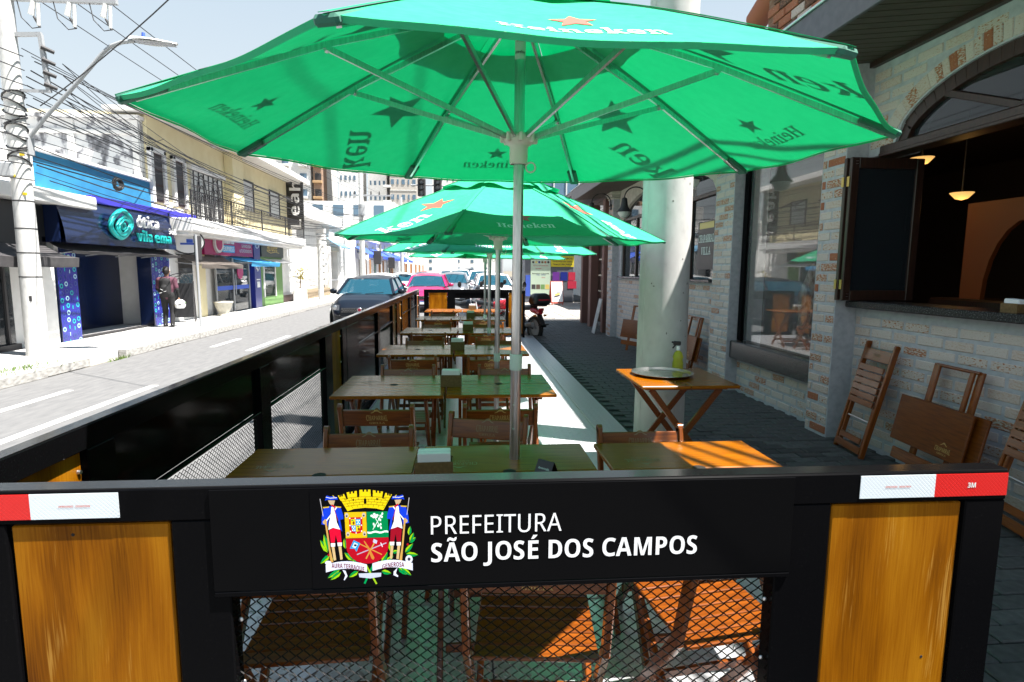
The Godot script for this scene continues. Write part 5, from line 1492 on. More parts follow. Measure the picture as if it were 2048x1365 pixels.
func build_left_side() -> void:
	# ---- leftmost dark shop
	var a := thing("dark_shop_building", "dark-fronted shop at the left edge with black fascia and glass front", "building", V(FX, 0, -9))
	bx(a, "wall", mats.white_wall, V(-3.2, 1.9, -0.4), V(6, 3.5, 4.9))
	bx(a, "ledge", mats.white_wall, V(0.1, 3.0, -1.9), V(0.55, 0.26, 4.3), 0.02)
	bx(a, "fascia", mats.black_sign, V(-0.1, 2.35, -0.5), V(0.2, 1.0, 5.0), 0.01)
	bx(a, "glass_front", mats.dark_glass, V(-0.14, 1.0, -0.1), V(0.02, 1.7, 4.2))
	bx(a, "plinth", mats.iron, V(-0.1, 0.2, -0.1), V(0.12, 0.12, 4.2))
	for k in 5: bx(a, "mullion", mats.iron, V(-0.12, 1.0, 1.9 - k * 0.98), V(0.05, 1.7, 0.05))
	bx(a, "poster", mats.gold_sign, V(-0.125, 0.5, -0.7), V(0.01, 0.3, 0.12))
	# ---- optician
	var b := thing("optician_building", "optician's shop with navy front, blue parapet wall and patterned columns", "building", V(FX, 0, -14))
	bx(b, "wall", mats.navy_panel, V(-4.6, 1.7, 0.05), V(5.2, 3.1, 3.75))
	bx(b, "parapet_wall", mats.blue_wall, V(-0.15, 3.48, 0.1), V(0.3, 0.76, 4.3))
	bx(b, "parapet_coping", mats.white_wall, V(-0.12, 3.89, 0.1), V(0.4, 0.06, 4.3), 0.01)
	bx(b, "parapet_end", mats.white_wall, V(-0.12, 3.5, 2.32), V(0.34, 0.82, 0.2), 0.01)
	bx(b, "roof", mats.pale_concrete, V(-3.4, 3.2, 0.05), V(6.2, 0.12, 4.2))
	bx(b, "purple_strip", mats.purple_strip, V(0.17, 3.12, -1.5), V(0.12, 0.16, 4.75), 0.01)
	bx(b, "ceiling", mats.navy_panel, V(-1.0, 2.2, 0.0), V(2.0, 0.1, 4.2))
	bx(b, "side_wall", mats.white_wall, V(-1.0, 1.1, 1.75), V(2.0, 2.2, 0.12))
	bx(b, "side_wall", mats.navy_panel, V(-1.0, 1.1, -2.25), V(2.0, 2.2, 0.12))
	bx(b, "white_pier", mats.white_wall, V(0.0, 0.95, 2.12), V(0.12, 1.9, 0.36))
	bx(b, "inner_wall", mats.navy_panel, V(-0.95, 1.1, -0.75), V(0.08, 2.2, 2.9))
	bx(b, "inner_floor", mats.pale_concrete, V(-0.95, 0.16, -0.2), V(1.9, 0.04, 3.9))
	bx(b, "door_sill", mats.iron, V(-0.02, 0.17, -0.1), V(0.14, 0.06, 2.8))
	bx(b, "notice", mats.white_sign, V(-0.9, 1.55, 0.15), V(0.01, 0.34, 0.27))
	bx(b, "display_case", mats.white_wall, V(-1.75, 1.1, 1.1), V(0.1, 2.0, 1.1))
	for r in 7:
		bx(b, "display_shelf", mats.white_sign, V(-1.6, 0.55 + r * 0.21, 1.1), V(0.22, 0.02, 1.05))
		for g in 3: bx(b, "spectacles", mats.iron, V(-1.55, 0.60 + r * 0.21, 1.42 - g * 0.3), V(0.03, 0.05, 0.15), 0.01)
	bx(b, "display_jamb", mats.gold_sign, V(-0.93, 1.1, 0.62), V(0.12, 2.1, 0.34))
	# patterned columns: rings and bars printed on blue
	var cols := [mats.teal_sign, mat("ring_pale", lin(0.35, 0.6, 0.68), 0.4), mat("ring_navy", lin(0.02, 0.05, 0.22), 0.4)]
	for q in [[1.58, 0.58, 0.0], [-1.98, 0.9, 0.02]]:
		var col := bx(b, "column", mat("column_blue", lin(0.025, 0.03, 0.26), 0.25), V(q[2], 0.9 + 0.1, q[0]), V(0.14, 1.9, q[1]))
		var back := bx(col, "column_side", mats.navy_panel, V(-0.1, 0, q[1] / 2 + 0.012), V(0.34, 1.9, 0.02))
		var nz := 4 if q[1] < 0.7 else 6
		for i in 13:
			for j in nz:
				var rr := rng.randf()
				var z: float = (0.5 - (j + 0.5) / nz) * q[1] + rng.randf_range(-0.01, 0.01)
				var y := -0.88 + i * 0.146 + (0.04 if j % 2 else 0.0)
				if y > 0.92: continue
				var m: Material = cols[0 if rr < 0.35 else (1 if rr < 0.6 else 2)]
				if rng.randf() < 0.7:
					var rp := MB.new()
					for s in 14:
						var t0 := TAU * s / 14; var t1 := TAU * (s + 1) / 14
						rp.quad(V(0.072, y + 0.028 * sin(t0), z - 0.028 * cos(t0)), V(0.072, y + 0.028 * sin(t1), z - 0.028 * cos(t1)), V(0.072, y + 0.05 * sin(t1), z - 0.05 * cos(t1)), V(0.072, y + 0.05 * sin(t0), z - 0.05 * cos(t0)))
					part(col, "ring_print", rp, m)
				else: part(col, "bar_print", MB.new().box(V(0.072, y, z), V(0.003, 0.075, 0.02)), m)
	# navy sign with eye emblem and channel letters
	var sg := thing("shop_sign", "curved navy sign with teal eye emblem and raised optician lettering", "sign", V(FX + 0.05, 2.62, -14.15))
	var nav := MB.new().grid(func(u: float, v: float) -> Vector3: return V(0.10 + 0.22 * sin(PI * 0.5 * (1.0 - v)) , -0.47 + v * 0.98, (0.5 - u) * 4.3), 2, 10)
	nav.box(V(0.05, 0.02, 2.12), V(0.3, 0.95, 0.05)); nav.box(V(0.05, 0.02, -2.12), V(0.3, 0.95, 0.05))
	part(sg, "face", nav, mats.navy_panel)
	var eye := MB.new()
	for e in [[0.40, 0.30, 0.0, 0.055, 0.0], [0.27, 0.20, 0.05, 0.03, -0.04], [0.20, 0.14, 0.06, 0.025, -0.05]]:
		var p := []
		for s in 25:
			var tt := TAU * s / 24
			var rx: float = e[0] * (0.8 + 0.2 * cos(2 * tt)); var ry: float = e[1]
			p.append(V(0.36 + e[2], 0.02 + e[4] + ry * sin(tt) + 0.06 * cos(tt), 0.35 - rx * cos(tt)))
		eye.tube(p, e[3], 8)
	eye.lathe([Vector2(0.09, 0.0), Vector2(0.09, 0.06), Vector2(0.06, 0.06), Vector2(0.06, 0.0)], 18, Transform3D(Basis(V(0, 0, 1), -PI / 2), V(0.36, -0.03, 0.35)))
	part(sg, "eye_emblem", eye, mats.teal_sign)
	shop_letters(sg, "ótica", sans_bold, 0.26, mats.white_sign, 0.14, -0.72, 0.95, 0.03, 0.40)
	shop_letters(sg, "vila ema", sans_bold, 0.24, mats.teal_sign, -0.20, -0.98, 1.55, 0.03, 0.40)
	shop_letters(sg, "968", sans_bold, 0.15, mats.white_sign, 0.0, -1.95, 0.4, 0.0, 0.345)
	awning("charcoal folded awning under the navy optician sign", mats.charcoal_awning, -12.05, -16.35, -7.75, 2.16, 2.0, 0.06)
	awning("charcoal awning over the dark shop at the left edge", mats.charcoal_awning, -8.0, -11.9, -7.55, 2.1, 1.85, 0.18)
	# ---- yellow two-storey building
	var y := thing("yellow_building", "pale yellow two-storey building with long balcony and wide white eaves", "building", V(FX, 0, -22))
	bx(y, "upper_wall", mats.yellow_wall, V(-3.0, 4.35, 0.0), V(5.98, 2.5, 12.1))
	bx(y, "lower_wall", mats.white_wall, V(-3.35, 1.5, 1.5), V(6.5, 3.0, 9.2))
	bx(y, "lower_wall", mats.white_wall, V(-3.05, 1.5, -4.6), V(5.9, 3.0, 2.9))
	bx(y, "corner_wall", mats.white_wall, V(-0.1, 1.3, 4.95), V(0.25, 2.6, 2.1))
	bx(y, "corner_band", mats.white_wall, V(0.0, 3.15, 5.3), V(0.12, 0.35, 1.6), 0.01)
	# weathered gable wall that looks down the street
	var gw := bx(y, "gable_wall", mats.mouldy_wall, V(-3.1, 4.25, 6.13), V(6.0, 2.3, 0.16))
	for x in [-0.05 + 3.0, 1.4, -0.3, -2.0]: bx(gw, "pilaster", mats.white_wall, V(x - 0.05, 0, 0.10), V(0.16, 2.25, 0.06), 0.006)
	bx(gw, "top_band", mats.white_wall, V(0.2, 0.82, 0.11), V(5.6, 0.10, 0.06), 0.006)
	bx(gw, "coping", mats.mouldy_wall, V(0, 1.19, 0.03), V(6.1, 0.10, 0.34), 0.01)
	# eaves
	bx(y, "eaves", mats.white_wall, V(0.0, 5.62, 0.15), V(1.62, 0.10, 12.7))
	bx(y, "eaves_edge", mats.white_wall, V(0.80, 5.66, 0.15), V(0.06, 0.22, 12.75), 0.01)
	bx(y, "roof", mats.pale_concrete, V(-3.2, 5.60, -0.25), V(6.0, 0.14, 12.3))
	# tall shuttered doors
	for z in [5.72, 4.58]:
		var d := bx(y, "door", mats.brown_shutter, V(0.0, 4.03, z), V(0.06, 1.24, 0.5), 0.005)
		for s in [-1, 1]: bx(d, "jamb", mats.white_wall, V(0.03, 0.04, s * 0.32), V(0.12, 1.40, 0.12), 0.01)
		bx(d, "lintel", mats.white_wall, V(0.03, 0.69, 0), V(0.12, 0.12, 0.76), 0.01)
		for k in 3: bx(d, "slat_panel", mats.iron, V(0.035, -0.4 + k * 0.4, 0), V(0.02, 0.34, 0.38), 0.01)
	# leaded glass door with iron grille
	var g := bx(y, "grille_door", mats.curtain, V(0.02, 3.80, 2.78), V(0.05, 1.5, 2.1))
	for k in 7: bx(g, "bar", mats.iron, V(0.05, 0, -1.0 + k * 0.333), V(0.025, 1.5, 0.025))
	for r in 3:
		for s in [-1, 1]:
			var arc := []
			for i in 13: arc.append(V(0.055, -0.75 + 1.5 * sin(PI * 0.5 * i / 12.0) * (0.55 + 0.2 * r), s * 0.5 + (0.16 + 0.13 * r) * cos(PI * 0.5 * i / 12.0)))
			part(g, "arc_bar", MB.new().tube(arc, 0.014, 5), mats.iron)
			var arc2 := []
			for p: Vector3 in arc: arc2.append(V(p.x, p.y, s * 1.0 - p.z))
			part(g, "arc_bar", MB.new().tube(arc2, 0.014, 5), mats.iron)
	bx(y, "grille_lintel", mats.white_wall, V(0.05, 4.64, 2.78), V(0.16, 0.14, 2.4), 0.01)
	bx(y, "wall_step", mats.yellow_wall, V(0.14, 4.3, 0.9), V(0.28, 2.6, 0.9))
	# windows propped open with steel frames
	for z in [-0.55, -3.6]:
		var w := bx(y, "window", mats.curtain, V(0.0, 4.35, z), V(0.05, 1.05, 1.2))
		for s in [-1, 1]: bx(w, "frame", mats.iron, V(0.04, 0, s * 0.6), V(0.04, 1.1, 0.05))
		bx(w, "frame", mats.iron, V(0.04, 0.54, 0), V(0.04, 0.05, 1.25))
		var sash := MB.new()
		for s in [-1, 1]: sash.bar(V(0.03, 0.52, s * 0.58), V(0.62, 0.27, s * 0.58), 0.035, 0.035)
		sash.bar(V(0.62, 0.27, -0.6), V(0.62, 0.27, 0.6), 0.05, 0.05); sash.bar(V(0.33, 0.4, -0.58), V(0.33, 0.4, 0.58), 0.025, 0.025)
		part(w, "open_sash", sash, mats.iron)
		part(w, "stay", MB.new().bar(V(0.03, -0.1, 0.55), V(0.6, 0.27, 0.55), 0.015, 0.015), mats.iron)
	# balcony
	bx(y, "balcony_slab", mats.white_wall, V(0.36, 2.84, 0.1), V(0.85, 0.36, 11.0), 0.02)
	bx(y, "balcony_moulding", mats.white_wall, V(0.30, 2.62, 0.1), V(0.7, 0.12, 10.9), 0.02)
	var rail := part(y, "balcony_rail", MB.new().box(V(0.74, 3.76, 0.1), V(0.04, 0.03, 10.9)).box(V(0.74, 3.12, 0.1), V(0.03, 0.025, 10.9)).box(V(0.74, 3.62, 0.1), V(0.015, 0.015, 10.9)), mats.iron)
	var bar := MB.new().box(Vector3.ZERO, V(0.014, 0.74, 0.014)).mesh()
	var curl := []
	for i in 9: curl.append(V(0, 0.045 * sin(PI * i / 8.0) + 0.0, 0.045 * cos(PI * i / 8.0)))
	var cm := MB.new().tube(curl, 0.007, 4).mesh()
	for k in 84:
		part(rail, "baluster", bar, mats.iron, V(0.74, 3.40, 5.5 - k * 0.13))
		if k % 2 == 0: part(rail, "scroll", cm, mats.iron, V(0.74, 3.66, 5.5 - k * 0.13))
	for k in 5: bx(rail, "post", mats.iron, V(0.74, 3.4, 5.5 - k * 2.7), V(0.035, 0.78, 0.035))
	part(y, "flood_lamp", MB.new().box(V(0.45, 5.42, 3.2), V(0.14, 0.16, 0.2), Basis(V(0, 0, 1), 0.5), 0.01).bar(V(0.3, 5.56, 3.2), V(0.42, 5.45, 3.2), 0.02, 0.02), mats.lamp_white)
	# laundry: glass front and blue pillar; green-painted neighbour
	bx(y, "shop_glass", mats.dark_glass, V(0.02, 1.1, 1.15), V(0.03, 1.95, 2.9))
	for z in [2.6, 1.2, -0.25]: bx(y, "glass_frame", mats.grey_steel, V(0.05, 1.1, z), V(0.05, 1.95, 0.05))
	bx(y, "glass_stripe", mats.royal_awning, V(0.045, 1.0, 1.15), V(0.01, 0.14, 2.75))
	part(y, "door_poster", MB.new().cyl(V(0.04, 1.55, 0.55), V(0.055, 1.55, 0.55), 0.27, 0.27, 20), mats.magenta_sign)
	for s in [-1, 1]: bx(y, "door_pull", mats.grey_steel, V(0.10, 1.1, 1.2 + s * 0.09), V(0.03, 0.7, 0.03), 0.008)
	bx(y, "window_left", mats.dark_glass, V(0.03, 1.5, 4.55), V(0.04, 0.9, 0.8))
	bx(y, "pier", mats.yellow_wall, V(0.02, 1.1, 3.6), V(0.1, 2.0, 0.5))
	bx(y, "pillar", mats.royal_panel, V(0.06, 1.55, -0.86), V(0.22, 2.8, 0.66))
	part(y, "pillar_emblem", MB.new().tube([V(0.18, 1.75, -0.86), V(0.18, 1.95, -0.7), V(0.18, 1.95, -1.02), V(0.18, 1.75, -0.86), V(0.18, 1.55, -0.82)], 0.02, 6), mats.white_sign)
	var po2 := MB.new()
	for yy in [2.62, 1.80]:
		var rg := []
		for i in 17: rg.append(V(0.18, yy + 0.19 * sin(TAU * i / 16), -0.86 + 0.19 * cos(TAU * i / 16)))
		po2.tube(rg, 0.02, 6)
	po2.box(V(0.18, 1.05, -0.86), V(0.01, 0.22, 0.3)); po2.box(V(0.18, 1.24, -0.86), V(0.01, 0.04, 0.36)); po2.box(V(0.18, 2.62, -0.86), V(0.01, 0.18, 0.06))
	part(y, "pillar_emblem", po2, mats.white_sign)
	bx(y, "green_front", mats.leaf_green_wall, V(0.03, 1.1, -2.6), V(0.16, 2.1, 2.8))
	var gwn := bx(y, "shop_window", mats.dark_glass, V(0.12, 1.25, -2.3), V(0.03, 1.4, 1.3))
	for s in [-1, 1]: bx(gwn, "frame", mats.white_wall, V(0.01, 0, s * 0.68), V(0.05, 1.46, 0.07))
	bx(y, "plinth", mats.brown_shutter, V(0.0, 0.3, -5.1), V(0.08, 0.36, 2.0))
	var ps := thing("shop_sign", "magenta laundry sign with round white badge under the balcony", "sign", V(FX + 0.1, 2.48, -20.45))
	bx(ps, "board", mats.magenta_sign, V(0, 0, 0), V(0.12, 0.80, 4.0), 0.01)
	part(ps, "badge", MB.new().cyl(V(0.06, 0.0, 1.05), V(0.12, 0.0, 1.05), 0.34, 0.32, 24), mats.white_sign)
	part(ps, "badge_disc", MB.new().cyl(V(0.12, 0.0, 1.05), V(0.128, 0.0, 1.05), 0.24, 0.24, 24), mats.magenta_sign)
	shop_letters(ps, "maria", sans_bold, 0.24, mats.white_sign, 0.13, 0.28, 0.95, 0.04, 0.1)
	bx(ps, "blue_tab", mats.sky_awning, V(0.075, -0.17, 0.25), V(0.04, 0.24, 1.0), 0.01)
	shop_letters(ps, "EXPRESS", sans_bold, 0.15, mats.white_sign, -0.17, 0.25, 0.88, 0.0, 0.098)
	shop_letters(ps, "LAVANDERIA", sans, 0.11, mats.white_sign, -0.02, -1.38, 0.85, 0.0, 0.064)
	shop_letters(ps, "AUTOATENDIMENTO", sans, 0.11, mats.white_sign, -0.2, -1.3, 1.15, 0.0, 0.064)
	var gs := thing("shop_sign", "dark green sign with golden handwritten lettering", "sign", V(FX + 0.12, 2.55, -24.7))
	bx(gs, "board", mats.dark_green_sign, V(0, 0, 0), V(0.1, 0.85, 2.7), 0.01)
	shop_letters(gs, "Ardee", serif, 0.34, mats.gold_sign, 0.0, 0.1, 1.3, 0.0, 0.055)
	part(gs, "flourish", MB.new().tube([V(0.056, -0.18, 0.75), V(0.056, -0.26, 0.3), V(0.056, -0.2, -0.3), V(0.056, -0.24, -0.75)], 0.014, 5), mats.gold_sign)
	var ls := thing("blade_sign", "tall black blade sign with white letters running upwards at the balcony end", "sign", V(-7.84, 4.55, -27.45))
	bx(ls, "board", mats.black_sign, V(0, 0, 0), V(0.74, 2.2, 0.10), 0.01)
	for q in [["L", -0.85], ["e", -0.25], ["a", 0.3], ["h", 0.85]]: letters(ls, "lettering", q[0], sans_bold, 0.46, mats.white_sign, V(0.02, q[1], 0.056), V(0, 1, 0), V(-1, 0, 0), 0.42)
	var ov := thing("oval_sign", "small oval white sign on a wall bracket above the brown awning", "sign", V(FX + 0.35, 2.40, -17.0))
	part(ov, "disc", MB.new().lathe([Vector2(0, 0.03), Vector2(0.38, 0.03), Vector2(0.42, 0.0), Vector2(0.38, -0.03), Vector2(0, -0.03)], 28), mats.white_sign, Vector3.ZERO, Basis(V(1, 0, 0), PI / 2).rotated(V(0, 1, 0), 0.4).scaled(V(1, 0.8, 1)))
	part(ov, "rim", MB.new().tube(range(25).map(func(i: int) -> Vector3: return V(0.42 * cos(TAU * i / 24) * cos(0.4), 0.335 * sin(TAU * i / 24), -0.42 * cos(TAU * i / 24) * sin(0.4) + 0.012)), 0.02, 6), mats.iron)
	part(ov, "emblem", MB.new().box(V(0.01, -0.06, 0.035), V(0.36, 0.05, 0.01), Basis(V(0, 1, 0), 0.4)).box(V(0.07, 0.02, 0.035), V(0.16, 0.10, 0.01), Basis(V(0, 1, 0), 0.4)), mats.royal_awning)
	part(ov, "bracket", MB.new().bar(V(-0.35, -0.36, 0), V(0.35, -0.36, 0), 0.02, 0.02), mats.iron)
	awning("brown canvas awning beside the laundry", mats.taupe_awning, -16.9, -19.9, -7.45, 2.08, 1.78, 0.12)
	awning("bright blue awning over the laundry door", mats.sky_awning, -20.4, -23.4, -7.35, 2.08, 1.90, 0.16)
	awning("narrow white awning over the green shop window", mats.white_sign, -23.7, -26.4, -7.6, 2.12, 1.95, 0.05)

func build_far() -> void:
	# ---- white corner building with the dark entrance
	var w := thing("white_building", "white corner building with a dark glazed entrance under a pale blue awning", "building", V(FX, 0, -36))
	bx(w, "wall", mats.white_wall, V(-3.2, 2.2, 4.5), V(6.0, 4.2, 6.2))
	bx(w, "wall", mats.white_wall, V(-3.0, 2.2, -3.6), V(6.4, 4.2, 6.0))
	bx(w, "wall", mats.white_wall, V(-3.0, 3.65, 0.4), V(6.4, 1.3, 2.0))
	bx(w, "cornice", mats.white_wall, V(0.1, 4.25, 0), V(0.5, 0.18, 13.4), 0.02)
	bx(w, "parapet", mats.white_wall, V(0.0, 4.6, 0), V(0.3, 0.6, 13.2))
	bx(w, "plinth", nmat("stone_plinth", [[0, lin(0.22, 0.16, 0.10)], [1, lin(0.34, 0.27, 0.18)]], V(1, 1, 1), 0.9), V(0.02, 0.35, 4.5), V(0.5, 0.5, 6.1))
	bx(w, "entrance_hall", mats.darkened_interior, V(-3.2, 1.5, 0.4), V(0.2, 2.9, 2.1))
	bx(w, "entrance_door", mats.brown_shutter, V(-0.35, 1.5, 0.4), V(0.06, 2.7, 2.0))
	for s in [-1, 1]: bx(w, "door_pane", mats.dark_glass, V(-0.31, 1.9, 0.4 + s * 0.48), V(0.02, 1.5, 0.8))
	bx(w, "entrance_rail", mats.grey_steel, V(0.16, 1.0, 0.4), V(0.06, 0.08, 2.3))
	bx(w, "entrance_lintel", mats.cream_stucco, V(0.1, 2.85, 0.4), V(0.3, 0.24, 2.6))
	for s in [-1, 1]: bx(w, "entrance_jamb", mats.white_wall, V(0.12, 1.5, 0.4 + s * 1.35), V(0.35, 2.9, 0.3), 0.02)
	for i in 9: bx(w, "quoin", mats.white_wall, V(0.0, 0.9 + i * 0.36, 2.6), V(0.5, 0.26, 0.4), 0.02)
	awning("pale blue awning over the entrance of the white corner building", mat("pale_blue_awning", lin(0.20, 0.42, 0.62), 0.7), -34.3, -37.2, -7.3, 3.55, 2.95, 0.05)
	# ---- terrace of small shops with royal blue awnings
	var kinds := ["white shopfront with a brown door past the corner building", "white shopfront with orange-brown boards in the middle of the far terrace", "cream shopfront with dark doorway in the far terrace", "white shopfront at the far end of the terrace", "grey shopfront beyond the terrace", "pale shop building farthest down the street"]
	for k in 6:
		var z0 := -43.0 - k * 11.0
		var h: float = [4.2, 4.6, 4.0, 5.0, 6.0, 7.5][k]
		var s := thing("shop_building", kinds[k], "building", V(FX, 0, z0 - 5), 0.0, "small shops down the left side of the street")
		bx(s, "wall", [mats.white_wall, mats.white_wall, mats.cream_stucco, mats.white_wall, mats.pale_concrete, mats.white_wall][k], V(-3, h / 2, 0), V(6, h, 10.8))
		bx(s, "cornice", mats.white_wall, V(0.1, h - 0.2, 0), V(0.4, 0.2, 10.8), 0.02)
		for d in 3:
			var dd := bx(s, "doorway", [mats.brown_shutter, mats.grey_steel, mats.dark_glass][(d + k) % 3], V(0.02, 1.25, 3.4 - d * 3.4), V(0.08, 2.3, 1.9))
			for e in [-1, 1]: bx(dd, "jamb", mat("tan_board", lin(0.36, 0.17, 0.07), 0.7) if (k + d) % 2 else mats.white_wall, V(0.05, 0, e * 1.05), V(0.18, 2.4, 0.25), 0.01)
		for d in 3: bx(s, "upper_window", mats.dark_glass, V(0.01, h - 1.0, 3.4 - d * 3.4), V(0.06, 0.7, 1.2))
	for k in 5:
		awning(["first", "second", "third", "fourth", "fifth"][k] + " royal blue awning of the far terrace, counted from the corner building", mats.royal_awning, -42.0 - k * 7.0, -47.5 - k * 7.0, -7.0, 3.4, 2.75, 0.25)
	# ---- buildings on the right, past the newsstand
	var rb := thing("shaded_building", "grey building in deep shade behind the newsstand", "building", V(7.4, 0, -33))
	bx(rb, "wall", mats.pale_concrete, V(1.5, 2.6, 0), V(4, 5.2, 9))
	bx(rb, "roller_shutter", mats.grey_steel, V(-0.52, 1.4, 1.5), V(0.1, 2.5, 5.0))
	bx(rb, "front_wall", mats.pale_concrete, V(0.3, 1.6, 4.6), V(2.9, 3.0, 0.2))
	bx(rb, "canopy", mats.iron, V(-0.9, 3.0, 2.2), V(1.8, 0.12, 7.4))
	bx(rb, "roof", mats.pale_concrete, V(1.3, 5.25, 0), V(4.6, 0.14, 9.4))
	var gb := thing("glass_building", "bluish glazed building rising above the parasols in the distance", "building", V(10.0, 0, -62))
	bx(gb, "wall", mat("blue_glass_wall", lin(0.10, 0.18, 0.26), 0.25), V(0, 8, 0), V(9, 16, 14))
	for k in 12: bx(gb, "mullion", mats.lamp_white, V(-4.55, 8, 6.5 - k * 1.18), V(0.1, 16, 0.12))
	for k in 8: bx(gb, "mullion", mats.lamp_white, V(-4.2 + k * 1.2, 8, 7.03), V(0.12, 16, 0.1))
	for k in 7: bx(gb, "floor_band", mats.lamp_white, V(0, 2 + k * 2.2, 7.05), V(9.1, 0.16, 0.1))
	var hb := thing("slatted_house", "house with a louvred roof edge showing beyond the restaurant eaves", "building", V(6.4, 0, -24))
	bx(hb, "wall", mats.cream_stucco, V(1.2, 2.2, 0), V(3.0, 4.2, 5.0))
	for k in 6: bx(hb, "louvre", mats.lamp_white, V(-0.2, 4.3 + k * 0.14, 0.6), V(0.9 - k * 0.06, 0.05, 4.2), 0.0, Basis(V(0, 0, 1), 0.3))
	# ---- towers: [name label, x, z, width, depth, height, kind]
	var T := [
		["white tower with blue-shaded balconies directly behind the yellow building", -33.5, -112, 9.0, 12, 34, 0],
		["pale slab tower with a stepped edge left of the brown tower", -29.6, -118, 3.2, 12, 34, 1],
		["slim tower with brown brick balconies", -27.75, -112, 1.5, 4, 34, 2],
		["white tower with paired small windows left of the street pole", -22.2, -112, 3.4, 10, 34, 3],
		["white tower with a dark window strip behind the street pole", -17.7, -118, 3.6, 10, 34, 3],
		["beige tower with rows of square windows above the second parasol", -12.4, -116, 5.2, 12, 34, 4],
		["distant pale tower at the right of the beige tower", -6.4, -170, 7.0, 12, 44, 3]]
	var k := 0
	for q in T:
		var t := thing("tower_block", q[0], "tower", V(q[1], 0, q[2]), 0.0, "apartment towers in the distance")
		var wm: Material = [mats.white_wall, mats.pale_concrete, mat("tower_brown", lin(0.30, 0.20, 0.14), 0.8), mats.white_wall, mat("tower_beige", lin(0.42, 0.39, 0.35), 0.85)][q[6]]
		bx(t, "wall", wm, V(0, q[5] / 2, -q[4] / 2), V(q[3], q[5], q[4]))
		var win := MB.new().box(Vector3.ZERO, V(0.6, 1.05, 0.12)).mesh()
		var slab := MB.new().box(Vector3.ZERO, V(1.5, 0.45, 0.8), Basis(), 0.03).mesh()
		var fl := int((q[5] - 6) / 2.9)
		for f in fl:
			var yy: float = 7.0 + f * 2.9
			match int(q[6]):
				0:
					for c in 3:
						part(t, "balcony", slab, mats.lamp_white, V(-3.2 + c * 3.2, yy - 0.9, 0.4))
						part(t, "window", win, mat("tower_glass", lin(0.10, 0.16, 0.22), 0.15), V(-3.2 + c * 3.2, yy, 0.02), Basis.from_scale(V(2, 1.2, 1)))
				1: part(t, "window", win, mats.tower_glass, V(1.0, yy, 0.02), Basis.from_scale(V(0.6, 1, 1)))
				2:
					part(t, "balcony", slab, mat("tower_tan", lin(0.42, 0.27, 0.14), 0.8), V(0.05, yy - 0.9, 0.4), Basis.from_scale(V(1.1, 1, 1)))
					part(t, "window", win, mats.iron, V(0.1, yy, 0.02), Basis.from_scale(V(1.9, 1.3, 1)))
				3:
					for c in 4:
						part(t, "window", win, mats.tower_glass, V((-0.36 + c * 0.24) * q[3], yy, 0.02), Basis.from_scale(V(0.7 if c % 2 else 0.5, 0.8, 1)))
				4:
					for c in 5:
						part(t, "window", win, mats.tower_glass, V((-0.40 + c * 0.2) * q[3], yy, 0.02), Basis.from_scale(V(1.0 if c % 2 == 0 else 0.5, 0.9, 1)))
					bx(t, "floor_band", mats.lamp_white, V(0, yy + 1.3, 0.03), V(q[3], 0.12, 0.1))
					part(t, "balcony", slab, mats.lamp_white, V(-q[3] / 2 - 0.5, yy - 0.9, 0.1))
		k += 1
	# low white houses that fill the far left side
	for q in [[-14.0, -70, 12, 9, "white low house far behind the awnings"], [-22, -92, 14, 11, "pale low block at the foot of the towers"], [-3.5, -235, 30, 22, "pale block closing the far end of the street"], [16, -95, 16, 14, "grey block far down the right side of the street"]]:
		var hs := thing("low_block", q[4], "building", V(q[0], 0, q[1]))
		bx(hs, "wall", mats.white_wall, V(0, q[3] / 2.0, 0), V(q[2], q[3], 10))
		for r in int(q[3] / 3.0):
			for c in 5: bx(hs, "window", mats.tower_glass, V((c - 2) * q[2] / 5.5, 2.0 + r * 3.0, 5.02), V(1.1, 1.2, 0.1))

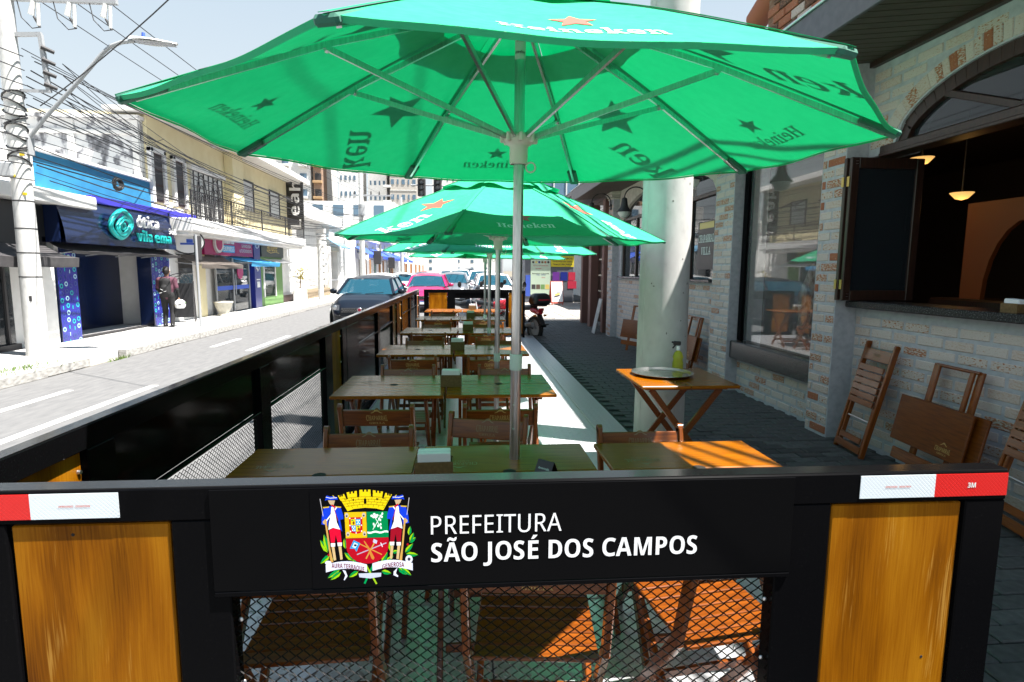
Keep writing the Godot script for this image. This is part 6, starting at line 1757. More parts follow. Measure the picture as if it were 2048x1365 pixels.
# ---- a body as one surface: smooth union of tapered capsules, meshed as surface nets
func body_mesh(bones: Array, lo: Vector3, hi: Vector3, cell: float, k: float) -> MB:
	var nx := int((hi.x - lo.x) / cell) + 1; var ny := int((hi.y - lo.y) / cell) + 1; var nz := int((hi.z - lo.z) / cell) + 1
	var f := PackedFloat32Array()
	f.resize(nx * ny * nz)
	f.fill(9.0)
	for b in bones:
		var a: Vector3 = b[0]; var c: Vector3 = b[1]; var r0: float = b[2]; var r1: float = b[3]
		var sq: Vector3 = b[4] if b.size() > 4 else Vector3.ONE
		var m := maxf(r0, r1) * maxf(1.0, maxf(sq.x, sq.z)) + 0.07
		var l := ((a.min(c) - lo - Vector3.ONE * m) / cell).floor(); var h := ((a.max(c) - lo + Vector3.ONE * m) / cell).ceil()
		var ac := c - a
		var dd := maxf(ac.length_squared(), 1e-8)
		for i in range(maxi(0, int(l.x)), mini(nx, int(h.x) + 1)):
			for j in range(maxi(0, int(l.y)), mini(ny, int(h.y) + 1)):
				for q in range(maxi(0, int(l.z)), mini(nz, int(h.z) + 1)):
					var p := lo + Vector3(i, j, q) * cell
					var t := clampf((p - a).dot(ac) / dd, 0, 1)
					var e := (p - a - ac * t) / sq
					var d := e.length() - lerpf(r0, r1, t)
					var at := (i * ny + j) * nz + q
					var o := f[at]
					var hh := maxf(k - absf(o - d), 0.0) / k
					f[at] = minf(o, d) - hh * hh * k * 0.25
	var id := {}
	var mb := MB.new()
	var cell_v := func(i: int, j: int, q: int) -> int:
		var key := (i * ny + j) * nz + q
		if id.has(key): return id[key]
		var s := Vector3.ZERO; var n := 0
		for e in 12:
			var ax := e / 4; var u := e % 2; var w := (e / 2) % 2
			var p0 := Vector3i(i, j, q); var p1 := p0
			p0[(ax + 1) % 3] += u; p0[(ax + 2) % 3] += w
			p1 = p0; p1[ax] += 1
			var d0 := f[(p0.x * ny + p0.y) * nz + p0.z]; var d1 := f[(p1.x * ny + p1.y) * nz + p1.z]
			if (d0 < 0) != (d1 < 0):
				s += Vector3(p0).lerp(Vector3(p1), d0 / (d0 - d1)); n += 1
		var v := lo + s / maxi(n, 1) * cell
		var g := Vector3(f[((i + 1) * ny + j) * nz + q] - f[key], f[(i * ny + j + 1) * nz + q] - f[key], f[(i * ny + j) * nz + q + 1] - f[key])
		mb.v.append(v); mb.n.append(g.normalized()); mb.uv.append(Vector2(v.x, v.y))
		id[key] = mb.v.size() - 1
		return id[key]
	for i in range(1, nx - 1):
		for j in range(1, ny - 1):
			for q in range(1, nz - 1):
				var d := f[(i * ny + j) * nz + q]
				if d > 0.2: continue
				for ax in 3:
					var e := Vector3i(i, j, q); e[ax] += 1
					var d1 := f[(e.x * ny + e.y) * nz + e.z]
					if (d < 0) == (d1 < 0): continue
					var c := []
					for w in [[0, 0], [1, 0], [1, 1], [0, 1]]:
						var g := Vector3i(i, j, q)
						g[(ax + 1) % 3] -= w[0]; g[(ax + 2) % 3] -= w[1]
						c.append(cell_v.call(g.x, g.y, g.z))
					if d < 0: mb.x.append_array([c[0], c[2], c[1], c[0], c[3], c[2]])
					else: mb.x.append_array([c[0], c[1], c[2], c[0], c[2], c[3]])
	return mb

func build_person() -> void:
	# walks away from the camera along the far pavement, backpack on, helmet in the right hand
	var t := thing("person", "person in purple shirt and black trousers with a backpack, holding a helmet", "person", V(-7.62, 0.152, -15.25), 0.18)
	var hipL := V(-0.09, 0.86, 0.0); var hipR := V(0.09, 0.86, 0.0)
	var kneeL := V(-0.10, 0.47, -0.10); var ankL := V(-0.10, 0.09, -0.02)
	var kneeR := V(0.11, 0.46, -0.02); var ankR := V(0.12, 0.10, 0.12)
	var shL := V(-0.19, 1.34, -0.02); var shR := V(0.19, 1.34, -0.02)
	var elL := V(-0.25, 1.08, -0.04); var haL := V(-0.20, 0.92, -0.18)
	var elR := V(0.26, 1.07, 0.02); var haR := V(0.27, 0.83, -0.06)
	var lo := V(-0.45, -0.02, -0.42); var hi := V(0.45, 1.75, 0.42)
	var skin := mat("skin", lin(0.30, 0.16, 0.10), 0.55)
	# head, neck, forearms and hands
	var hd := [[V(0, 1.38, -0.02), V(0, 1.50, -0.03), 0.055, 0.052], [V(0, 1.57, -0.05), V(0, 1.62, -0.04), 0.085, 0.092, V(0.88, 1.1, 1.0)], [V(0, 1.51, -0.09), V(0, 1.53, -0.085), 0.05, 0.055], [V(-0.085, 1.56, -0.04), V(-0.087, 1.59, -0.03), 0.016, 0.018], [V(0.085, 1.56, -0.04), V(0.087, 1.59, -0.03), 0.016, 0.018], [V(0, 1.565, -0.135), V(0, 1.55, -0.15), 0.014, 0.016],
		[elL.lerp(haL, 0.6), haL, 0.036, 0.028], [haL, haL + V(0.02, -0.05, -0.05), 0.03, 0.03, V(0.7, 1, 1.2)]]
	for s in 4:
		hd.append([haL + V(0.02, -0.06 - 0.004 * s, -0.04 - 0.018 * s), haL + V(0.05, -0.115, -0.05 - 0.018 * s), 0.010, 0.009])
		hd.append([haR + V(-0.02 + 0.0 * s, -0.06, 0.03 - 0.02 * s), haR + V(-0.055, -0.10 - 0.006 * s, 0.03 - 0.02 * s), 0.010, 0.009])
	hd.append([haR, haR + V(0, -0.06, 0), 0.03, 0.032, V(0.7, 1, 1.3)])
	hd.append([haR + V(0, -0.02, -0.035), haR + V(-0.03, -0.07, -0.06), 0.012, 0.010])
	hd.append([haL + V(0.01, -0.02, 0.02), haL + V(0.04, -0.06, 0.03), 0.012, 0.010])
	part(t, "body", body_mesh(hd + [[V(0, 1.0, 0), V(0, 1.3, -0.01), 0.10, 0.11], [hipL, kneeL, 0.06, 0.045], [hipR, kneeR, 0.06, 0.045]], lo, hi, 0.017, 0.03), skin)
	var hair := body_mesh([[V(0, 1.60, -0.02), V(0, 1.645, -0.02), 0.093, 0.088, V(0.92, 1, 1.05)], [V(0, 1.54, 0.035), V(0, 1.6, 0.03), 0.055, 0.07]], V(-0.2, 1.4, -0.2), V(0.2, 1.8, 0.2), 0.014, 0.03)
	part(t, "hair", hair, mat("dark_hair", lin(0.012, 0.009, 0.008), 0.7))
	var shirt := body_mesh([[V(0, 0.92, 0), V(0, 1.12, 0.0), 0.145, 0.145, V(1.12, 1, 0.8)], [V(0, 1.12, 0), V(0, 1.30, -0.01), 0.15, 0.155, V(1.2, 1, 0.78)], [shL, shR, 0.07, 0.07], [shL, shL.lerp(elL, 0.75), 0.068, 0.06], [shR, shR.lerp(elR, 0.75), 0.068, 0.06]], lo, hi, 0.02, 0.05)
	part(t, "shirt", shirt, mat("purple_shirt", lin(0.10, 0.035, 0.055), 0.85))
	part(t, "sleeve", body_mesh([[shR.lerp(elR, 0.6), elR, 0.044, 0.041], [elR, haR + V(0, 0.03, 0), 0.041, 0.032]], lo, hi, 0.016, 0.03), mat("black_cloth", lin(0.012, 0.012, 0.013), 0.85))
	part(t, "sleeve", body_mesh([[shL.lerp(elL, 0.6), elL, 0.044, 0.041], [elL, haL + V(0, 0.03, 0.03), 0.041, 0.032]], lo, hi, 0.016, 0.03), mats.black_cloth)
	part(t, "trousers", body_mesh([[hipL + V(0.02, 0.06, 0), hipR + V(-0.02, 0.06, 0), 0.125, 0.125, V(1, 1, 0.9)], [hipL, kneeL, 0.098, 0.070], [kneeL, ankL, 0.070, 0.058], [hipR, kneeR, 0.098, 0.070], [kneeR, ankR, 0.070, 0.058]], lo, hi, 0.02, 0.04), mats.black_cloth)
	for a: Vector3 in [ankL, ankR]: part(t, "shoe", body_mesh([[a + V(0, -0.045, 0.03), a + V(0, -0.055, -0.13), 0.042, 0.034], [a + V(0, -0.02, 0.02), a + V(0, -0.05, 0.02), 0.045, 0.045]], a - V(0.12, 0.13, 0.25), a + V(0.12, 0.12, 0.15), 0.014, 0.03), mats.black_plastic)
	var bp := thing("backpack", "black backpack with pale tags on the walking person's back", "backpack", V(-7.62, 0.152, -15.25), 0.18)
	part(bp, "bag", body_mesh([[V(0, 0.96, 0.17), V(0, 1.30, 0.16), 0.11, 0.105, V(1.4, 1, 0.75)], [V(0, 1.0, 0.25), V(0, 1.12, 0.25), 0.08, 0.07, V(1.3, 1, 0.5)]], V(-0.3, 0.75, -0.1), V(0.3, 1.5, 0.45), 0.02, 0.05), mats.black_cloth)
	for s in [-1, 1]: part(bp, "strap", MB.new().tube([V(s * 0.09, 1.36, 0.12), V(s * 0.10, 1.40, 0.03), V(s * 0.11, 1.34, -0.12), V(s * 0.13, 1.15, -0.14)], 0.018, 6), mats.black_cloth)
	for q in [[-0.05, 1.08, -0.5], [0.03, 1.03, 0.3], [-0.08, 0.99, 0.2]]: part(bp, "tag", MB.new().box(Vector3.ZERO, V(0.07, 0.012, 0.006)), mats.white_sign, V(q[0], q[1], 0.292), Basis(V(0, 0, 1), q[2]))
	for o: Node3D in [t, bp]: o.scale = Vector3.ONE * 0.9
	var hm := thing("helmet", "white and green motorcycle helmet hanging from the walking person's hand", "helmet", V(-7.62 + 0.27, 0.152 + 0.585, -15.31), 0.4)
	part(hm, "shell", MB.new().lathe([Vector2(0.085, -0.10), Vector2(0.12, -0.06), Vector2(0.13, 0.0), Vector2(0.115, 0.07), Vector2(0.06, 0.12), Vector2(0, 0.13)], 20), mats.white_sign)
	for s in 4: part(hm, "stripe", MB.new().box(V(0.07 * cos(s * 1.6), 0.04 - 0.03 * s, 0.07 * sin(s * 1.6)), V(0.13, 0.025, 0.13), Basis(V(0, 1, 0), s), 0.01), [mats.leaf_green_wall, mats.iron, mats.gold_sign, mats.iron][s])

func build_street_things() -> void:
	build_person()
	# ---- street pole on the left with arms, insulators and a lamp
	var p := thing("utility_pole", "pale concrete utility pole at the left edge carrying tangled cables", "utility pole", V(-7.37, 0.14, -10.35))
	part(p, "shaft", MB.new().cyl(Vector3.ZERO, V(0, 8.5, 0), 0.165, 0.10, 24), mats.concrete_pole)
	for q in [1.35, 1.75, 2.15, 2.6]: part(p, "band", MB.new().cyl(V(0, q, 0), V(0, q + 0.02, 0), 0.168 - q * 0.0076, 0.168 - q * 0.0076, 24), mats.iron)
	bx(p, "cross_arm", mats.grey_steel, V(0.85, 5.80, 0), V(1.75, 0.09, 0.07), 0.006)
	for k in 3:
		var ins := part(p, "fuse_holder", MB.new().cyl(V(0.45 + k * 0.55, 5.75, 0.02), V(0.40 + k * 0.55, 5.55, 0.02), 0.035, 0.045, 8).cyl(V(0.52 + k * 0.55, 5.72, 0.02), V(0.50 + k * 0.55, 5.38, 0.02), 0.03, 0.025, 8), mats.lamp_white)
		part(ins, "fuse_tube", MB.new().cyl(V(0.44 + k * 0.55, 5.52, 0.02), V(0.52 + k * 0.55, 5.36, 0.02), 0.018, 0.018, 6), mats.iron)
		part(ins, "drop_wire", MB.new().tube([V(0.2 + k * 0.55, 5.78, 0.02), V(0.25 + k * 0.55, 5.5, 0.02), V(0.4 + k * 0.55, 5.34, 0.02), V(0.51 + k * 0.55, 5.36, 0.02)], 0.008, 5), mats.cable_black)
	part(p, "side_bracket", MB.new().bar(V(0.1, 5.24, 0), V(0.52, 5.26, 0), 0.05, 0.06).bar(V(0.50, 5.26, 0), V(0.56, 4.36, 0), 0.06, 0.06).bar(V(0.1, 4.38, 0), V(0.56, 4.38, 0), 0.04, 0.04), mats.grey_steel)
	for k in 4: part(p, "spool_insulator", MB.new().cyl(V(0.53, 5.05 - k * 0.19, 0.06), V(0.66, 5.0 - k * 0.19, -0.05), 0.035, 0.03, 8), mats.iron)
	for k in 9:
		var loop := []
		for i in 13: loop.append(V(0.15 * cos(TAU * i / 12), 3.25 + k * 0.13 + 0.07 * sin(TAU * i / 12 + k * 1.7), 0.15 * sin(TAU * i / 12)))
		part(p, "cable_wrap", MB.new().tube(loop, 0.014, 5), mats.cable_black)
	for q in [[0.10, 3.35, 0.10], [-0.04, 3.0, 0.14], [0.09, 2.72, 0.11]]: bx(p, "yellow_tag", mat("tag_yellow", lin(0.6, 0.45, 0.01), 0.5), V(q[0], q[1], q[2]), V(0.11, 0.045, 0.02), 0.004)
	part(p, "junction_box", MB.new().box(V(-0.10, 3.1, 0.13), V(0.2, 0.24, 0.14), Basis(), 0.02), mats.grey_steel)
	part(p, "mark", MB.new().box(V(0.06, 1.0, 0.14), V(0.05, 0.09, 0.02), Basis(), 0.006), mats.iron)
	var sl := thing("street_lamp", "street lamp on a long curved grey arm fixed to the left utility pole", "street lamp", V(-7.25, 3.75, -10.4))
	part(sl, "arm", MB.new().tube([V(0, 0, 0), V(0.3, 0.36, 0), V(0.75, 0.82, 0), V(1.1, 1.2, 0), V(1.28, 1.4, 0), V(1.42, 1.52, 0), V(1.6, 1.59, 0), V(1.8, 1.62, 0)], 0.032, 10), mats.grey_steel)
	part(sl, "lamp_head", MB.new().grid(func(u: float, v: float) -> Vector3:
		var w := 0.13 * sin(PI * clampf(0.12 + u * 0.86, 0, 1)) + 0.01
		return V(1.74 + u * 0.74, 1.64 - 0.04 * u + 0.075 * sin(PI * v) * (1.0 - 0.6 * u) - 0.02, w * cos(PI * v) * 1.2), 10, 10), mats.lamp_white)
	part(sl, "lamp_lens", MB.new().box(V(2.12, 1.598, 0), V(0.62, 0.02, 0.2), Basis(V(0, 0, 1), -0.06), 0.008), mats.grey_steel)
	part(sl, "photocell", MB.new().cyl(V(1.95, 1.68, 0), V(1.95, 1.75, 0), 0.03, 0.025, 10), mats.royal_awning)
	part(sl, "clamp", MB.new().box(V(0, -0.1, 0), V(0.12, 0.3, 0.14), Basis(), 0.01), mats.grey_steel)
	# ---- road sign seen from behind
	var rs := thing("road_sign", "dark road sign seen from behind on a thin grey post before the shops", "road sign", V(-6.82, 0.152, -15.2))
	part(rs, "post", MB.new().cyl(Vector3.ZERO, V(0.0, 2.35, 0), 0.032, 0.032, 12), mats.grey_steel)
	part(rs, "plate", MB.new().box(V(0.02, 2.02, -0.04), V(0.17, 0.62, 0.03), Basis(V(0, 1, 0), 0.5), 0.02), mats.iron)
	# ---- sandwich board, planter, tall white urn
	var sb := thing("chalkboard", "black standing chalkboard with curled iron top beside the walking person", "sign", V(-7.95, 0.152, -16.6), 0.35)
	part(sb, "board", MB.new().box(V(0, 0.62, 0), V(0.62, 0.95, 0.03), Basis(V(1, 0, 0), -0.1), 0.005), mats.black_sign)
	for s in [-1, 1]: part(sb, "leg", MB.new().bar(V(s * 0.33, 0, 0.08), V(s * 0.33, 1.15, -0.04), 0.03, 0.03).bar(V(s * 0.33, 0, -0.35), V(s * 0.33, 1.1, -0.05), 0.025, 0.025), mats.iron)
	for r in 3:
		var arc := []
		for i in 13: arc.append(V((0.12 + r * 0.1) * cos(PI * i / 12.0), 1.12 + (0.10 + r * 0.07) * sin(PI * i / 12.0), -0.04))
		part(sb, "iron_curl", MB.new().tube(arc, 0.012, 5), mats.iron)
	var ur := thing("planter", "pale round stone planter beside the laundry door", "planter", V(-7.75, 0.152, -18.9))
	part(ur, "bowl", MB.new().lathe([Vector2(0.0, 0.0), Vector2(0.18, 0.0), Vector2(0.19, 0.05), Vector2(0.14, 0.10), Vector2(0.22, 0.24), Vector2(0.27, 0.40), Vector2(0.29, 0.42), Vector2(0.29, 0.46), Vector2(0.25, 0.46), Vector2(0.2, 0.42), Vector2(0, 0.42)], 22), mats.cream_stucco)
	part(ur, "soil", MB.new().cyl(V(0, 0.41, 0), V(0, 0.43, 0), 0.22, 0.2, 14), mats.earth)
	var pl := thing("flower_pot", "square white pot with a spiky yellow-flowered plant by the white wall", "plant", V(-7.7, 0.152, -27.2))
	bx(pl, "pot", mats.white_wall, V(0, 0.3, 0), V(0.5, 0.6, 0.5), 0.02)
	part(pl, "stem", MB.new().cyl(V(0, 0.58, 0), V(0.05, 1.2, 0), 0.03, 0.02, 8), mats.cork_wood)
	var lf := MB.new()
	for i in 46:
		var a := rng.randf() * TAU
		var c := V(0.05 + rng.randfn(0, 0.1), 0.95 + rng.randf() * 0.5, rng.randfn(0, 0.1))
		var d := V(cos(a), rng.randf_range(0.2, 1.2), sin(a)).normalized() * 0.26
		var s := d.cross(V(0, 1, 0)).normalized() * 0.03
		lf.tri(c, c + d * 0.5 + s, c + d); lf.tri(c, c + d, c + d * 0.5 - s)
	part(pl, "leaves", lf, mat("yellow_leaves", lin(0.30, 0.24, 0.03), 0.7))
	# ---- pole further down with cross arms, and the traffic lights
	for q in [[-6.75, -38.0, "utility pole with cross arms in front of the far awnings"], [-6.9, -62.0, "far utility pole rising between the towers"], [-7.1, -28.6, "slim pale post at the corner of the white wall"]]:
		var up := thing("utility_pole", q[2], "utility pole", V(q[0], 0.14, q[1]))
		var hh := 9.0 if q[1] < -30 else 2.9
		part(up, "shaft", MB.new().cyl(Vector3.ZERO, V(0, hh, 0), 0.2 if hh > 5 else 0.13, 0.14 if hh > 5 else 0.11, 16), mats.concrete_pole)
		if hh > 5:
			part(up, "cross_arm", MB.new().box(V(0.7, 6.2, 0), V(2.6, 0.09, 0.09), Basis(), 0.006).box(V(0.4, 7.6, 0), V(1.9, 0.09, 0.09), Basis(), 0.006), mats.grey_steel)
			for k in 5: part(up, "insulator", MB.new().cyl(V(-0.4 + k * 0.52, 6.24, 0), V(-0.4 + k * 0.52, 6.46, 0), 0.05, 0.03, 8), mats.iron)
			for k in 4: part(up, "cable_wrap", MB.new().tube(range(9).map(func(i: int) -> Vector3: return V(0.2 * cos(TAU * i / 8), 3.9 + k * 0.16 + 0.06 * sin(i + k), 0.2 * sin(TAU * i / 8))), 0.03, 5), mats.cable_black)
			part(up, "transformer", MB.new().cyl(V(0.1, 4.9, 0.3), V(0.1, 5.6, 0.3), 0.22, 0.22, 14), mats.grey_steel)
	var ta := thing("signal_mast", "thin signal mast arm reaching out over the road", "mast", V(0.9, 0, -35))
	part(ta, "mast", MB.new().cyl(V(1.2, 0, 0), V(1.2, 6.6, 0), 0.1, 0.08, 14), mats.grey_steel)
	part(ta, "arm", MB.new().cyl(V(1.2, 6.55, 0), V(-4.2, 6.62, 0), 0.06, 0.04, 10), mats.grey_steel)
	for k in 2:
		var tl := thing("traffic_light", ["left-hand black traffic light hanging over the road", "right-hand black traffic light hanging over the road"][k], "traffic light", V([-2.66, -1.72][k], 6.46, -34.85), 0.0, "traffic lights over the road")
		bx(tl, "housing", mats.iron, V(0, 0, 0), V(0.48, 1.05, 0.16), 0.06)
		for j in 3:
			part(tl, "visor", MB.new().lathe([Vector2(0.16, 0.0), Vector2(0.15, 0.22)], 14), mats.black_plastic, V(0, 0.32 - j * 0.32, 0.08), Basis(V(1, 0, 0), PI / 2))
			part(tl, "lens", MB.new().lathe([Vector2(0.0, 0.03), Vector2(0.1, 0.02), Vector2(0.14, 0.0)], 14), mats.grey_steel, V(0, 0.32 - j * 0.32, 0.085), Basis(V(1, 0, 0), PI / 2))
	for q in [[-6.9, -44.0, 2.9, "dark pedestrian signal on a green post at the far kerb"], [-6.9, -52.0, 2.6, "second dark signal post farther along the kerb"]]:
		var ds := thing("signal_post", q[3], "signal", V(q[0], 0.14, q[1]))
		part(ds, "post", MB.new().cyl(Vector3.ZERO, V(0, q[2], 0), 0.06, 0.05, 10), mat("post_green", lin(0.02, 0.06, 0.05), 0.5))
		bx(ds, "housing", mats.iron, V(0.2, q[2] - 0.5, 0), V(0.55, 1.0, 0.18), 0.03)
	# people far down the pavement are left to the traffic behind them

func build_cables() -> void:
	# every cable sags between two fixings
	var n := 0
	var hang := func(a: Vector3, b: Vector3, sag: float, r: float, label: String, group: String) -> void:
		var p := []
		for i in 17:
			var u := i / 16.0
			p.append(a.lerp(b, u) - V(0, sag * 4.0 * u * (1.0 - u), 0))
		solo("overhead_cable", label, "cable", MB.new().tube(p, r, 5), mats.cable_black, Vector3.ZERO, group)
	var P := V(-7.2, 0, -10.4)
	for k in 20:
		var y := 3.1 + k * 0.11 + rng.randf_range(-0.04, 0.04)
		var far := V(-6.75 + rng.randf_range(-0.15, 0.5), 4.0 + k * 0.09 + rng.randf_range(-0.3, 0.3), -38)
		hang.call(P + V(rng.randf_range(-0.05, 0.25), y, 0), far, rng.randf_range(0.15, 0.9), rng.randf_range(0.006, 0.013), "dark cable sagging along the left pavement between two utility poles", "cables along the left pavement")
		if k % 2 == 0: hang.call(P + V(0, y, 0), V(-7.3 + rng.randf_range(-0.3, 0.5), y + rng.randf_range(-0.2, 0.4), 14), rng.randf_range(0.2, 0.6), 0.009, "dark cable leaving the left pole towards the camera side", "cables leaving the left pole backwards")
	for k in 9: hang.call(P + V(0.6, 4.4 + (k % 4) * 0.19, 0), V(-8.0 + rng.randf_range(-0.1, 0.1), 3.6 + rng.randf() * 1.6, -16.2 - k * 1.2), rng.randf_range(0.1, 0.4), 0.007, "thin drop wire from the left pole to the yellow building's front", "drop wires to the yellow building")
	for k in 6: hang.call(V(-8.1, 3.35 + k * 0.07, -15.6 - rng.randf() * 2), V(-7.0, 3.7 + k * 0.2, -38), rng.randf_range(0.1, 0.6), 0.008, "cable sagging along the balcony of the yellow building", "cables along the balcony")
	for k in 3: hang.call(P + V(0.3 + k * 0.55, 5.95, 0), V(-6.6 + k * 0.52, 6.5, -38), 0.35, 0.008, "high-voltage wire from the cross arm at the left edge to the far cross arm", "high-voltage wires")
	hang.call(V(-7.0, 4.3, -10.4), V(1.7, 8.0, -4.9), 0.4, 0.009, "lone wire crossing high over the road to the concrete pole", "")
	hang.call(V(-6.7, 4.3, -38), V(2.1, 6.4, -35), 0.5, 0.012, "wire crossing the road beside the traffic lights", "")
	for k in 3: hang.call(V(1.35 + k * 0.35, 8.3, -4.86), V(1.75 + k * 0.3, 8.0, 24), 0.5, 0.010, "overhead wire from the concrete pole towards the camera side", "wires leaving the concrete pole backwards")
	for k in 3: hang.call(V(1.35 + k * 0.35, 8.3, -4.86), V(2.0 + k * 0.35, 8.3, -36), 0.5, 0.010, "overhead wire from the concrete pole down the street", "wires leaving the concrete pole forwards")
	# bundle of telephone cables lower on the concrete pole, above the barrier
	for k in 4: hang.call(V(1.25 + k * 0.16, 5.7 + k * 0.2, -4.86), V(13.0 + k * 0.5, 5.7 + k * 0.2, 20), 0.35, 0.016 if k % 2 else 0.024, "thick telephone cable from the concrete pole passing above the parklet", "telephone cables above the parklet")
	var cl := thing("splice_coil", "black coil of spare cable hanging before the blue wall", "cable coil", V(-7.35, 3.42, -13.0))
	for k in 7:
		var c := []
		for i in 15: c.append(V(0.02 * sin(i + k), 0.13 * sin(TAU * i / 14) * (1 - 0.07 * k), 0.17 * cos(TAU * i / 14) * (1 - 0.06 * k)))
		part(cl, "cable_loop", MB.new().tube(c, 0.022, 5), mats.cable_black)

# ---- cars: origin on the road under the middle, nose towards +z
func car_curve(z: float, keys: Array) -> float:
	for i in keys.size() - 1:
		var a: Array = keys[i]; var b: Array = keys[i + 1]
		if z <= b[0]:
			var t: float = clampf((z - a[0]) / (b[0] - a[0]), 0, 1)
			t = t * t * (3 - 2 * t)
			return lerpf(a[1], b[1], t)
	return keys[-1][1]

func make_car(label: String, paint: Material, at: Vector3, turn := 0.0, tall := 1.0, detail := true) -> Node3D:
	var t := thing("car", label, "car", at, turn, "cars queuing in the street")
	var L := 4.0; var W := 0.87
	# along z from tail -2.0 to nose 2.0
	var top_k := [[-2.0, 0.80], [-1.85, 0.98], [-0.9, 0.98], [0.75, 0.96], [1.25, 0.90], [1.7, 0.80], [1.9, 0.68], [1.99, 0.56]]
	var wid_k := [[-2.0, 0.72], [-1.7, 0.84], [-0.5, 0.87], [1.2, 0.865], [1.65, 0.82], [1.86, 0.72], [1.99, 0.55]]
	var bot_k := [[-2.0, 0.36], [-1.6, 0.24], [1.5, 0.22], [1.99, 0.26]]
	var body := MB.new().grid(func(u: float, v: float) -> Vector3:
		var z := lerpf(-2.0, 1.99, u)
		var w := car_curve(z, wid_k); var yt := car_curve(z, top_k) * tall; var yb := car_curve(z, bot_k)
		# v: 0 left sill, 1 right sill, over the top
		var a := PI * v
		var cx := -cos(a); var sy := sin(a)
		var x := w * signf(cx) * pow(absf(cx), 0.32)
		var y := yb + (yt - yb) * pow(sy, 0.42)
		var fl := exp(-pow((y - yb) / maxf(yt - yb, 0.1) - 0.62, 2.0) * 8.0)
		return V(x * (0.955 + 0.045 * fl), y + (0.035 * (1.0 - cx * cx) if sy > 0.8 else 0.0), z), 34, 26, true)
	part(t, "body", body, paint)
	part(t, "nose", MB.new().grid(func(u: float, v: float) -> Vector3:
		var x := lerpf(-0.53, 0.53, u)
		return V(x, lerpf(0.26, 0.56 * tall, v), 2.0 + 0.035 * (1.0 - pow(x / 0.55, 2.0)) * sin(PI * (0.2 + 0.7 * v)) - 0.02), 8, 6, false), paint)
	# greenhouse
	var belt := 0.95 * tall; var roof := 1.47 * tall
	var gz := [[1.02, 0.0], [0.32, 1.0], [-1.35, 1.0], [-1.88, 0.0]]
	var gp := func(s: float, h: float, k: int) -> Vector3:
		var z: float = lerpf([0.98, -1.92][k], [0.28, -1.50][k], h)
		return V(s * lerpf(0.775, 0.60, pow(h, 1.2)), lerpf(belt, roof - (0.125 if k == 0 else 0.09), h), z)
	var roofm := MB.new().grid(func(u: float, v: float) -> Vector3:
		var z := lerpf(-1.55, 0.33, u)
		var s := v * 2 - 1
		return V(s * 0.605, roof - 0.075 * pow(absf(s), 2.5) - (0.105 * pow((u - 0.45) / 0.55, 2.0) if u > 0.45 else 0.075 * pow((0.45 - u) / 0.45, 2.0)), z), 12, 10, true)
	part(t, "roof", roofm, paint)
	var gl: Material = mats.car_glass
	var ws := MB.new().grid(func(u: float, v: float) -> Vector3:
		var s := u * 2 - 1
		var p: Vector3 = gp.call(s, v, 0)
		return p + V(0, 0, 0.09 * (1.0 - s * s)), 10, 6)
	var wo := part(t, "windscreen", ws, gl)
	part(t, "rear_window", MB.new().grid(func(u: float, v: float) -> Vector3:
		var s := u * 2 - 1
		return gp.call(s, v, 1) - V(0, 0, 0.06 * (1.0 - s * s)), 8, 5, true), gl)
	for s in [-1.0, 1.0]:
		part(t, "side_window", MB.new().grid(func(u: float, v: float) -> Vector3:
			var a: Vector3 = gp.call(s, v, 0); var b: Vector3 = gp.call(s, v, 1)
			return a.lerp(b, u) + V(s * 0.012, 0, 0), 10, 4, s > 0), gl)
		# pillars
		var pl := MB.new()
		for k in 2: pl.bar((gp.call(s, 0.0, k) as Vector3) + V(s * 0.01, 0, 0), (gp.call(s, 1.0, k) as Vector3) + V(s * 0.005, 0.01, 0), 0.055, 0.07, V(1, 0, 0))
		pl.bar((gp.call(s, 0.0, 0) as Vector3).lerp(gp.call(s, 0.0, 1), 0.48) + V(s * 0.014, 0, 0), (gp.call(s, 1.0, 0) as Vector3).lerp(gp.call(s, 1.0, 1), 0.42) + V(s * 0.014, 0, 0), 0.03, 0.07, V(1, 0, 0))
		pl.bar((gp.call(s, 1.0, 0) as Vector3) + V(0, 0.008, 0), (gp.call(s, 1.0, 1) as Vector3) + V(0, 0.008, 0), 0.05, 0.04, V(0, 1, 0))
		part(t, "pillar", pl, paint)
		var mr := part(t, "mirror", MB.new().lathe([Vector2(0, -0.09), Vector2(0.06, -0.075), Vector2(0.085, 0), Vector2(0.065, 0.07), Vector2(0, 0.09)], 14), paint, V(s * 0.96, belt + 0.07, 0.72), Basis.from_scale(V(1.25, 0.85, 0.75)))
		part(mr, "mirror_arm", MB.new().bar(V(0, -0.03, 0), V(-s * 0.12, -0.09, 0.02), 0.05, 0.05), mats.black_plastic)
		# lights
		var hl := part(t, "headlight", MB.new().grid(func(u: float, v: float) -> Vector3:
			var z := lerpf(1.97, 1.60, u)
			var w := car_curve(z, wid_k)
			return V(s * (w * (0.93 + 0.04 * u) + 0.012), lerpf(0.56, 0.70 + 0.05 * u, v) * tall, z + 0.03 * (1 - v)), 8, 4, s < 0), mats.headlight)
		part(hl, "reflector", MB.new().lathe([Vector2(0.0, 0.02), Vector2(0.045, 0.012), Vector2(0.06, 0.0)], 12), mats.bolt_steel, V(s * 0.66, 0.63 * tall, 1.93), Basis(V(1, 0, 0), PI / 2))
		if detail: part(t, "fog_lamp", MB.new().box(V(s * 0.58, 0.40, 1.97), V(0.16, 0.09, 0.05), Basis(V(0, 1, 0), s * 0.45), 0.01), mats.black_plastic)
